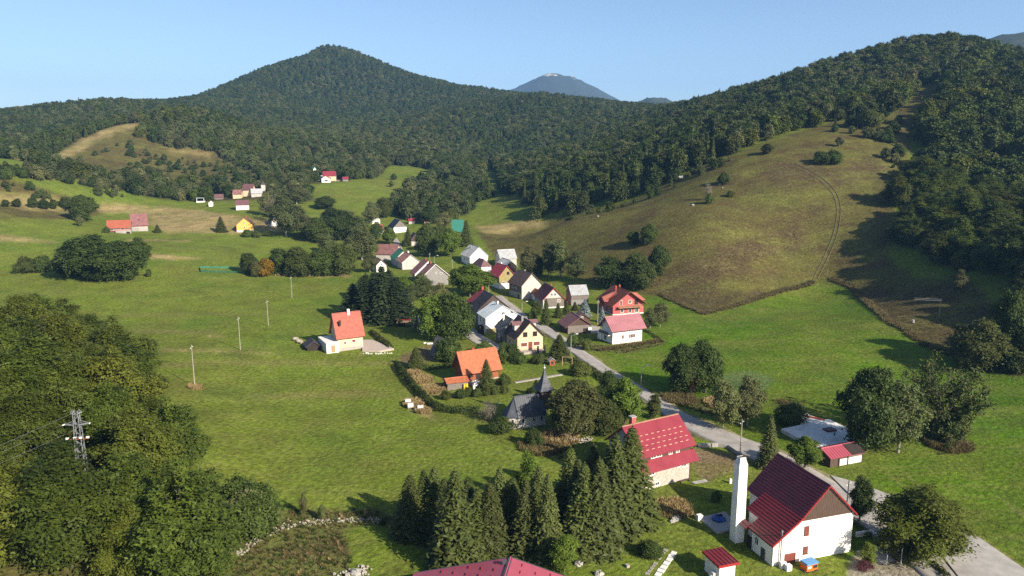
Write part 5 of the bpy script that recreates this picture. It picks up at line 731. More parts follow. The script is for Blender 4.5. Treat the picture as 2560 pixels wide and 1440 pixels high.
# --- stone guest house with bright red two-stage roof
S = house('stone_guest_house', 'large house of white rubble stone with a bright red roof in two stages', 'house', 23.96, 119.94, -60.4, 8.0, 11.6, 7.07, 10.4, 'stonewall', 'red_sheet', 'course', .8, .45, z=0, step=.22,
          win=[('r',4.35,3.3,dict(ww=.95,wh=1.15,bars=2)),('r',3.05,3.3,dict(ww=.6,wh=.8)),('r',2.1,3.45,dict(ww=.5,wh=.45)),('r',-2.8,3.25,dict(ww=1.0,wh=.9)),('r',-1.6,.9,dict(ww=.8,wh=.5)),
               ('r',-2.6,6.15,dict(ww=1.0,wh=.75)),('r',-1.4,6.15,dict(ww=1.0,wh=.75)),('r',1.1,6.05,dict(ww=.6,wh=.8)),('r',2.7,6.05,dict(ww=.6,wh=.8)),('b',-2.5,3,{}),('b',.5,3,{})], vb='red_sheet')
t = S['t']; b = MB(); slope(b, 4.0, 5.5, 5.6, 3.95, -6.0, 6.3, 'course', step=.22); b.build('pent_roof', M['red_sheet'], t)
b = MB(); b.box(4.003, 4.03, -5.8, 5.8, 5.3, 6.9); b.build('clerestory_wall', M['wooddark'], t)
b = MB()
for row, (s, off) in enumerate(((2.35,.4),(3.3,.0),(4.2,.55),(5.05,.2))):
    d = math.hypot(4.8, 4.0); zz = 10.4 - s*3.33/5.21; uu = s*4.0/5.21
    for k in range(10):
        v = -5.6 + off + k*1.25
        if v < 5.6: b.box(uu, uu+.09, v, v+.55, zz+.1, zz+.21)
tag(b.build('snow_guards', M['cream'], S['roof']), kind='stuff')
b = MB(); b.box(-.12,.12,-6.25,6.25,10.55,10.68); b.build('ridge_cap', M['woodlight'], S['roof'])
b = MB(); b.box(-1.7,-.9,-3.4,-2.5,9.0,11.3); c = b.build('chimney', M['redwall'], S['roof']); b = MB(); b.box(-1.8,-.8,-3.5,-2.4,11.3,11.45); b.build('chimney_cap', M['concrete'], S['roof'])
b = MB(); b.tube((4.12,5.7,-.3),(4.12,5.7,4.4),.06,.06,6); b.tube((4.9,5.9,6.35),(4.1,5.75,5.4),.06,.06,6); b.build('downpipe', M['shutter'], t)
b = MB(); b.box(4.0, 5.0, -6.2, 5.5, -1, .12); b.build('terrace_slab', M['paleconcrete'], t)
bn = empty('bench', (0,0,0)); bn.parent = None; u_ = R(-60.4); bx = lambda u, v: (23.96+math.cos(u_)*u-math.sin(u_)*v, 119.94+math.sin(u_)*u+math.cos(u_)*v)
bn.location = (*bx(4.7, 4.0), .12); bn.rotation_euler = (0,0,u_); tag(bn, 'low wooden bench against the rubble wall of the red roofed stone house', 'bench')
MB().box(-.2,.2,-1.1,1.1,.4,.46).build('seat', M['wooddark'], bn)
for s in (-.9,.9): MB().box(-.17,.17,s-.05,s+.05,0,.4).build('leg', M['wooddark'], bn)

# --- pink red roof cut by the lower edge of the picture
xr, yr = -.15, 83.05; th3 = R(-9.7)
S = house('low_pitched_building', 'wide low pitched pinkish red roof with grey ridge cap cut off by the bottom edge', 'building', xr + math.sin(th3)*8, yr - math.cos(th3)*8, -9.7, 24, 15.4, 3.2, 6.5, 'offwhite', 'red_sheet', 'plain', .5, .3, z=0)
S['roof'].data.materials[0] = M['rose'] if 'rose' in M else mat('rose', (.40,.085,.12), .45, .08, .6, spec=.45) or M['rose']
b = MB(); b.box(-.22,.22,-8.05,8.05,6.6,6.74); b.build('ridge_cap', M['lead'], S['roof'])
b = MB(); b.box(-.75,-.35,6.4,6.9,6.3,7.0); b.build('vent', M['darksteel'], S['roof'])
b = MB()
for row in range(6):
    for k in range(5):
        for sg in (-1, 1):
            u = sg*(1.6 + 1.75*row); v = 7.1 - k*1.55 - (row % 2)*.75
            zz = 6.5 - 3.3/12*abs(u) + .15; b.box(u-.03, u+.03, v-.28, v+.28, zz, zz+.14)
tag(b.build('snow_guards', M['bright_red'], S['roof']), kind='stuff')
for sg in (-1, 1):
    pf = [(0,6.4),(sg*12.5,6.4-3.4375),(sg*12.5,6.72-3.4375),(0,6.72)]
    MB().extr(pf if sg > 0 else pf[::-1], 7.95, 8.05).build('verge_board', M['lead'], S['roof'])

# --- little white shed with red lid roof
S4 = empty('pump_shed', (27.93, 89.81, 0), R(18)); tag(S4, 'small white shed with red ribbed single slope roof at the bottom edge', 'shed')
b = MB(); b.extr([(-1.2,-1.2),(1.2,-1.2),(1.2,2.55),(-1.2,2.55)], -1.7, 1.7); b.build('wall', M['white'], S4)
b = MB(); b.box(-1.5,1.5,-2.0,2.0,2.55,2.75)
for k in range(6): b.box(-1.5+k*.59, -1.44+k*.59, -2.0, 2.0, 2.75, 2.82)
rf = b.build('roof', M['crimson_sheet'], S4); b = MB(); b.box(-1.52,1.52,-2.08,-2.0,2.45,2.8); b.box(-1.58,-1.5,-2.08,2.0,2.45,2.8); b.box(1.5,1.58,-2.08,2.0,2.45,2.8); b.build('fascia', M['bright_red'], rf)
b = MB(); b.box(-1.75,-1.25,-1.2,-.4,-.4,1.3); b.box(-2.0,-1.75,-1.1,-.5,.2,.9); b.build('meter_box', M['paleconcrete'], S4)

# --- chapel with steeple
S = house('chapel', 'small whitewashed chapel with grey lead roof and polygonal end', 'chapel', 3.29, 145.57, -66.6, 4.21, 6.27, 2.99, 6.27, 'offwhite', 'lead', 'seam', .35, .1, z=0, rib=.45)
t = S['t']; b = MB(); w2 = 2.1; L2 = -3.14
ap = [(w2,L2),(1.05,L2-1.9),(-1.05,L2-1.9),(-w2,L2)]; b.slab(ap, -1.2, 2.99); b.build('apse_wall', M['offwhite'], t)
b = MB(); e = [(w2+.35,L2+.05),(1.3,L2-2.3),(-1.3,L2-2.3),(-w2-.35,L2+.05)]
b.add([(x,y,2.62) for x,y in e]+[(0,L2+.05,6.4)], [(1,0,4),(2,1,4),(3,2,4),(0,1,2,3)]); ar = b.build('apse_roof', M['lead'], t)
def arch(parent, loc, rz, ww=.55, wh=1.1):
    b = MB(); pts_ = [(-ww/2,-wh/2),(ww/2,-wh/2)] + [(ww/2*math.cos(a), wh/2-ww/2+ww/2*math.sin(a)+.05) for a in np.linspace(0, math.pi, 9)]
    b.extr(pts_, -.03, .02); o = put('window', b.mesh('window', M['frame']), parent, loc, rz)
    b = MB(); b.extr([(x*.78, z*.85) for x, z in pts_], -.045, 0); put('pane', b.mesh('pane', M['glass']), o, (0,-.004,0)); return o
for v in (-2.0, .4, 2.2): arch(t, (2.105, v, 1.7), R(90))
arch(t, (1.62, L2-.95, 1.7), R(61)); 
sx, sy = 3.29+math.cos(R(-66.6))*(-.2)-math.sin(R(-66.6))*3.6, 145.57+math.sin(R(-66.6))*(-.2)+math.cos(R(-66.6))*3.6
St = MB(); q = 1.15; St.box(-q,q,-q,q,3.0,7.3); stp = St.build('bell_tower', M['wooddark'], t); stp.location = (-.2,3.9,0)
for k in range(12):
    pass
b = MB()
for k in range(13): b.box(-q-.03,q+.03,-q-.03,-q-.002,3.1+k*.32,3.38+k*.32); b.box(q+.002,q+.03,-q-.03,q+.03,3.1+k*.32,3.38+k*.32); b.box(-q-.03,-q-.002,-q-.03,q+.03,3.1+k*.32,3.38+k*.32)
o = tag(b.build('tower_boards', M['wooddark'], stp), kind='stuff')
b = MB(); prof = [(1.75,7.1),(1.25,7.75),(.86,8.6),(.5,9.7),(.2,10.9),(.05,11.6)]
for k in range(8):
    pass
vs_ = []; fs_ = []
for r_, z_ in prof: vs_ += [(r_*sx_, r_*sy_, z_) for sx_, sy_ in ((-1,-1),(1,-1),(1,1),(-1,1))]
for j in range(len(prof)-1):
    for i in range(4): fs_.append((j*4+i, j*4+(i+1)%4, j*4+4+(i+1)%4, j*4+4+i))
b.add(vs_, fs_ + [(3,2,1,0)])
for j, (r_, z_) in enumerate(prof[1:-1]): b.box(-r_-.02, r_+.02, -r_-.02, r_+.02, z_-.02, z_+.02)
sp1 = b.build('spire', M['lead'], stp)
b = MB(); b.ball((0,0,11.75), .2, 8, 6); b.tube((0,0,11.5),(0,0,12.5),.03,.03,5); b.box(-.22,.22,-.025,.025,12.2,12.26); b.build('finial', M['frame'], sp1)

# --- orange roofed timber house and its shed
S = house('timber_house', 'brown timber house with a large plain bright orange tiled roof', 'house', -9.01, 179.18, -63.1, 6.04, 9.37, 3.32, 7.16, 'woodred', 'orange_tile', 'course', .8, .8,
          chim=[(-.8,-.6,.5,.5,'brick')], win=[('r',-2.9,1.9,dict(ww=.9,wh=1.0,fm='darkframe')),('r',2.4,1.9,dict(ww=1.0,wh=1.1,fm='darkframe'))], doors=[('r',-.9,dict(dw=1.1,dh=2.1,dm='blackbrown'))], plinth=('plinth', .35))
for v in (-5.1, 5.1): MB().box(3.4, 3.6, v-.1, v+.1, -.5, 2.6).build('porch_post', M['woodred'], S['t'])
b = MB(); b.slab([(3.02,-4.6),(5.0,-4.2),(5.0,1.5),(3.02,1.5)], -.8, .12); b.build('terrace_slab', M['paving'], S['t'])
S = house('garden_shed', 'low dark boarded shed with shallow orange roof below the orange roofed house', 'shed', -13.75, 171.8, -68.2, 3.13, 5.24, 1.75, 2.35, 'wooddark', 'orange_tile', 'course', .3, .3)
boards(S['t'], 'shed_boards', 'woodgrey', 'r', S, -2.6, 2.6, -.4, 1.6)
# --- salmon roofed house with white flat annex
S = house('salmon_roofed_house', 'white house with steep salmon red roof and white flat topped annex in the meadow', 'house', -48.22, 207.46, -60.9, 6.74, 7.3, 4.58, 10.23, 'cream', 'salmon_tile', 'course', .6, .6,
          chim=[(.2,.6,1.1,.75,'paleconcrete')], win=[('r',-1.6,2.2,dict(ww=.55,wh=.75,shut='shutter',closed=True)),('r',1.0,2.5,dict(ww=1.0,wh=.8,shut='shutter',closed=True)),('r',2.9,2.4,dict(ww=.3,wh=.3)),('b',-1.2,2.4,{}),('b',1.2,5.6,{})], plinth=('plinth', .9))
t = S['t']; b = MB(); b.extr([(-4.6,-1.2),(4.2,-1.2),(4.2,2.75),(-4.6,2.75)], -7.2, -3.66); b.build('annex_wall', M['white'], t)
b = MB(); b.box(-4.7,4.3,-7.3,-3.66,2.75,2.95); b.build('terrace_slab', M['paleconcrete'], t)
door(t, (4.21,-5.3,.1), R(90), .95, 2.0, 'woodlight'); b = MB(); b.box(2.2,2.7,-2.9,-2.4,7.2,8.7); b.build('roof_vent', M['blackbrown'], S['roof'])
b = MB(); b.tube((3.45,3.6,-.2),(3.45,3.6,4.2),.06,.06,6); b.build('downpipe', M['frame'], t)
u_ = R(-60.9); bx = lambda u, v: (-48.22+math.cos(u_)*u-math.sin(u_)*v, 207.46+math.sin(u_)*u+math.cos(u_)*v)
px_, py_ = bx(-2.6, -9.6)
house('dark_shed', 'dark brown low shed leaning beside the salmon roofed house', 'shed', px_, py_, 25, 3.6, 4.6, 1.3, 2.6, 'blackbrown', 'slate', 'course', .35, .3)
# --- cream house with dormers, annex behind
S = house('cream_house', 'cream rendered gable house with dark brown roof and closed red brown shutters', 'house', 3.61, 206.45, 20.9, 7.84, 8.84, 4.5, 8.55, 'cream', 'brown_tile', 'course', .75, .6,
          chim=[(-.9,-.4,1.0,.65,'greywall')], plinth=('plinth', .45),
          win=[('f',-1.55,5.0,dict(ww=1.15,wh=1.2,bars=1,fm='darkframe')),('f',1.45,5.0,dict(ww=1.15,wh=1.2,bars=1,fm='darkframe')),('f',-1.9,2.1,dict(ww=1.9,wh=1.1,shut='shutter',closed=True)),('f',2.0,2.1,dict(ww=1.9,wh=1.1,shut='shutter',closed=True)),('l',-1.5,2,{}),('l',1.5,2,{})],
          doors=[('f',.05,dict(dw=.95,dh=2.1,z=.55))])
t = S['t']
for sg, v, nm in ((-1, -.3, 'dormer'), (1, .6, 'dormer')):
    o = bpy.data.objects.new(nm, None); link(o, S['roof']); o.location = (sg*2.6, v, 5.6)
    b = MB(); b.box(-.9 if sg < 0 else -1.2, 1.2 if sg < 0 else .9, -.85, .85, 0, 1.6); b.build('dormer_wall', M['offwhite'], o)
    b = MB(); b.add([(-1.6,-1.1,1.55),(1.6,-1.1,1.55),(1.6,1.1,1.55),(-1.6,1.1,1.55),(-1.6*(-sg if 0 else 1),0,2.5),(1.6,0,2.5)],[(0,1,5,4),(2,3,4,5),(3,0,4),(1,2,5),(3,2,1,0)]); b.build('dormer_roof', M['mauve'], o)
bt = MB(); bt.box(-3.9,3.9,-6.6,-4.45,-1.2,.4); bt.build('terrace_slab', M['plinth'], t)
fn = MB()
for k in range(17): fn.box(-3.8+k*.46,-3.77+k*.46,-6.55,-6.5,.4,1.25)
fn.box(-3.8,3.6,-6.55,-6.5,1.2,1.26); tag(fn.build('railing', M['darksteel'], t), kind='stuff')
for u in (1.3, 3.4): MB().box(u-.2,u+.2,-7.3,-6.9,-1,2.0).build('gate_post', M['blackbrown'], t)
u_ = R(20.9); bx = lambda u, v: (3.61+math.cos(u_)*u-math.sin(u_)*v, 206.45+math.sin(u_)*u+math.cos(u_)*v)
px_, py_ = bx(-1.9, 7.6)
house('slate_annex', 'grey house part with speckled slate roof joined behind the cream house', 'house', px_, py_, 20.9, 6.2, 6.0, 4.4, 7.3, 'greywall', 'greyslate', 'course', .5, .3, chim=[(-1.2,1.5,.9,.5,'paleconcrete')], win=[('l',0,2.2,{})], doors=[('l',-2,dict(dm='blackbrown'))])
# --- white house with pale blue metal roof, dark speckled roof house, red roof behind
S = house('white_metal_roof_house', 'bright white house with pale blue sheet metal roof and yellow base corner', 'house', -4.28, 227.0, 20.4, 11.17, 7.87, 5.2, 8.64, 'white', 'metal_blue', 'seam', .3, .3, chim=[(-.3,-.2,.9,.4,'paleconcrete')],
      win=[('f',.2,6.3,dict(ww=.9,wh=.75)),('f',3.0,6.4,dict(ww=.85,wh=.75)),('f',-1.6,3.3,dict(ww=.3,wh=1.2)),('l',-2.4,3.8,{}),('l',1,3.8,{})])
b = MB(); b.box(-5.6,1.0,-3.99,-3.936,-1.2,1.75); b.build('painted_base', M['mustard'], S['t'])
b = MB(); b.box(-6.9,-5.6,-1.9,.4,-.5,2.2); b.build('porch', M['blackbrown'], S['t'])
S = house('dark_roof_house', 'long house with dark slate roof dotted with snow guards behind the white one', 'house', -7.6, 237.2, 24, 10.6, 7.6, 5.7, 10.1, 'greywall', 'slate', 'course', .5, .3, gable=('wooddark', 5.8, (-1,)), win=[('l',-1,3,{}),('l',2,3,{})])
b = MB(); rg = random.Random(3)
for k in range(26):
    u = -rg.uniform(1.2,5); v = -3.4 + (k % 7)*1.05; zz = roof_z(S, u)+.2; b.box(u-.12,u+.12,v-.28,v+.28,zz,zz+.12)
tag(b.build('snow_guards', M['blackbrown'], S['roof']), kind='stuff')
house('red_roof_house', 'house with narrow dark red roof strip and red chimney behind the speckled roof', 'house', -9.6, 249.2, 19.5, 10.5, 6.0, 5.1, 8.8, 'redwall', 'crimson_sheet', 'seam', .4, .3, chim=[(-.2,1.5,1.3,.7,'brick')], win=[('l',0,2.6,{})])
# --- pink roof house, brown barn, red house
S = house('pink_roofed_house', 'white two storey house with faded pink sheet roof and wide eaves', 'house', 33.04, 213.8, -65.7, 6.08, 10.25, 4.92, 7.67, 'white', 'pink_sheet', 'seam', 1.0, 1.0, rib=.55,
      win=[('r',-1.6,2.0,dict(ww=.7,wh=1.1,shut='shutter',closed=True)),('r',1.7,2.0,dict(ww=1.0,wh=1.1,shut='shutter')),('r',.3,4.3,dict(ww=1.0,wh=.6,shut='shutter',closed=True)),('f',-1.0,1.4,dict(ww=1.2,wh=1.3))], plinth=('plinth', .2), vb='red_sheet')
b = MB(); b.box(-3.0,2.2,-6.2,-5.13,2.5,2.7); b.build('balcony', M['paleconcrete'], S['t'])
b = MB()
for k in range(12): b.box(-3.0+k*.45,-2.7+k*.45,-6.25,-6.2,2.7,3.6)
tag(b.build('balcony_boards', M['wooddark'], S['t']), kind='stuff')
b = MB(); b.box(-5.2,-3.05,-5.3,-1.5,-1,2.6); b.build('side_wing', M['white'], S['t'])
S = house('brown_barn', 'dark brown plank barn with broad low mauve brown roof beside the lane', 'barn', 20.2, 226.13, 14, 7.7, 7.6, 2.54, 5.0, 'wooddark', 'mauve', 'seam', .9, .5, rib=.7)
t = S['t']; b = MB(); n = 9
for i in range(n): b.box(-3.83,3.83,-3.85-.02*(i%2),-3.803,-.4+i*.33,-.1+i*.33)
tag(b.build('barn_boards', M['woodgrey'], t), kind='stuff')
b = MB(); slope(b, .15, 5.16, 1.1, 4.55, -2.6, 4.1, 'plain', th=.06); b.build('roof_light', M['metal_blue'], S['roof'])
b = MB(); b.extr([(.5,-1),(5.6,-1),(5.6,3.1),(3.0,4.7),(.5,3.1)], 2.4, 5.6); b.build('rear_wing_wall', M['wooddark'], t)
b = MB(); slope(b, 3.0, 4.8, .2, 3.0, 2.0, 5.9, 'plain'); slope(b, 3.0, 4.8, 5.9, 2.9, 2.0, 5.9, 'plain'); b.build('rear_wing_roof', M['mauve'], t); window(t, (3.0, 2.39, 3.4), 0, .5, .8); door(t, (1.7,-3.9,-.2), 0, .7, 1.6, 'blackbrown')
b = MB(); b.box(2.6,3.7,-4.7,-3.9,1.0,1.8); b.build('white_board', M['white'], t)
S = house('red_house', 'large red rendered house with rust tiled roof and long front balcony', 'house', 39.05, 255.86, 17.0, 11.77, 11.48, 4.04, 8.26, 'redwall', 'rust_tile', 'course', 1.0, 1.3,
      chim=[(-1.6,1.5,.9,.5,'brick'),(.8,3.5,.8,.5,'brick')], plinth=('paleconcrete', .5),
      win=[('f',.6,4.6,dict(ww=.9,wh=1.1,shut='woodlight')),('f',-2.9,4.4,dict(ww=.8,wh=1.7,shut='shutter',closed=True)),('f',-2.4,1.5,dict(ww=1.0,wh=1.0)),('f',.6,1.4,dict(ww=1.1,wh=1.1)),('f',3.2,1.4,dict(ww=1.1,wh=1.3,shut='woodlight')),('l',-3,1.8,{}),('l',1,1.8,{})], doors=[('f',3.0,dict(dw=1.1,dh=1.9,dm='blackbrown',z=3.3))])
t = S['t']; b = MB(); b.box(-4.3,5.0,-7.3,-5.745,2.75,2.95); b.build('balcony', M['woodlight'], t)
b = MB()
for k in range(24): b.box(-4.25+k*.39,-4.2+k*.39,-7.28,-7.22,2.95,3.8)
b.box(-4.3,5.0,-7.3,-7.2,3.75,3.85); tag(b.build('balcony_rail', M['woodlight'], t), kind='stuff')
b = MB(); b.add([(-7.4,-1.8,4.2),(-2.4,-1.8,6.9),(-7.4,.4,5.6),(-7.4,2.6,4.2),(-2.4,2.6,6.9),(-1.8,.4,7.3)],[(0,1,5,2),(2,5,4,3)]); b.build('gablet_roof', M['salmon_tile'], S['roof'])
b = MB(); b.add([(-7.1,-1.6,4.2),(-7.1,2.4,4.2),(-7.1,.4,5.4),(-5,.4,5.4),(-5,-1.6,4.2),(-5,2.4,4.2)],[(1,0,2),(0,4,3,2),(5,1,2,3)]); b.build('gablet_wall', M['redwall'], S['roof'])
b = MB(); b.box(5.4,9.2,1.0,5.4,-1,3.4); b.build('side_wing_wall', M['redwall'], t)
b = MB(); b.add([(4.6,.4,3.5),(9.9,.4,3.5),(9.9,6.0,3.5),(4.6,6.0,3.5),(5.2,3.2,5.9),(7.4,3.2,5.9)],[(0,1,5,4),(1,2,5),(2,3,4,5),(3,0,4),(3,2,1,0)]); b.build('side_wing_roof', M['salmon_tile'], t)
# --- grey barn, red gable house, cream house with brown roof, and the row behind
S = house('grey_barn', 'tall narrow grey barn with pale sheet roof and boarded upper half', 'barn', 24.74, 271.98, -79.6, 7.49, 6.63, 4.04, 6.93, 'greywall', 'metal_grey', 'seam', .2, .2)
boards(S['t'], 'barn_boards', 'woodgrey', 'r', S, -3.2, 3.2, 2.3, 3.95); b = MB(); b.box(-3.7,3.7,-3.36,-3.317,-1,4.0); b.build('side_wall', M['palered'], S['t'])
S = house('red_gable_house', 'grey boarded house with dark red steep roof and white upper gable', 'house', 13.91, 268.39, 14.4, 8.04, 10.92, 3.43, 7.54, 'offwhite', 'crimson_sheet', 'seam', .5, .4, chim=[(1.2,1.5,.5,.45,'brick')], vb='bright_red',
      win=[('f',-.75,5.2,dict(ww=.7,wh=.9)),('f',.55,5.2,dict(ww=.7,wh=.9)),('f',2.0,2.8,dict(ww=.9,wh=.9,shut='woodlight')),('l',-3,1.8,{}),('l',0,1.8,{})], plinth=('white', .5))
boards(S['t'], 'front_boards', 'woodgrey', 'f', S, -3.6, 4.0, .6, 3.9, .24)
S = house('brown_roof_house', 'pale house with broad brown roof, boarded side and white lower storey', 'house', 5.1, 284.32, 30.1, 8.76, 9.93, 5.61, 9.94, 'offwhite', 'brown_tile', 'course', .5, .5, chim=[(.5,1.0,.7,.5,'greywall')])
S['roof'].data.materials[0] = mat('umber_tile', (.15,.10,.085), .65, .2, 1, .2, 6) or M['umber_tile']
boards(S['t'], 'side_boards', 'woodgrey', 'l', S, -4.9, 4.9, 2.4, 5.3); door(S['t'], (-4.4,-2.5,-.3), R(-90), 1.1, 1.9, 'darksteel')
for v in (-.5, 2): window(S['t'], (-4.46, v, 4.0), R(-90), .9, .9)
house('tiny_annex', 'tiny white annex with light orange roof between brown roof house and red gable', 'shed', 9.6, 279.2, 25, 3.2, 3.4, 2.6, 3.9, 'white', 'rust_tile', 'course', .3, .3, win=[('f',-.4,1.5,dict(ww=.5,wh=.8))])
S = house('yellow_red_roof_house', 'mustard yellow house with carmine red roof left of the brown roof house', 'house', -4.2, 302.45, 27, 7.0, 9.0, 5.4, 9.3, 'mustard', 'crimson_sheet', 'seam', .5, .4, vb='red_sheet', chim=[(.4,1.5,.8,.5,'paleconcrete')], win=[('f',.6,6.3,dict(ww=1.0,wh=1.1,fm='darkframe')),('f',-1.5,2.4,{}),('l',-1,2,{})], plinth=('white', 2.2))
S['roof'].data.materials[0] = mat('carmine_sheet', (.33,.03,.045), .5, .12, .6, spec=.4) or M['carmine_sheet']
house('hip_roof_house', 'white house with small maroon hipped roof behind the big bright maple', 'house', -14.61, 348.95, 27.7, 5.2, 10.0, 3.16, 6.0, 'white', 'mauve', hip=2.6, ov=.4, og=.4)
S = house('white_barn', 'tall plain white gable house with grey metal roof at the edge of the slope', 'house', -18.79, 364.44, 24.2, 9.67, 11.9, 4.29, 8.7, 'white', 'metal_grey', 'seam', .5, .3, chim=[(-1.2,2.0,.3,.6,'greywall')], win=[('l',-2,2.4,{}),('l',1.5,2.4,{})])
house('grey_roof_house', 'house with flat looking pale grey sheet roof right of the white gable house', 'house', -3.07, 358.71, -69.8, 7.98, 8.42, 3.79, 7.58, 'offwhite', 'metal_grey', 'seam', .3, .3, win=[('f',0,2.2,{})])
house('dark_gable_house', 'low house with blue grey metal roof and dark gable before the pale grey roof', 'house', -2.54, 346.92, 20.5, 5.47, 11.56, 3.61, 5.91, 'blackbrown', 'metal_grey', 'seam', .4, .3)
S = house('twin_roof_house', 'grey gabled house with two stepped maroon brown roofs and white bargeboards', 'house', -34.67, 305.5, 27.3, 11.6, 11.9, 4.02, 8.9, 'greywall', 'mauve', 'seam', .5, .5, vb='frame', chim=[(-.3,4.2,1.0,.6,'brick'),(-.4,-2.0,.7,.6,'brick')], win=[('f',.3,5.2,dict(ww=.6,wh=.7)),('f',2.6,4.9,dict(ww=.9,wh=.5)),('l',-3,2,{})])
b = MB(); slope(b, -.4, 9.6, -6.9, 4.1, .3, 6.6, 'seam'); b.build('raised_roof', M['mauve'], S['roof']); b = MB(); b.extr([(-6.7,4.2),(-.5,9.45),(-.5,8.0),(-6.7,2.8)][::-1], .2, .32); b.build('step_wall', M['white'], S['t'])
house('green_roof_house', 'rear half of the long row with dark green sheet roof', 'house', -56.13, 367.77, 19.9, 8.81, 11.0, 3.3, 7.34, 'offwhite', 'green_sheet', 'seam', .4, .3)
house('pink_roof_row_house', 'front half of the long row with weathered pinkish brown roof', 'house', -50.4, 351.9, 21, 8.6, 11.5, 3.6, 7.1, 'offwhite', 'brownpink', 'seam', .4, .3, chim=[(1.0,4.0,.6,.6,'white')], vb='metal_grey')
house('long_mauve_house', 'old house with broad two tone mauve brown roof left of the green roof', 'house', -65.54, 387.09, -100, 11.5, 10.6, 3.48, 7.73, 'offwhite', 'brownpink', 'course', .4, .4, chim=[(0,1,.4,.4,'brick')])
house('small_mauve_shed', 'small white walled outhouse with mauve brown roof below the long mauve house', 'shed', -63.12, 344.05, 21.7, 4.6, 9.5, 3.34, 5.6, 'white', 'mauve', 'seam', .3, .3)
house('navy_roof_house', 'white house with navy blue roof and grey shingled gable', 'house', -73.64, 469.83, 27.7, 8.95, 10.97, 2.82, 7.18, 'white', 'navy', 'course', .4, .3, gable=('woodgrey', 2.9, (-1,)), win=[('f',1.2,1.6,dict(ww=.6,wh=.8))])
house('red_roof_cottage', 'tiny cottage with plain bright red roof beside the lane bend', 'cottage', -84.55, 463.32, -62, 5.2, 4.4, 2.12, 5.33, 'white', 'red_sheet', 'seam', .5, .4)
house('brown_gable_cottage', 'small cottage with white gable and brown boarded middle beside small spruce', 'cottage', -57.5, 431, 20, 6.0, 7.0, 3.6, 6.6, 'offwhite', 'brown_tile', 'course', .4, .4, gable=('wooddark', 2.2, (-1,)))
house('teal_roof_cabin', 'steep cabin with teal sheet roof half hidden by the pointed spruce', 'cabin', -33.48, 450.5, -86, 8.06, 6.4, 1.12, 7.38, 'wooddark', 'teal_sheet', 'seam', .5, .5)
house('white_low_cottage', 'low white cottage end with brown roof behind the lane trees', 'cottage', -92.5, 494, 15, 6, 7, 2.6, 5, 'white', 'brown_tile', 'course', .4, .3)
for (xx, yy, lab) in ((-67.5, 492, 'tiny red roofed hut left of two behind the lane'), (-56.5, 488, 'tiny red roofed hut right of two behind the lane')):
    house('hut', lab, 'hut', xx, yy, -80, 3, 4, 2.0, 3.2, 'offwhite', 'carmine_sheet', 'plain', .3, .3, group='tiny red roofed huts')
S = house('yellow_house', 'bright yellow gable house with mauve roof at the edge of straw field', 'house', -165.16, 452.21, 16.1, 9.6, 8.31, 4.2, 8.4, 'yellow', 'mauve', 'seam', .6, .5, chim=[(.8,1.5,.8,.6,'brick')], win=[('f',-.3,5.2,dict(ww=.8,wh=.9)),('f',-.2,2.4,dict(ww=.8,wh=.9)),('f',-2.8,3.9,dict(ww=.4,wh=.8))], plinth=('paleconcrete', .8), vb='mauve')
b = MB(); b.add([(1.5,-2.2,7.2),(4.2,-2.2,6.3),(4.2,.8,6.3),(1.5,.8,7.2),(4.2,-2.2,5.0),(4.2,.8,5.0)],[(0,1,2,3),(1,4,5,2)]); b.build('dormer_roof', M['mauve'], S['roof'])
house('navy_cabin', 'steep dark navy roofed cabin at right end of straw field', 'cabin', -153.28, 468.85, 38.6, 5.24, 5.76, 1.7, 6.13, 'white', 'navy', 'course', .4, .3)
S = house('farmhouse', 'long low farmhouse with orange red roof and veranda on the left meadow', 'house', -232.13, 431.75, -68.6, 7.83, 12.22, 3.83, 7.6, 'greywall', 'salmon_tile', 'course', .5, .3, win=[('r',-4,2.6,dict(ww=2.4,wh=1.0,bars=3)),('r',2,2.7,dict(ww=1.6,wh=.9,bars=2)),('r',1,.6,dict(ww=1.0,wh=.7))], z=8.9)
S['roof'].data.materials[0] = mat('scarlet_tile', (.42,.125,.075), .75, .15, .8, .2, 6) or M['scarlet_tile']
b = MB(); b.box(3.92,6.2,-1.5,6.5,-1.2,2.1); b.build('terrace_wall', M['concrete'], S['t']); b = MB(); b.box(3.92,4.9,-6.0,-2.0,1.8,2.0)
for k in range(6): b.box(4.8,4.9,-5.9+k*.75,-5.8+k*.75,2.0,2.9)
b.build('veranda', M['redwall'], S['t']); b = MB(); b.box(6.15,6.2,-1.4,6.4,2.1,2.9); b.build('terrace_rail', M['palered'], S['t']); b = MB(); b.box(6.19,6.24,4.0,6.0,0,1.5); b.build('garage_opening', M['blackbrown'], S['t'])
S = house('farm_barn', 'high barn with faded pinkish mauve roof joined to right end of the farmhouse', 'barn', -226.35, 443.72, -61.4, 9.94, 8.66, 3.94, 10.0, 'concrete', 'brownpink', 'course', .5, .5, win=[('f',0,2,{})], z=9.3)
S['roof'].data.materials[0] = mat('faded_rose_tile', (.27,.125,.125), .7, .2, .7, .2, 6) or M['faded_rose_tile']
b = MB(); b.box(4.975,5.03,-4.3,4.3,2.9,3.7); b.build('orange_band', M['salmon_tile'], S['t']); b = MB(); b.box(2.9,3.3,-.5,.3,6.4,7.0); b.build('skylight', M['navy'], S['roof'])
house('white_outhouse', 'low white walled house with mauve roof on the edge of the straw field', 'house', -191.44, 521.46, -71.8, 6.81, 8.52, 3.11, 6.11, 'white', 'mauve', 'seam', .3, .3)
house('brown_hamlet_house', 'far house with large mauve brown roof among the valley trees', 'house', -208.0, 582.9, -85, 9.1, 7.4, 4.6, 8.6, 'cream', 'mauve', 'course', .5, .5)
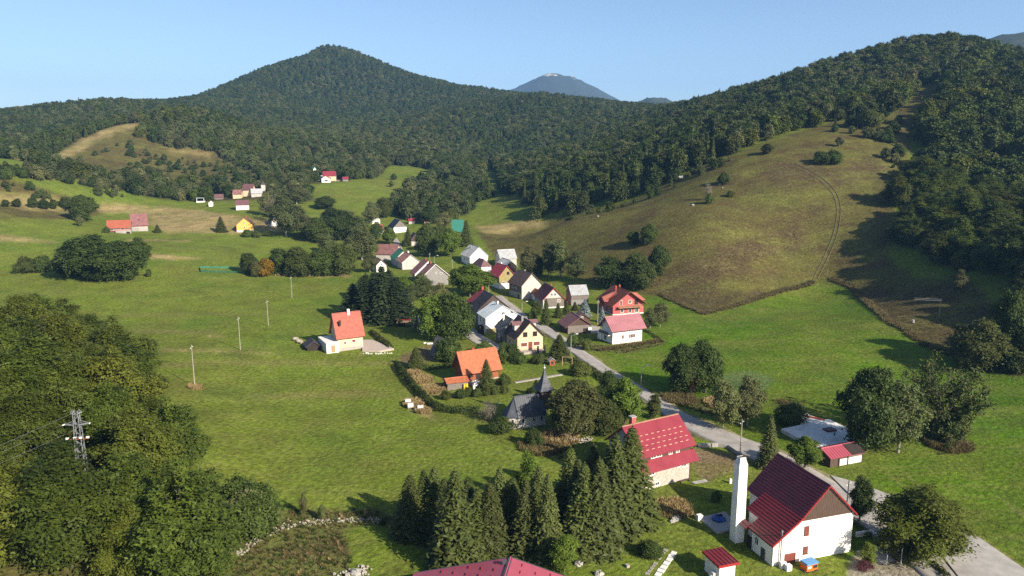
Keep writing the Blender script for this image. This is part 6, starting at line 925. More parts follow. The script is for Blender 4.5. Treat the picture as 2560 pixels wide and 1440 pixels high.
house('striped_roof_house', 'small cream house with striped brown roof in front of the large mauve one', 'house', -213.5, 573, -82, 5, 6.4, 3.2, 6.2, 'cream', 'brownpink', 'seam', .3, .3)
house('grey_chapel_house', 'far house with pale grey roof beside a dark slim tower', 'house', -200.5, 578, -70, 6, 8, 2.5, 5.6, 'offwhite', 'metal_grey', 'seam', .4, .3)
T3 = empty('slate_tower', (-198.0, 587, hz(-198, 587)), R(15)); tag(T3, 'slim far tower with pale side and dark slanted cap', 'tower')
MB().box(-1.6,1.6,-1.6,1.6,-1,7.6).build('shaft', M['offwhite'], T3); b = MB(); b.add([(-2,-2,7.4),(2,-2,7.4),(2,2,7.4),(-2,2,7.4),(0,0,10.6)],[(0,1,4),(1,2,4),(2,3,4),(3,0,4),(3,2,1,0)]); b.build('cap', M['slate'], T3)
house('white_hut', 'tiny bright white hut with pale roof on the field edge', 'hut', -220.75, 538.44, 20, 2.9, 3.4, 2.4, 3.6, 'white', 'paleconcrete', 'plain', .15, .15)
house('grey_shed', 'small grey mauve roofed shed standing in the hamlet hedge', 'shed', -227.4, 570.8, -75, 5, 6.3, 1.4, 3.6, 'woodgrey', 'mauve', 'plain', .3, .3)
cp = empty('carport', (-236.1, 557.9, hz(-236, 557.9)), R(15)); tag(cp, 'blue grey roofed open carport on a pale concrete base', 'carport')
MB().box(-3,3,-2.5,2.5,-1.5,.7).build('base', M['paleconcrete'], cp); MB().box(-3.2,2.6,-2.4,2.4,3.0,3.25).build('roof', M['metal_blue'], cp)
for a_ in (-2.8, 2.2): MB().box(a_,a_+.25,-2.2,-1.95,.7,3.0).build('post', M['white'], cp)
tr = empty('trailer', (-261, 614.2, hz(-261, 614.2)), R(10)); tag(tr, 'white box trailer parked beside dark cars in the trees', 'trailer')
MB().box(-2.4,2.4,-1.2,1.2,.7,3.2).build('body', M['white'], tr)
for a_ in (-1.0, 1.0): MB().tube((a_,-1.25,.45),(a_,-1.0,.45),.45,.45,10).build('wheel', M['blackbrown'], tr)
S = house('far_red_house', 'far cream house with bright red patchy roof at the meadow edge', 'house', -160.4, 650.2, -79.4, 9.0, 10.9, 4.05, 7.67, 'cream', 'red_sheet', 'seam', .4, .3)
house('far_garage', 'white garage with pale red roof in front of far red house', 'garage', -160.6, 638.8, 8, 7.2, 6.5, 3.0, 5.2, 'white', 'salmon_tile', 'course', .3, .3, win=[('f',.3,1.3,dict(ww=2.6,wh=1.3,bars=2)),('f',0,3.6,dict(ww=1.2,wh=.5))])
house('teal_aframe', 'far steep gabled house with teal roof side and white gable', 'house', -180.5, 672, 35, 6.5, 8.5, 3.4, 9.2, 'white', 'teal_sheet', 'seam', .4, .5)
house('red_far_shed', 'tiny far shed with bright red roof right of the far red house', 'shed', -146.5, 650.2, -80, 4, 4.6, 1.9, 3.4, 'greywall', 'red_sheet', 'plain', .4, .4)
rw = empty('far_retaining_wall', (-174, 655, hz(-174, 655)), R(8)); tag(rw, 'pale far retaining wall between teal roof and red house', 'wall'); MB().box(-6,6,-.3,.3,-1,2.0).build('wall', M['whiterock'], rw); MB().box(4.4,6.0,-.6,.6,-1,3.2).build('pillar', M['white'], rw)
S = house('steep_grey_shed', 'steep pale roofed shed left of the large leafy trees', 'shed', -27.5, 228, -55, 5.0, 6.0, .8, 5.6, 'wooddark', 'metal_grey', 'seam', .3, .3)
S = house('steep_wood_shed', 'steep weathered grey roofed hut behind the young bush in the yard', 'shed', -19.6, 198.5, 38, 4.6, 5.0, .6, 5.0, 'woodgrey', 'greyslate', 'seam', .3, .3)
# --- wood store
ws = empty('firewood_store', (-35.4, 233.4, 0), R(8)); tag(ws, 'stacked firewood under a narrow red sheet roof by the dark conifers', 'wood store')
MB().box(-2.4,2.4,-.6,.6,2.2,2.32).build('roof', M['carmine_sheet'], ws); b = MB(); rg = random.Random(2)
for i in range(14):
    for j in range(6): b.tube((-2.2+i*.33,-.5,.1+j*.34),(-2.2+i*.33,.5,.1+j*.34),.15,.15,6)
tag(b.build('logs', M['logs'], ws), kind='stuff')
for a_ in (-2.35,2.35): MB().box(a_-.06,a_+.06,-.06,.06,-.3,2.2).build('post', M['wooddark'], ws)
# --- concrete platform and lean-to on the right
PF = [(PX[0], PX[1]) for PX in PLATFORM]
cxp = sum(p[0] for p in PF)/len(PF); cyp = sum(p[1] for p in PF)/len(PF)
pf = empty('concrete_platform', (cxp, cyp, 0)); tag(pf, 'large pale flat concrete platform roof shaded by the tall trees', 'platform')
MB().slab([(x-cxp, y-cyp) for x, y in PF], -1, .9).build('slab', M['paleconcrete'], pf)
hx, hy = HATCH[0]; b = MB(); b.box(-1.1,1.1,-.8,.8,.9,1.25); o = b.build('hatch', M['mauve'], pf); o.location = (hx-cxp, hy-cyp, 0); o.rotation_euler = (0,0,R(20))
b = MB(); b.box(-.35,.35,-2.0,2.0,.9,1.1); o = b.build('kerb_beam', M['brick'], pf); o.location = (HATCH[1][0]-cxp, HATCH[1][1]-cyp, 0); o.rotation_euler = (0,0,R(52))
b = MB(); b.tube((0,0,.9),(0,0,1.5),.12,.12,6); o = b.build('vent', M['darksteel'], pf); o.location = (HATCH[2][0]-cxp, HATCH[2][1]-cyp, 0)
lx, ly, lth = LEAN
S = house('lean_to_shelter', 'low open shelter with pinkish red sheet roof and grey board walls below the concrete platform', 'shelter', lx, ly, lth, 4.2, 7.6, 2.0, 2.9, 'wooddark', 'pink_sheet', 'seam', .35, .3, z=-.1)
S['roof'].data.materials[0] = M['rose']; t = S['t']; b = MB(); n = 7
for v0, v1 in ((-1.6,.2),(.5,3.75)):
    for i in range(n): b.box(2.103,2.15,v0,v1,.0+i*.2,.185+i*.2)
tag(b.build('wall_boards', M['paleconcrete'], t), kind='stuff')
for v in (-3.75,-1.7,.35,3.8): MB().box(2.103,2.25,v-.09,v+.09,-.6,2.0).build('post', M['wooddark'], t)
b = MB(); b.box(2.103,2.2,.55,3.8,1.55,1.75); b.build('beam', M['woodgrey'], t); b = MB(); slope(b, .05, 3.07, 2.5, 2.0, .9, 4.15, 'plain', th=.06); b.build('roof_shade_sheet', M['blackbrown'], S['roof'])  # blackbrown sheet paints the shade lying on the right end of the roof
# --- playhouse, swing, garden oven
ph = empty('playhouse', (*PLAY[0], hz(*PLAY[0])), R(12)); tag(ph, 'tiny red brown wooden playhouse on the lawn under the dark spruce', 'playhouse')
MB().extr([(-.75,-.3),(.75,-.3),(.75,1.3),(0,1.9),(-.75,1.3)], -.8, .8).build('wall', M['woodred'], ph); b = MB(); slope(b, 0, 1.95, -1.0, 1.15, -1, 1, 'plain', th=.06); slope(b, 0, 1.95, 1.0, 1.15, -1, 1, 'plain', th=.06); b.build('roof', M['metal_grey'], ph); window(ph, (0,-.8,.8), 0, .4, .5, 'darkframe')
sw = empty('swing_frame', (*PLAY[1], hz(*PLAY[1])), R(-8)); tag(sw, 'pale timber swing frame on the lawn beside the dark bush', 'swing')
MB().tube((-1.4,0,2.3),(1.4,0,2.3),.08,.08,6).build('crossbar', M['woodlight'], sw)
for a_ in (-1.3,1.3):
    for e_ in (-.7,.7): MB().tube((a_,e_,-.2),(a_,0,2.3),.08,.07,6).build('leg', M['woodlight'], sw)
for a_ in (-.4,.4): MB().tube((a_,0,.5),(a_,0,2.3),.015,.015,4).build('rope', M['darksteel'], sw)
MB().box(-.45,.45,-.12,.12,.45,.5).build('seat', M['wooddark'], sw)
ov_ = empty('garden_oven', (*PLAY[2], hz(*PLAY[2])), R(20)); tag(ov_, 'small white masonry garden oven with stubby chimney beside slim spruce', 'oven')
MB().box(-.8,.8,-.6,.6,-.3,1.0).build('base', M['white'], ov_); b = MB(); b.add([(-.8,-.6,1),(.8,-.6,1),(.8,.6,1),(-.8,.6,1),(-.25,-.25,1.8),(.25,-.25,1.8),(.25,.25,1.8),(-.25,.25,1.8)],[(0,1,5,4),(1,2,6,5),(2,3,7,6),(3,0,4,7),(4,5,6,7)]); b.box(-.22,.22,-.22,.22,1.8,2.3); b.build('hood', M['white'], ov_); MB().box(-.35,.35,-.63,-.59,.3,.8).build('opening', M['blackbrown'], ov_)
b = empty('beach_chair', (*PLAY[3], hz(*PLAY[3])), R(10)); tag(b, 'folded yellow garden chairs leaning on the dark shed wall', 'chair')
for k in (-.3, .3): o = MB().box(k-.22,k+.22,-.05,.05,0,1.3).build('frame', M['yellowpaint'], b); o.rotation_euler = (R(-12),0,0)
# ---------------------------------------------------------------- roads, paths, pads
def ribbon(name, m, pts, lift):
    P = np.array([p[:2] for p in pts]); Wd = np.array([p[2] for p in pts]); d = np.r_[0, np.cumsum(np.hypot(*np.diff(P, axis=0).T))]
    s = np.arange(0, d[-1], 1.2); k = 9
    sm = lambda a: np.convolve(np.pad(a, k, mode='edge'), np.ones(2*k+1)/(2*k+1), 'valid')
    x = sm(np.interp(s, d, P[:,0])); y = sm(np.interp(s, d, P[:,1])); wd = sm(np.interp(s, d, Wd))
    wd = wd*(1 + (vnoise(s, s*0, 7, 3)-.5)*(.5 if name == 'road_verge' else .1))
    tx, ty = np.gradient(x), np.gradient(y); l = np.hypot(tx, ty); nx, ny = -ty/l, tx/l; o = np.linspace(-.5, .5, 7)
    X = x[:,None] + nx[:,None]*o*wd[:,None]; Y = y[:,None] + ny[:,None]*o*wd[:,None]; Z = H(X, Y) + lift
    X = np.c_[X[:,:1], X, X[:,-1:]]; Y = np.c_[Y[:,:1], Y, Y[:,-1:]]; Z = np.c_[Z[:,:1]-.5, Z, Z[:,-1:]-.5]
    i = np.arange(X.size).reshape(X.shape); F = np.stack([i[:-1,:-1], i[:-1,1:], i[1:,1:], i[1:,:-1]], -1).reshape(-1, 4)
    return tag(link(bpy.data.objects.new(name, mesh_np(name, np.stack([X,Y,Z],-1).reshape(-1,3), F[:, ::-1], [M[m]]))), kind='structure')
ribbon('road_verge', 'verge', [(x, y, w_+1.5) for x, y, w_ in ROADS[0][2]], .06)
for i, (nm, m, pts) in enumerate(ROADS): ribbon(nm, m, pts, .09 + .012*i)
for i, (nm, m, poly) in enumerate(PADS):
    zt = max(hz(x, y) for x, y in poly) + .17 + .013*i
    o = MB().slab(poly[::-1] if sum((poly[k][0]*poly[(k+1)%len(poly)][1]-poly[(k+1)%len(poly)][0]*poly[k][1]) for k in range(len(poly))) < 0 else poly, zt-1.2, zt).build(nm, M[m]); tag(o, kind='structure')

# ---------------------------------------------------------------- plants
UP = np.array([0, 0, 1.])
def nrm(a): return a/np.maximum(np.linalg.norm(a, axis=-1, keepdims=True), 1e-9)
def leaves(rng, P, Nn, size, elong=1.5, bend=.25):
    """diamond leaf sprays at P facing Nn"""
    n = len(P); t = nrm(np.cross(Nn, rng.normal(size=(n,3)))); b = np.cross(Nn, t)
    s = (size*rng.uniform(.6, 1.35, n))[:,None]
    V = np.stack([P - t*s*elong, P - b*s*.75 - Nn*s*bend, P + t*s*elong, P + b*s*.75 - Nn*s*bend], 1).reshape(-1, 3)
    return V, np.arange(4*n).reshape(n, 4)
def lobes_for(rng, h, r, base, n, rl=(.24,.48), q0=.5, q1=.86):
    cz = base + (h-base)*.46; az_ = (h-base)*.5
    L = [(0,0,cz,r*.62), (0,0,base+(h-base)*.74,r*.42)]
    for i in range(n):
        ph = math.acos(np.clip(1-2*(i+.5)/n + rng.uniform(-.12,.12), -1, 1)); th = i*2.39996 + rng.uniform(-.5,.5); q = rng.uniform(q0, q1)
        k = rng.uniform(*rl)*r*(1 - .25*max(0, math.cos(ph))); zz = cz + az_*q*1.12*math.cos(ph); wide = 1.0 - .38*max(0, math.cos(ph)) - .12*max(0, -math.cos(ph))
        L.append((r*q*math.sin(ph)*math.cos(th)*wide, r*q*math.sin(ph)*math.sin(th)*wide, max(zz, base+k*.6), k))
    return np.array(L)
def where(nm, x, y):
    if nm == 'left':
        if math.hypot(x-PYLON[0], y-PYLON[1]) < 11: return 'olive green beech crowding close round the lattice pylon', 'beeches round the lattice pylon'
        if y < 84: return 'olive green beech along the bottom edge in the lower left wood', 'beeches along the bottom left edge'
        if y > 132: return 'olive green beech on the far upper rim of the lower left wood', 'beeches on the upper rim of the left wood'
        if x > -52: return 'olive green beech on the meadow side of the lower left wood', 'beeches on the meadow side of the left wood'
    if nm == 'right':
        if y < 205: return 'dark tree low at the right edge of the picture below the portal pylon level', 'trees low at the right edge'
        if x < 172: return 'dark tree on the left fringe of the right hillside wood beside the dry slope', 'fringe trees of the right hillside wood'
    return None
def broad(rng, h=12, r=4.5, base=2.2, nl=20, nc=1300, k=8, size=.3, spread=.55, flat=.35, rl=(.24,.48), shell=.78, feather=1.0, q0=.5, q1=.86, frond=1.0):
    L = lobes_for(rng, h, r, base, nl, rl, q0, q1); pr = L[:,3]**2; pr[:2] *= .5; pr /= pr.sum()
    i = rng.choice(len(L), nc*3, p=pr); d = nrm(rng.normal(size=(nc*3,3)) + [0,0,.3]); q = rng.uniform(shell, 1.1, nc*3)[:,None]
    P = L[i,:3] + d*L[i,3:4]*q*[1,1,.8]
    D = np.linalg.norm(P[:,None]-L[None,:,:3], axis=2)/L[None,:,3]; D[np.arange(len(P)), i] = 9
    keep = (D.min(1) > .66) & (P[:,2] > base*.6); P = P[keep][:nc]; d = d[keep][:nc]; i = i[keep][:nc]
    c = np.array([0,0,base+(h-base)*.35]); rad = nrm(P-c); out = nrm(d*.6 + rad*.6)
    N_ = nrm(out*(1-flat) + UP*flat + rng.normal(size=out.shape)*.28)
    t1 = nrm(rad - N_*(rad*N_).sum(-1, keepdims=True) + rng.normal(size=N_.shape)*.2); t2 = nrm(np.cross(N_, t1))
    g = rng.normal(size=(len(P), k, 3))*[spread*(1+.5*feather), spread*(1-.45*feather*.8)*(.6+.4*frond), spread*.2*frond]
    Q = P[:,None] + t1[:,None]*g[...,0:1] + t2[:,None]*g[...,1:2] + N_[:,None]*g[...,2:3] - UP*(g[...,0:1].clip(0)**2)*.25
    NN = nrm(N_[:,None] + rng.normal(size=Q.shape)*.38*frond)
    tl = rng.uniform(0, 1, len(L)); tint = np.clip(.35*tl[i] + .3*rng.uniform(0,1,len(P)) + .1, 0, 1)[:,None] + rng.uniform(-.12, .3, (len(P), k))
    V, F = leaves(rng, Q.reshape(-1,3), NN.reshape(-1,3), size)
    return V, F, np.clip(tint.ravel(), 0, 1), L
def limbs(L, h, base, r0, rng, n=9):
    b = MB(); b.tube((0,0,-.8), (0,0,base), r0*1.15, r0*.85, 7); top = (rng.uniform(-.3,.3), rng.uniform(-.3,.3), base+(h-base)*.62); b.tube((0,0,base), top, r0*.85, r0*.25, 6)
    for l in L[1:n+1]:
        z0 = base + (h-base)*.35*rng.uniform(.1, 1); b.tube((0,0,z0), tuple(l[:3]), r0*.42, r0*.1, 5)
    return b
def conifer(rng, h=14, r=2.7, base=.5, lev=34, per=8, seg=5, size=.30, droop=.30, pw=.85):
    P = []; N_ = []; T = []; S = []
    for j in range(lev):
        f = j/lev; z = base + (h-base-.3)*f; n = max(4, int(per*(1-.35*f) + .5)); a0 = rng.uniform(0, 6.28)
        for b in range(n):
            a = a0 + 6.283*b/n + rng.uniform(-.3,.3); Lr = r*(1-f)**pw*rng.uniform(.72,1.12) + .12; o = np.array([math.cos(a), math.sin(a), 0]); sd_ = np.array([-math.sin(a), math.cos(a), 0]); tb = rng.uniform(0,1)
            m = max(2, int(seg*(1-f*.6)+.5))
            for q in range(m):
                s = (q+.6)/m; c = np.array([0,0,z]) + o*Lr*s + UP*(-droop*Lr*s*s*1.4 + .10*Lr*s)
                for sg in (-1, 1):
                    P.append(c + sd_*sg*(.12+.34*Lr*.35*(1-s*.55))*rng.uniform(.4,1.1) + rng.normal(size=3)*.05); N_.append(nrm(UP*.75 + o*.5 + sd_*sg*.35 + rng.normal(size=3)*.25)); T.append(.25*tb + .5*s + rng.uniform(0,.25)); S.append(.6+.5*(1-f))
    P = np.array(P); N_ = np.array(N_); V, F = leaves(rng, P, N_, size*np.array(S), 1.7, .35)
    P2 = np.array([[0,0,h-.35+.1*k] for k in range(5)]); V2, F2 = leaves(rng, P2, nrm(rng.normal(size=(5,3))), size*.5)
    return np.r_[V, V2], np.r_[F, F2+len(V)], np.clip(np.r_[T, np.full(5,.8)], 0, 1)
rng = np.random.default_rng(7)
KIND = {}   # kind -> list of (trunk mesh, crown mesh, nominal h, nominal r)
def reg(kind, V, F, tint, tb, h, r, leaf, bark='bark'):
    KIND.setdefault(kind, []).append((tb.mesh('trunk', M[bark]), mesh_np('crown', V, F, [M[leaf]], tint=tint), float(V[:,2].max()), float(np.percentile(np.hypot(V[:,0], V[:,1]), 97.5))))
def add_broad(kind, leaf, n, bark='bark', h=12, r=4.5, base=2.2, tr=.22, **kw):
    for _ in range(n):
        V, F, T_, L = broad(rng, h, r, base, **kw); reg(kind, V, F, T_, limbs(L, h, base, tr, rng), h, r, leaf, bark)
add_broad('beech', 'leaf_beech', 4, h=14, r=5, base=1.2, nl=34, nc=2300, k=15, size=.125, spread=.44, flat=.5, rl=(.17,.36), q0=.55, q1=.95, frond=.45)
add_broad('oak', 'leaf_oak', 4, h=12, r=4.5, base=1.2, nl=24, nc=1900, k=11, size=.15, spread=.38, flat=.3, q1=.85)
add_broad('ash', 'leaf_ash', 3, 'palebark', h=12, r=4, base=1.8, nl=20, nc=1000, k=11, size=.14, spread=.42, flat=.25, rl=(.22,.42))
add_broad('maple', 'leaf_bright', 3, h=12, r=4.5, base=2.0, nl=26, nc=1700, k=11, size=.15, spread=.34, flat=.3, rl=(.2,.36))
add_broad('birch', 'leaf_bright', 2, 'palebark', h=12, r=3, base=1.0, nl=20, nc=1100, k=11, size=.12, spread=.32, rl=(.24,.42))
add_broad('poplar', 'leaf_ash', 2, 'palebark', h=14, r=2.6, base=1.4, nl=20, nc=620, k=10, size=.15, spread=.42)
add_broad('column', 'leaf_oak', 2, h=10, r=2.2, base=.3, nl=20, nc=1300, k=10, size=.12, spread=.25, q1=.7)
add_broad('brownoak', 'leaf_brown', 2, h=12, r=4.5, base=1.3, nl=28, nc=2000, k=11, size=.14, spread=.36)
add_broad('rust', 'leaf_rust', 1, h=12, r=2.4, base=2.0, nl=16, nc=500, k=10, size=.13, spread=.35)
add_broad('autumn', 'leaf_autumn', 1, h=8, r=3, base=.8, nl=18, nc=900, k=10, size=.14, spread=.32)
add_broad('twigs', 'leaf_twig', 2, 'palebark', h=10, r=3, base=1.2, nl=18, nc=330, k=9, size=.10, spread=.55)
add_broad('shrub', 'leaf_shrub', 4, h=4, r=2.4, base=.1, tr=.1, nl=16, nc=1000, k=10, size=.095, spread=.24, rl=(.26,.5))
add_broad('purple', 'leaf_purple', 1, h=3, r=1.5, base=.3, tr=.08, nl=12, nc=400, k=10, size=.08, spread=.18)
def add_con(kind, leaf, n, **kw):
    for _ in range(n):
        V, F, T_ = conifer(rng, **kw); b = MB(); h = kw.get('h', 14); b.tube((0,0,-.6),(0,0,h*.9),.2,.04,7); reg(kind, V, F, T_, b, h, kw.get('r', 2.7), leaf)
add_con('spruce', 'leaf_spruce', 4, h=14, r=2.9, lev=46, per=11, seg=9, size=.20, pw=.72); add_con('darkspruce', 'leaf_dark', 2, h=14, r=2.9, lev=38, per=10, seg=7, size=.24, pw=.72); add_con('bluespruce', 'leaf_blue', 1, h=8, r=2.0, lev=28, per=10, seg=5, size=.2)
# the open crowned pine: bare limbs carrying flat separate pads
def pine():
    r2 = np.random.default_rng(11); b = MB(); b.tube((0,0,-.6),(.1,0,2.2),.6,.5,9); P = []; NN = []; T_ = []
    for i in range(15):
        a = i*2.4 + r2.uniform(-.3,.3); z0 = r2.uniform(2.3, 3.2); el = r2.uniform(.28, 1.35); Lr = r2.uniform(4.6, 6.2)*(1.15 if el > .6 else .95)
        D = np.array([math.cos(a)*math.cos(el), math.sin(a)*math.cos(el), math.sin(el)]); s0 = np.array([0,0,z0]); m_ = s0 + D*Lr*.5 + [0,0,-.15]; e_ = s0 + D*Lr + [0,0,.5]
        b.tube(tuple(s0), tuple(m_), .22, .12, 6); b.tube(tuple(m_), tuple(e_), .12, .03, 5)
        for k in range(13):
            f = r2.uniform(.42, 1.08); c = (s0 + (m_-s0)*f*2 if f < .5 else m_ + (e_-m_)*(f-.5)*2) + r2.normal(size=3)*[.55,.55,.45]; n = 40
            b.tube(tuple(s0 + (e_-s0)*max(.25, f-.15)), tuple(c), .045, .012, 4); o = nrm(D + UP*.5)
            P.append(c + r2.normal(size=(n,3))*[.34,.34,.28] + o*r2.uniform(-.2,.5,(n,1))); NN.append(nrm(o*.4 + UP*.5 + r2.normal(size=(n,3))*.7)); T_.append(np.full(n, r2.uniform(0,.5)) + r2.uniform(0,.4,n))
    V, F = leaves(r2, np.concatenate(P), np.concatenate(NN), .12, 1.9)
    KIND['pine'] = [(b.mesh('trunk', M['bark']), mesh_np('crown', V, F, [M['leaf_spruce']], tint=np.concatenate(T_)), 8.6, 6.0)]
pine()
CATS = dict(spruce='conifer', darkspruce='conifer', bluespruce='conifer', pine='conifer', shrub='bush', purple='bush', twigs='bare tree')
NAMES = dict(beech='beech_tree', oak='broadleaf_tree', ash='pale_broadleaf_tree', maple='bright_broadleaf_tree', birch='birch_tree', poplar='poplar_tree', column='columnar_tree', brownoak='brownish_tree', rust='withered_tree', autumn='autumn_tree',
             twigs='bare_tree', shrub='shrub', purple='purple_shrub', spruce='spruce_tree', darkspruce='dark_conifer', bluespruce='blue_spruce', pine='pine_tree')
_tn = [0]
def plant(kind, x, y, h, r, label, group=None, z=None):
    vs_ = KIND[kind]; k = _tn[0] % len(vs_); _tn[0] += 1; tm, cm, h0, r0 = vs_[k]
    t = empty(NAMES[kind], (x, y, hz(x, y) if z is None else z), random.Random(_tn[0]).uniform(0, 6.28)); t.scale = (r/r0, r/r0, h/h0); tag(t, label, CATS.get(kind, 'tree'), group)
    link(bpy.data.objects.new('crown', cm), t); link(bpy.data.objects.new('trunk', tm), t); return t
PLACED = []
for kind, x, y, h, r, lab in TREES:
    plant(kind, x, y, h, r, lab, ); PLACED.append((x, y, r))
# woods: jittered points; the nearest ones are individuals, the rest one far wood
PL = np.array(PLACED); HX = np.array(HC)
FARH = HX[np.hypot(HX[:,0], HX[:,1]) > 470]; FD = np.hypot(FARH[:,0], FARH[:,1])
def clear_view(x, y):
    # the open yards in front of the far houses, and the cutting under the pylon
    ux, uy = FARH[:,0]/FD, FARH[:,1]/FD; al = (FARH[:,0]-x)*ux + (FARH[:,1]-y)*uy; la = np.abs((FARH[:,0]-x)*uy - (FARH[:,1]-y)*ux)
    if ((al > -2) & (al < 27) & (la < FARH[:,2]*.8 + 3)).any(): return False
    px, py = PYLON[:2]; d = math.hypot(px, py); al = ((px-x)*px + (py-y)*py)/d; la = abs((px-x)*py - (py-y)*px)/d
    return not ((-4 < al < 17 and la < 5.0))
def free(x, y, gap=1.0):
    if not clear_view(x, y): return False
    return (np.hypot(PL[:,0]-x, PL[:,1]-y) > PL[:,2]*.7*gap + 1.5).all() and (np.hypot(HX[:,0]-x, HX[:,1]-y) > HX[:,2]+2.2).all()
OPENM = [np.array(p) for n_, p in GROUND if n_ in ('straw',)]
OPEN = [np.array(p) for n_, p in GROUND if n_ not in ('forest',)]
cand = []
rg = np.random.default_rng(21)
for wi, (nm, poly, sp_c, kinds, h0, h1, lab, grp) in enumerate(WOODS):
    P = np.array(poly); x0, y0 = P.min(0); x1, y1 = P.max(0); xs, ys = np.meshgrid(np.arange(x0, x1, sp_c), np.arange(y0, y1, sp_c))
    xs = xs.ravel() + rg.uniform(-.42,.42,xs.size)*sp_c; ys = ys.ravel() + rg.uniform(-.42,.42,ys.size)*sp_c; m = inside(P, xs, ys)
    if nm not in ('left','right'):
        for o_ in (OPEN if nm not in ('ham','far') else OPENM): m &= ~inside(o_, xs, ys)
    m &= (np.abs(xs) < ys*.80 + 25)
    for x, y in zip(xs[m], ys[m]):
        if nm in ('left', 'right') and rg.random() < .1: continue
        fringe = nm == 'right' and x < 166
        if fringe and rg.random() < .4: continue
        if free(x, y): cand.append((x, y, wi, rg.uniform(h0, h1)*(.78 if fringe else 1)*(1 if rg.random() < .75 else .72), rg.uniform(.26,.35) if nm == 'left' else rg.uniform(.31,.42)))
cand = np.array(cand)
xs, ys = [], []; yy = 560.
while yy < 2450:
    st = 7.7 + max(0, yy-900)*.0025; n = int(yy*1.62/st); xs.append((np.arange(n)/n-.5)*yy*1.62 + rg.uniform(-.4,.4,n)*st); ys.append(np.full(n, yy) + rg.uniform(-.4,.4,n)*st); yy += st*.95
xs = np.concatenate(xs); ys = np.concatenate(ys); m = np.ones(len(xs), bool)
for o_ in OPEN: m &= ~inside(o_, xs, ys)
for wv in WOODS: m &= ~inside(np.array(wv[1]), xs, ys)
for hx_, hy_, hr_ in HC: m &= np.hypot(xs-hx_, ys-hy_) > hr_ + 4
m &= np.array([clear_view(a, b) for a, b in zip(xs, ys)])
xs, ys = xs[m], ys[m]
farp = np.stack([xs, ys, np.full(len(xs), -1.), rg.uniform(8.5, 14.5, len(xs)), rg.uniform(.30,.42,len(xs))], -1)
d = np.hypot(cand[:,0], cand[:,1]); order = np.argsort(d - (cand[:,2] == 0)*400); NEAR = 165
for i in order[:NEAR]:
    x, y, wi, h, q = cand[i]; wv = WOODS[int(wi)]; u = rg.random(); kind = 'beech' if wv[3] == 'beech' else ('spruce' if u < .25 else 'ash' if u < .5 else 'oak')
    wl = where(wv[0], x, y) or (wv[6], wv[7])
    plant(kind, x, y, h, h*q*(.6 if kind == 'spruce' else 1.34), wl[0].replace('tree of', 'spruce of') if kind == 'spruce' else wl[0], wl[1] + (' spruces' if kind == 'spruce' else ''))
rest = np.concatenate([cand[order[NEAR:]], farp])
# far wood: lighter versions of the same trees, joined into one object through instancing
PC = bpy.data.collections.new('far_wood_trees')
def proto(i, V, F, tint, tb, leaf, bark='bark'):
    tv = np.array(tb.v); tf = [f for f in tb.f if len(f) == 4]; V2 = np.r_[V, tv]; F2 = np.r_[F, np.array(tf)+len(V)]
    me = mesh_np('far_tree', V2, F2, [M[leaf], M[bark]], mi=np.r_[np.zeros(len(F)), np.ones(len(tf))], tint=np.r_[tint, np.zeros(len(tf))]); o = bpy.data.objects.new('far_tree_%02d' % i, me); PC.objects.link(o)
pi = 0; FK = []
for leaf, n_, kw in (('leaf_beech',2,dict(h=12,r=4.6,base=1.2,nl=18,nc=520,k=9,size=.34,spread=.7,flat=.4)), ('leaf_oak',3,dict(h=12,r=4.6,base=1.0,nl=18,nc=500,k=9,size=.34,spread=.7)), ('leaf_ash',2,dict(h=12,r=4.2,base=1.5,nl=16,nc=400,k=9,size=.34,spread=.7))):
    for _ in range(n_):
        V, F, T_, L = broad(rng, **kw); b = MB(); b.tube((0,0,-1),(0,0,6),.25,.12,5); proto(pi, V, F, T_, b, leaf); FK.append(leaf); pi += 1
for _ in range(2):
    V, F, T_ = conifer(rng, h=12, r=2.4, lev=20, per=8, seg=3, size=.46); b = MB(); b.tube((0,0,-1),(0,0,8),.2,.06,5); proto(pi, V, F, T_, b, 'leaf_spruce'); FK.append('spruce'); pi += 1
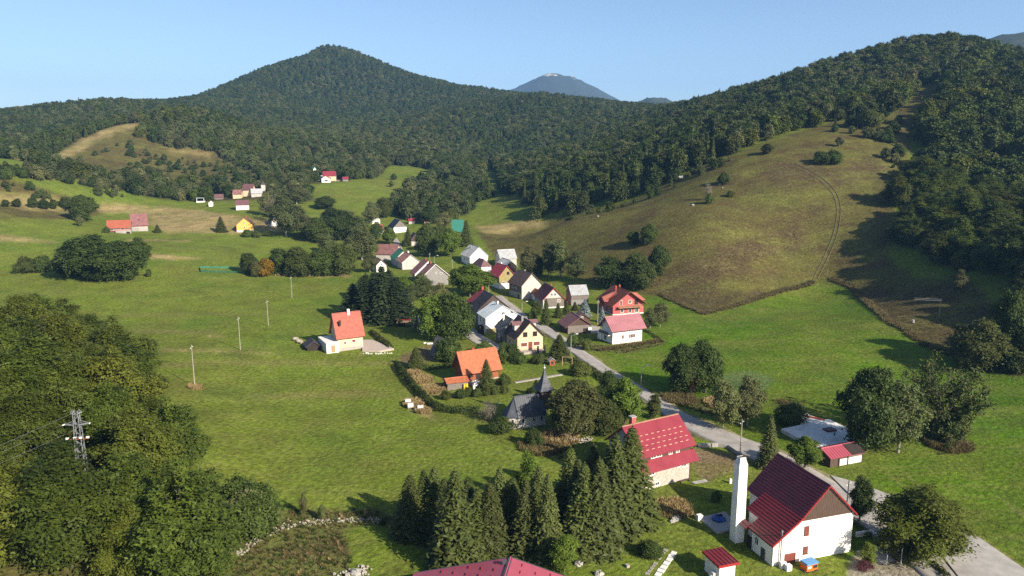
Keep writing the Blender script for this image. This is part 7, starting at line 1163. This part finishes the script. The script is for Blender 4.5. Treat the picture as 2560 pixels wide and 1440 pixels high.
def gn_scatter(name, coll, P, idx, rot, scl, label=None):
    me = bpy.data.meshes.new(name); me.vertices.add(len(P)); me.vertices.foreach_set('co', np.asarray(P, np.float32).ravel())
    for an_, ty, va in (('pick','INT',np.asarray(idx,np.int32)), ('turn','FLOAT',np.asarray(rot,np.float32))):
        a = me.attributes.new(an_, ty, 'POINT'); a.data.foreach_set('value', va)
    a = me.attributes.new('size', 'FLOAT_VECTOR', 'POINT'); a.data.foreach_set('vector', np.asarray(scl,np.float32).ravel())
    o = link(bpy.data.objects.new(name, me)); tag(o, kind='stuff')
    g = bpy.data.node_groups.new(name, 'GeometryNodeTree'); g.interface.new_socket('Geometry', in_out='INPUT', socket_type='NodeSocketGeometry'); g.interface.new_socket('Geometry', in_out='OUTPUT', socket_type='NodeSocketGeometry')
    N = g.nodes.new; L = g.links.new; gi = N('NodeGroupInput'); go = N('NodeGroupOutput'); ip = N('GeometryNodeInstanceOnPoints'); ci = N('GeometryNodeCollectionInfo')
    ci.inputs['Collection'].default_value = coll; ci.inputs['Separate Children'].default_value = True; ci.inputs['Reset Children'].default_value = True
    def attr(nm, ty):
        q = N('GeometryNodeInputNamedAttribute'); q.data_type = ty; q.inputs['Name'].default_value = nm; return q.outputs['Attribute']
    L(gi.outputs[0], ip.inputs['Points']); L(ci.outputs[0], ip.inputs['Instance']); ip.inputs['Pick Instance'].default_value = True; L(attr('pick','INT'), ip.inputs['Instance Index'])
    cx_ = N('ShaderNodeCombineXYZ'); L(attr('turn','FLOAT'), cx_.inputs[2]); L(cx_.outputs[0], ip.inputs['Rotation']); L(attr('size','FLOAT_VECTOR'), ip.inputs['Scale']); L(ip.outputs[0], go.inputs[0])
    md = o.modifiers.new('scatter', 'NODES'); md.node_group = g; return o
n = len(rest); X, Y = rest[:,0], rest[:,1]; patch = vnoise(X, Y, 55, 9)*.6 + vnoise(X, Y, 18, 4)*.4 + rg.uniform(-.18,.18,n)
hill_r = rest[:,2] == 1
pk = np.where(patch < .24, rg.integers(7, 9, n), np.where(patch < .54, rg.integers(2, 5, n), np.where(patch < .70, rg.integers(5, 7, n), rg.integers(0, 2, n))))
zone = rest[:,2]; side = (zone == 3) | (zone == 4) | (zone == 5)
pk = np.where(side & (rg.random(n) < .5), rg.integers(5, 7, n), pk)
pk = np.where(hill_r, np.where(rg.random(n) < .6, rg.integers(0, 2, n), rg.integers(2, 5, n)), pk)
hh = rest[:,3]; rr_ = hh*rest[:,4]*rg.uniform(.85,1.15,n); S3 = np.stack([rr_/4.5, rr_/4.5, hh/12], -1); S3[pk >= 7] *= [.95,.95,1.12]
Z = H(X, Y)
o = gn_scatter('woodland', PC, np.stack([X, Y, Z], -1), pk, rg.uniform(0, 6.28, n), S3)
# scattered scrub on the grassy knoll and the left bank
if True:
    xs, ys = [], []
    for poly, cnt, seed in SCRUB:
        P = np.array(poly); r3 = np.random.default_rng(seed); x0, y0 = P.min(0); x1, y1 = P.max(0); xx = r3.uniform(x0, x1, cnt*4); yy_ = r3.uniform(y0, y1, cnt*4); m = inside(P, xx, yy_); xx, yy_ = xx[m][:cnt], yy_[m][:cnt]; xs.append(xx); ys.append(yy_)
    xs = np.concatenate(xs); ys = np.concatenate(ys); n = len(xs); h_ = rg.uniform(1.5, 6.5, n)
    gn_scatter('scrub', PC, np.stack([xs, ys, H(xs, ys)], -1), rg.choice([2,3,4,5,6,7], n), rg.uniform(0,6.28,n), np.stack([h_/12*1.15]*2 + [h_/12], -1))
# tufts of tall dry grass
TC = bpy.data.collections.new('grass_tufts')
def tuft(i, leaf, seed):
    r4 = np.random.default_rng(seed); n = 26; a = r4.uniform(0, 6.28, n); q = r4.uniform(0, .55, n); b0 = np.stack([np.cos(a)*q, np.sin(a)*q, np.full(n,-.05)], -1); tip = b0 + np.stack([np.cos(a)*r4.uniform(.05,.45,n), np.sin(a)*r4.uniform(.05,.45,n), r4.uniform(.45,1,n)], -1); s = np.stack([-np.sin(a), np.cos(a), a*0], -1)*.07
    V = np.stack([b0-s, b0+s, tip+s*.4, tip-s*.4], 1).reshape(-1,3); TC.objects.link(bpy.data.objects.new('tuft_%02d' % i, mesh_np('tuft', V, np.arange(4*n).reshape(n,4), [M[leaf]], tint=r4.uniform(0,1,n))))
for i, lf in enumerate(('grass_dry','grass_dry','grass_straw','leaf_oak','leaf_brown')): tuft(i, lf, i)
xs, ys, pk, sc = [], [], [], []
for nm, poly in GROUND:
    dens = dict(wild=2.2, heath=.5, straw=.0, earth=.0, dry=.04).get(nm, 0)
    if not dens: continue
    P = np.array(poly); x0, y0 = P.min(0); x1, y1 = P.max(0)
    if y0 > 330: continue
    n = int(min((x1-x0)*(y1-y0)*dens, 40000)); xx = rg.uniform(x0, x1, n); yy_ = rg.uniform(y0, y1, n); m = inside(P, xx, yy_) & (yy_ < 420); xx, yy_ = xx[m], yy_[m]
    k = vnoise(xx, yy_, 6, 2) + rg.uniform(-.35,.35,len(xx)); m = k > .25; xx, yy_, k = xx[m], yy_[m], k[m]; xs.append(xx); ys.append(yy_)
    u = rg.random(len(xx)); pk.append(np.where(u < .42, rg.integers(0,2,len(xx)), np.where(u < .47, 2, np.where(u < .82, 3, 4)))); sc.append(rg.uniform(.25,.6,len(xx))*(1.0 if nm == 'wild' else .7))
for (x, y, r_, cnt, kind) in TUFTS:
    a = rg.uniform(0,6.28,cnt); q = np.sqrt(rg.uniform(0,1,cnt))*r_; xs.append(x+np.cos(a)*q); ys.append(y+np.sin(a)*q); pk.append(np.full(cnt, kind)); sc.append(rg.uniform(.5,1.1,cnt))
xs = np.concatenate(xs); ys = np.concatenate(ys); pk = np.concatenate(pk); sc = np.concatenate(sc)
gn_scatter('tall_dry_grass', TC, np.stack([xs, ys, H(xs, ys)], -1), pk, rg.uniform(0,6.28,len(xs)), np.stack([sc]*3, -1))
# hedges
def hedge(label, pts, wd, h, leaf='leaf_oak', name='hedge'):
    P = np.array(pts); d = np.r_[0, np.cumsum(np.hypot(*np.diff(P, axis=0).T))]; n = int(d[-1]*wd*h*26) + 80; s = rg.uniform(0, d[-1], n); x = np.interp(s, d, P[:,0]); y = np.interp(s, d, P[:,1]); tx = np.interp(s+.2, d, P[:,0])-np.interp(s-.2, d, P[:,0]); ty = np.interp(s+.2, d, P[:,1])-np.interp(s-.2, d, P[:,1]); l = np.hypot(tx, ty)+1e-9
    a = rg.uniform(0, math.pi, n); q = rg.uniform(.75,1.08,n)*(1+.25*(vnoise(s, s*0, 1.7, 3)-.5)); off = np.cos(a)*wd/2*q; zz = (np.sin(a)**.6)*h*q*(1+.22*(vnoise(s, s*0, 2.3, 8)-.5)) ; nx, ny = -ty/l, tx/l
    Q = np.stack([x+nx*off, y+ny*off, H(x, y)+zz*rg.uniform(.35,1,n)**.5], -1); N_ = nrm(np.stack([nx*np.cos(a), ny*np.cos(a), np.sin(a)], -1) + rg.normal(size=(n,3))*.35); V, F = leaves(rg, Q, N_, .15)
    c0 = V.mean(0); c0[2] = hz(c0[0], c0[1]); o = link(bpy.data.objects.new(name, None)); o.location = c0; tag(o, label, 'hedge'); link(bpy.data.objects.new('foliage', mesh_np('foliage', V-c0, F, [M[leaf]], tint=np.clip(rg.uniform(0,1,n)*.7+.3*vnoise(s,s*0,1.1,5),0,1))), o)
    b = MB()
    for k in np.arange(.5, d[-1], 1.6):
        xx, yy_ = np.interp(k, d, P[:,0]), np.interp(k, d, P[:,1]); zb = hz(xx, yy_)-c0[2]; b.tube((xx-c0[0], yy_-c0[1], zb-.2), (xx-c0[0], yy_-c0[1], zb+h*.8), .05, .03, 4)
    b.build('stems', M['bark'], o)
for a in HEDGES: hedge(*a)
# ---------------------------------------------------------------- poles, pylons, lamps
def pole(x, y, h, label, group=None, m='polewood', lean=0, cross=False):
    t = empty('utility_pole', (x, y, hz(x, y))); tag(t, label, 'pole', group); b = MB(); b.tube((0,0,-.6),(lean,0,h),.13,.08,8); b.build('post', M[m], t)
    b = MB()
    for z_, s in ((h-.5,1),(h-.9,-1)): b.tube((s*.08,0,z_),(s*.3,0,z_),.025,.025,4); b.tube((s*.3,0,z_),(s*.3,0,z_+.2),.06,.04,6)
    b.build('insulator', M['frame'], t)
    if cross: MB().box(-1.2,1.2,-.07,.07,h-.5,h-.35).build('crossarm', M[m], t)
    return t
for a in POLES: pole(*a)
def lamp(x, y, h, label, ang=20):
    t = empty('street_lamp', (x, y, hz(x, y)), R(ang)); tag(t, label, 'street lamp'); MB().tube((0,0,-.4),(0,0,h),.1,.07,8).build('post', M['concrete'], t); MB().tube((0,0,h-.3),(1.5,0,h+.35),.04,.035,6).build('arm', M['steel'], t); o = MB().box(1.3,2.0,-.13,.13,h+.28,h+.42).build('lamp_head', M['frame'], t); return t
for a in LAMPS: lamp(*a)
def pylon(x, y, z0, h, label):
    t = empty('lattice_pylon', (x, y, z0), R(12)); tag(t, label, 'pylon'); w0, w1 = .68, .33
    wz = lambda z_: w0 + (w1-w0)*z_/h
    for sx_ in (-1,1):
        for sy_ in (-1,1): MB().tube((sx_*w0, sy_*w0, -1),(sx_*w1, sy_*w1, h),.08,.06,4).build('leg', M['steel'], t)
    b = MB(); n_ = 15
    for k in range(n_):
        za, zb = h*k/n_, h*(k+1)/n_; a_, c_ = wz(za), wz(zb)
        for q in range(4):
            ca, sa = [(1,0),(0,1),(-1,0),(0,-1)][q]; pt = lambda s_, w_, z_: (ca*w_ - sa*s_*w_, sa*w_ + ca*s_*w_, z_)
            e = 1 if k % 2 else -1; b.tube(pt(-e,a_,za), pt(e,c_,zb), .04, .04, 4)
    tag(b.build('bracing', M['steel'], t), kind='stuff')
    for zc, ln in ((h-.4, .8), (h-2.2, 1.75)):
        b = MB()
        for s_ in (-1,1):
            b.tube((s_*.4,-.35,zc),(s_*ln,0,zc+.1),.08,.07,4); b.tube((s_*.4,.35,zc),(s_*ln,0,zc+.1),.05,.04,4); b.tube((s_*.4,0,zc+.6),(s_*ln,0,zc+.1),.045,.04,4)
        ca_ = b.build('crossarm', M['steel'], t)
        if ln > 1:
            for s_ in (-1,1): b2 = MB(); b2.tube((s_*ln,0,zc+.1),(s_*(ln+.1),-.5,zc+.15),.1,.07,6); b2.build('insulator', M['frame'], ca_)
    b = MB()
    for s_ in (-1.4,-.4,.4,1.4): b.box(s_-.2,s_+.2,-.55,-.35,h-4.3,h-4.05)
    b.build('platform_plates', M['frame'], t); MB().tube((-1.6,-.4,h-4.4),(1.6,-.4,h-4.4),.05,.05,4).build('platform_bar', M['brick'], t)
    return t
pylon(*PYLON)
def portal(x, y, wd, h, ang, label):
    t = empty('portal_pylon', (x, y, hz(x, y)), R(ang)); tag(t, label, 'pylon')
    for s_ in (-1,1):
        MB().tube((s_*wd/2,0,-.5),(s_*wd/2,0,h),.045,.04,6).build('leg', M['darksteel'], t); MB().tube((s_*wd/2,0,-.5),(s_*wd/2,0,.5),.4,.35,8).build('footing', M['concrete'], t)
    b = MB(); b.tube((-wd/2-.4,0,h),(wd/2+.4,0,h),.04,.04,5); b.tube((-wd/2-.4,0,h+.5),(wd/2+.4,0,h+.5),.03,.03,5)
    for k in range(8): b.tube((-wd/2+wd*k/8,0,h),(-wd/2+wd*(k+1)/8,0,h+.5),.02,.02,4)
    b.build('crossbeam', M['steel'], t)
for a in PORTALS: portal(*a)
def cable(label, A, B, sag, n=14):
    t = empty('power_line', A); tag(t, label, 'cable')
    for off in (-1.7, 1.7, 0):
        b = MB(); P = []
        for k in range(n+1):
            f = k/n; P.append((off + (B[0]-A[0])*f, (B[1]-A[1])*f, (B[2]-A[2])*f - sag*4*f*(1-f) + (0 if off else 1.8)))
        for p_, q_ in zip(P, P[1:]): b.tube(p_, q_, .012, .012, 4)
        b.build('wire', M['cable'], t)
zt_ = PYLON[2] + PYLON[3] - 2.0
cable('faint power line running from the lattice pylon down to the lower left corner', (PYLON[0], PYLON[1], zt_), (-96, 48, zt_-1), 2.2)
# ---------------------------------------------------------------- small things
def blob(name, label, cat, x, y, r, m, seed, sz=.7, group=None, z=None):
    o = MB().ball((0,0,0), r, 9, 6, .55, sz, random.Random(seed)).build(name, M[m]); o.location = (x, y, (hz(x, y) if z is None else z) + r*sz*.35); tag(o, label, cat, group); return o
for i, (x, y, r_, lab) in enumerate(ROCKS): blob('rock', lab, 'rock', x, y, r_, 'rock', i)
for x, y, ang, lab in BALES:
    t = empty('round_bale', (x, y, hz(x, y)+.62), R(ang)); tag(t, lab, 'bale'); o = MB().tube((-.62,0,0),(.62,0,0),.66,.66,18).build('wrap', M['bale'], t)
    b = MB(); b.tube((-.66,0,0),(-.615,0,0),.5,.6,14); b.tube((.615,0,0),(.66,0,0),.6,.5,14); b.build('end', M['paleconcrete'], t)
for x, y, ang, lab in HAY:
    t = empty('hay_bale', (x, y, hz(x, y)+.5), R(ang)); tag(t, lab, 'bale'); MB().tube((-.7,0,0),(.7,0,0),.6,.6,14).build('hay', M['hay'], t); MB().tube((-.5,0,.06),(.5,0,.06),.6,.6,14).build('cover_sheet', M['bale'], t)
# stepping stone path
st_ = empty('stepping_stone_path', (*STEPS[0], hz(*STEPS[0]))); tag(st_, 'double row of pale stepping stone slabs in the lawn by the small white shed', 'path'); x0, y0 = STEPS[0]; z0 = hz(x0, y0)
(xa, ya), (xb, yb) = STEPS; dx, dy = xb-xa, yb-ya; ln = math.hypot(dx, dy); tx_, ty_ = dx/ln, dy/ln; rg2 = random.Random(4)
for row, off in ((0, .55), (1, -.75)):
    k = 0; s = 0
    while s < ln:
        d_ = rg2.uniform(.75, 1.0) if row == 0 else rg2.uniform(.5,.8); w_ = rg2.uniform(.42,.55) if row == 0 else rg2.uniform(.25,.36)
        if row == 0 or rg2.random() < .75:
            o = MB().slab([(-d_/2+rg2.uniform(0,.1),-w_+rg2.uniform(0,.1)),(d_/2-rg2.uniform(0,.1),-w_+rg2.uniform(0,.1)),(d_/2,w_-rg2.uniform(0,.15)),(-d_/2,w_-rg2.uniform(0,.15))], -.1, .10).build('stone', M['stone' if row else 'paleconcrete'], st_)
            xx, yy_ = xa+tx_*(s+d_/2)-ty_*off, ya+ty_*(s+d_/2)+tx_*off; o.location = (xx-x0, yy_-y0, hz(xx, yy_)-z0); o.rotation_euler = (0,0,math.atan2(ty_, tx_)+rg2.uniform(-.06,.06))
        s += d_ + .14
# dry stone walls: rubble heaped along a line
def rubble(name, label, pts, wd, h, m, n, size):
    P = np.array(pts); d = np.r_[0, np.cumsum(np.hypot(*np.diff(P, axis=0).T))]; r5 = random.Random(n); x0, y0 = P[0]; z0 = hz(x0, y0); t = empty(name, (x0, y0, z0)); tag(t, label, 'wall'); b = MB()
    for k in range(n):
        s = r5.uniform(0, d[-1]); x = np.interp(s, d, P[:,0]) + r5.gauss(0, wd/2.4); y = np.interp(s, d, P[:,1]) + r5.gauss(0, wd/2.4); b.ball((x-x0, y-y0, hz(x, y)-z0+r5.uniform(0, h)), size*r5.uniform(.5,1.2), 6, 4, .6, .7, r5)
    tag(b.build('stones', M[m], t), kind='stuff'); return t
for a in RUBBLE: rubble(*a)
def wall_line(name, label, pts, th_, h, m, cap=None):
    x0, y0 = pts[0]; z0 = hz(x0, y0); t = empty(name, (x0, y0, z0)); tag(t, label, 'wall')
    for (xa, ya), (xb, yb) in zip(pts, pts[1:]):
        n_ = max(1, int(math.hypot(xb-xa, yb-ya)/.7)); a_ = math.atan2(yb-ya, xb-xa)
        for k in range(n_):
            for j in range(max(1, int(h/.45))):
                f0 = (k+.5)/n_; xx, yy_ = xa+(xb-xa)*f0, ya+(yb-ya)*f0; L_ = math.hypot(xb-xa, yb-ya)/n_
                key = (round(L_,2), th_, m)
                me_ = shared(('blk',)+key, lambda: MB().box(-L_/2+.015, L_/2-.015, -th_/2, th_/2, 0, .43).mesh('block', M[m])); o = put('block', me_, t, (xx-x0, yy_-y0, hz(xx, yy_)-z0-.15+j*.45), a_)
for a in WALLS: wall_line(*a)
# green net fence in the meadow
nx0, ny0 = NET[0]; t = empty('net_fence', (nx0, ny0, hz(nx0, ny0))); tag(t, 'long low green net fence enclosing a strip of meadow', 'fence')
for (xa, ya), (xb, yb) in zip(NET, NET[1:]):
    n_ = max(1, int(math.hypot(xb-xa, yb-ya)/3))
    for k in range(n_+1):
        xx, yy_ = xa+(xb-xa)*k/n_, ya+(yb-ya)*k/n_; put('post', shared('np', lambda: MB().tube((0,0,-.3),(0,0,1.1),.05,.05,5).mesh('post', M['woodgrey'])), t, (xx-nx0, yy_-ny0, hz(xx, yy_)-hz(nx0, ny0)))
    b = MB(); za, zb = hz(xa, ya)-hz(nx0, ny0), hz(xb, yb)-hz(nx0, ny0); a_ = math.atan2(yb-ya, xb-xa); L_ = math.hypot(xb-xa, yb-ya); dz_ = zb-za
    for z_ in np.arange(.05, 1.0, .16): b.add([(0,-.02,z_),(L_,-.02,z_+dz_),(L_,.02,z_+dz_+.12),(0,.02,z_+.12)],[(0,1,2,3),(3,2,1,0)])
    o = tag(b.build('net', M['net'], t), kind='stuff'); o.location = (xa-nx0, ya-ny0, za); o.rotation_euler = (0,0,a_)
# tarp heap on the slab, boulder blocks, pipes, generator, markers
tp = empty('tarp_heap', (*SMALL['tarp'], .2)); tag(tp, 'heap of odds and ends under a blue tarpaulin on the pale slab', 'heap'); MB().ball((0,0,.2),1.1,14,8,.35,.5,random.Random(8)).build('tarp', M['bluetarp'], tp); b = MB()
for k in range(7): b.box(-.3+k*.1,-.1+k*.12,-.2+.05*k,.1+.05*k,.5,.85)
b.build('clutter', M['blackbrown'], tp)
gx, gy = SMALL['generator']; g = empty('generator', (gx, gy, hz(gx, gy)-.3), R(22)); tag(g, 'orange machine on a trailer frame with blue lid beside the white hall', 'machine')
MB().box(-.95,.95,-.6,.6,.45,1.35).build('body', M['orangepaint'], g); MB().box(-1.0,1.0,-.65,.65,1.35,1.62).build('lid', M['skyblue'], g); MB().box(-1.15,1.2,-.5,.5,.25,.42).build('chassis', M['darksteel'], g); MB().box(.15,.85,-.63,-.6,.75,1.2).build('grille', M['blackbrown'], g); MB().box(-.8,-.2,-.63,-.602,.85,1.15).build('label_plate', M['frame'], g)
for s_ in (-.7,.75):
    for e_ in (-.58,.58): MB().tube((s_,e_-.08,.25),(s_,e_+.08,.25),.26,.26,10).build('wheel', M['blackbrown'], g)
for i, (x, y, sx_, sy_, sz_, m, nm, lab, cat, ang) in enumerate(BOXES):
    b = MB(); b.box(-sx_/2+.03,sx_/2-.03,-sy_/2+.03,sy_/2-.03,-.4,sz_-.05); b.box(-sx_/2,sx_/2,-sy_/2,sy_/2,-.3,sz_-.12); o = b.build(nm, M[m]); o.location = (x, y, hz(x, y)); o.rotation_euler = (0,0,R(ang)); tag(o, lab, cat)
for x, y, h_, lab in POSTS:
    o = MB().tube((0,0,-.3),(0,0,h_),.06,.05,8).build('marker_post', M['frame']); o.location = (x, y, hz(x, y)); tag(o, lab, 'post', 'white marker posts by the forecourt')
pp = empty('pipe_stack', (*SMALL['pipes'], -.3), R(17.4-40)); tag(pp, 'bundle of grey metal pipes and frames lying along the white hall annex', 'pipes')
for k in range(9): MB().tube((-.5+.13*k,-1.5,.1+.08*(k%3)),(-.35+.1*k,1.5,.1+.08*((k+1)%3)),.05,.05,6).build('pipe', M['steel'], pp)
# ---------------------------------------------------------------- haze
if HAZE:
    hb = MB().box(-5200, 5200, -400, 8200, -60, 800).build('haze', mat('haze_dummy', (1,1,1))); tag(hb, kind='stuff')
    m = bpy.data.materials.new('haze'); m.use_nodes = True; n = m.node_tree
    for q in list(n.nodes):
        if q.type != 'OUTPUT_MATERIAL': n.nodes.remove(q)
    v = n.nodes.new('ShaderNodeVolumePrincipled'); v.inputs['Color'].default_value = (.24,.53,1,1); v.inputs['Density'].default_value = HAZE; v.inputs['Anisotropy'].default_value = .1
    n.links.new(v.outputs[0], n.nodes['Material Output'].inputs['Volume']); hb.data.materials[0] = m
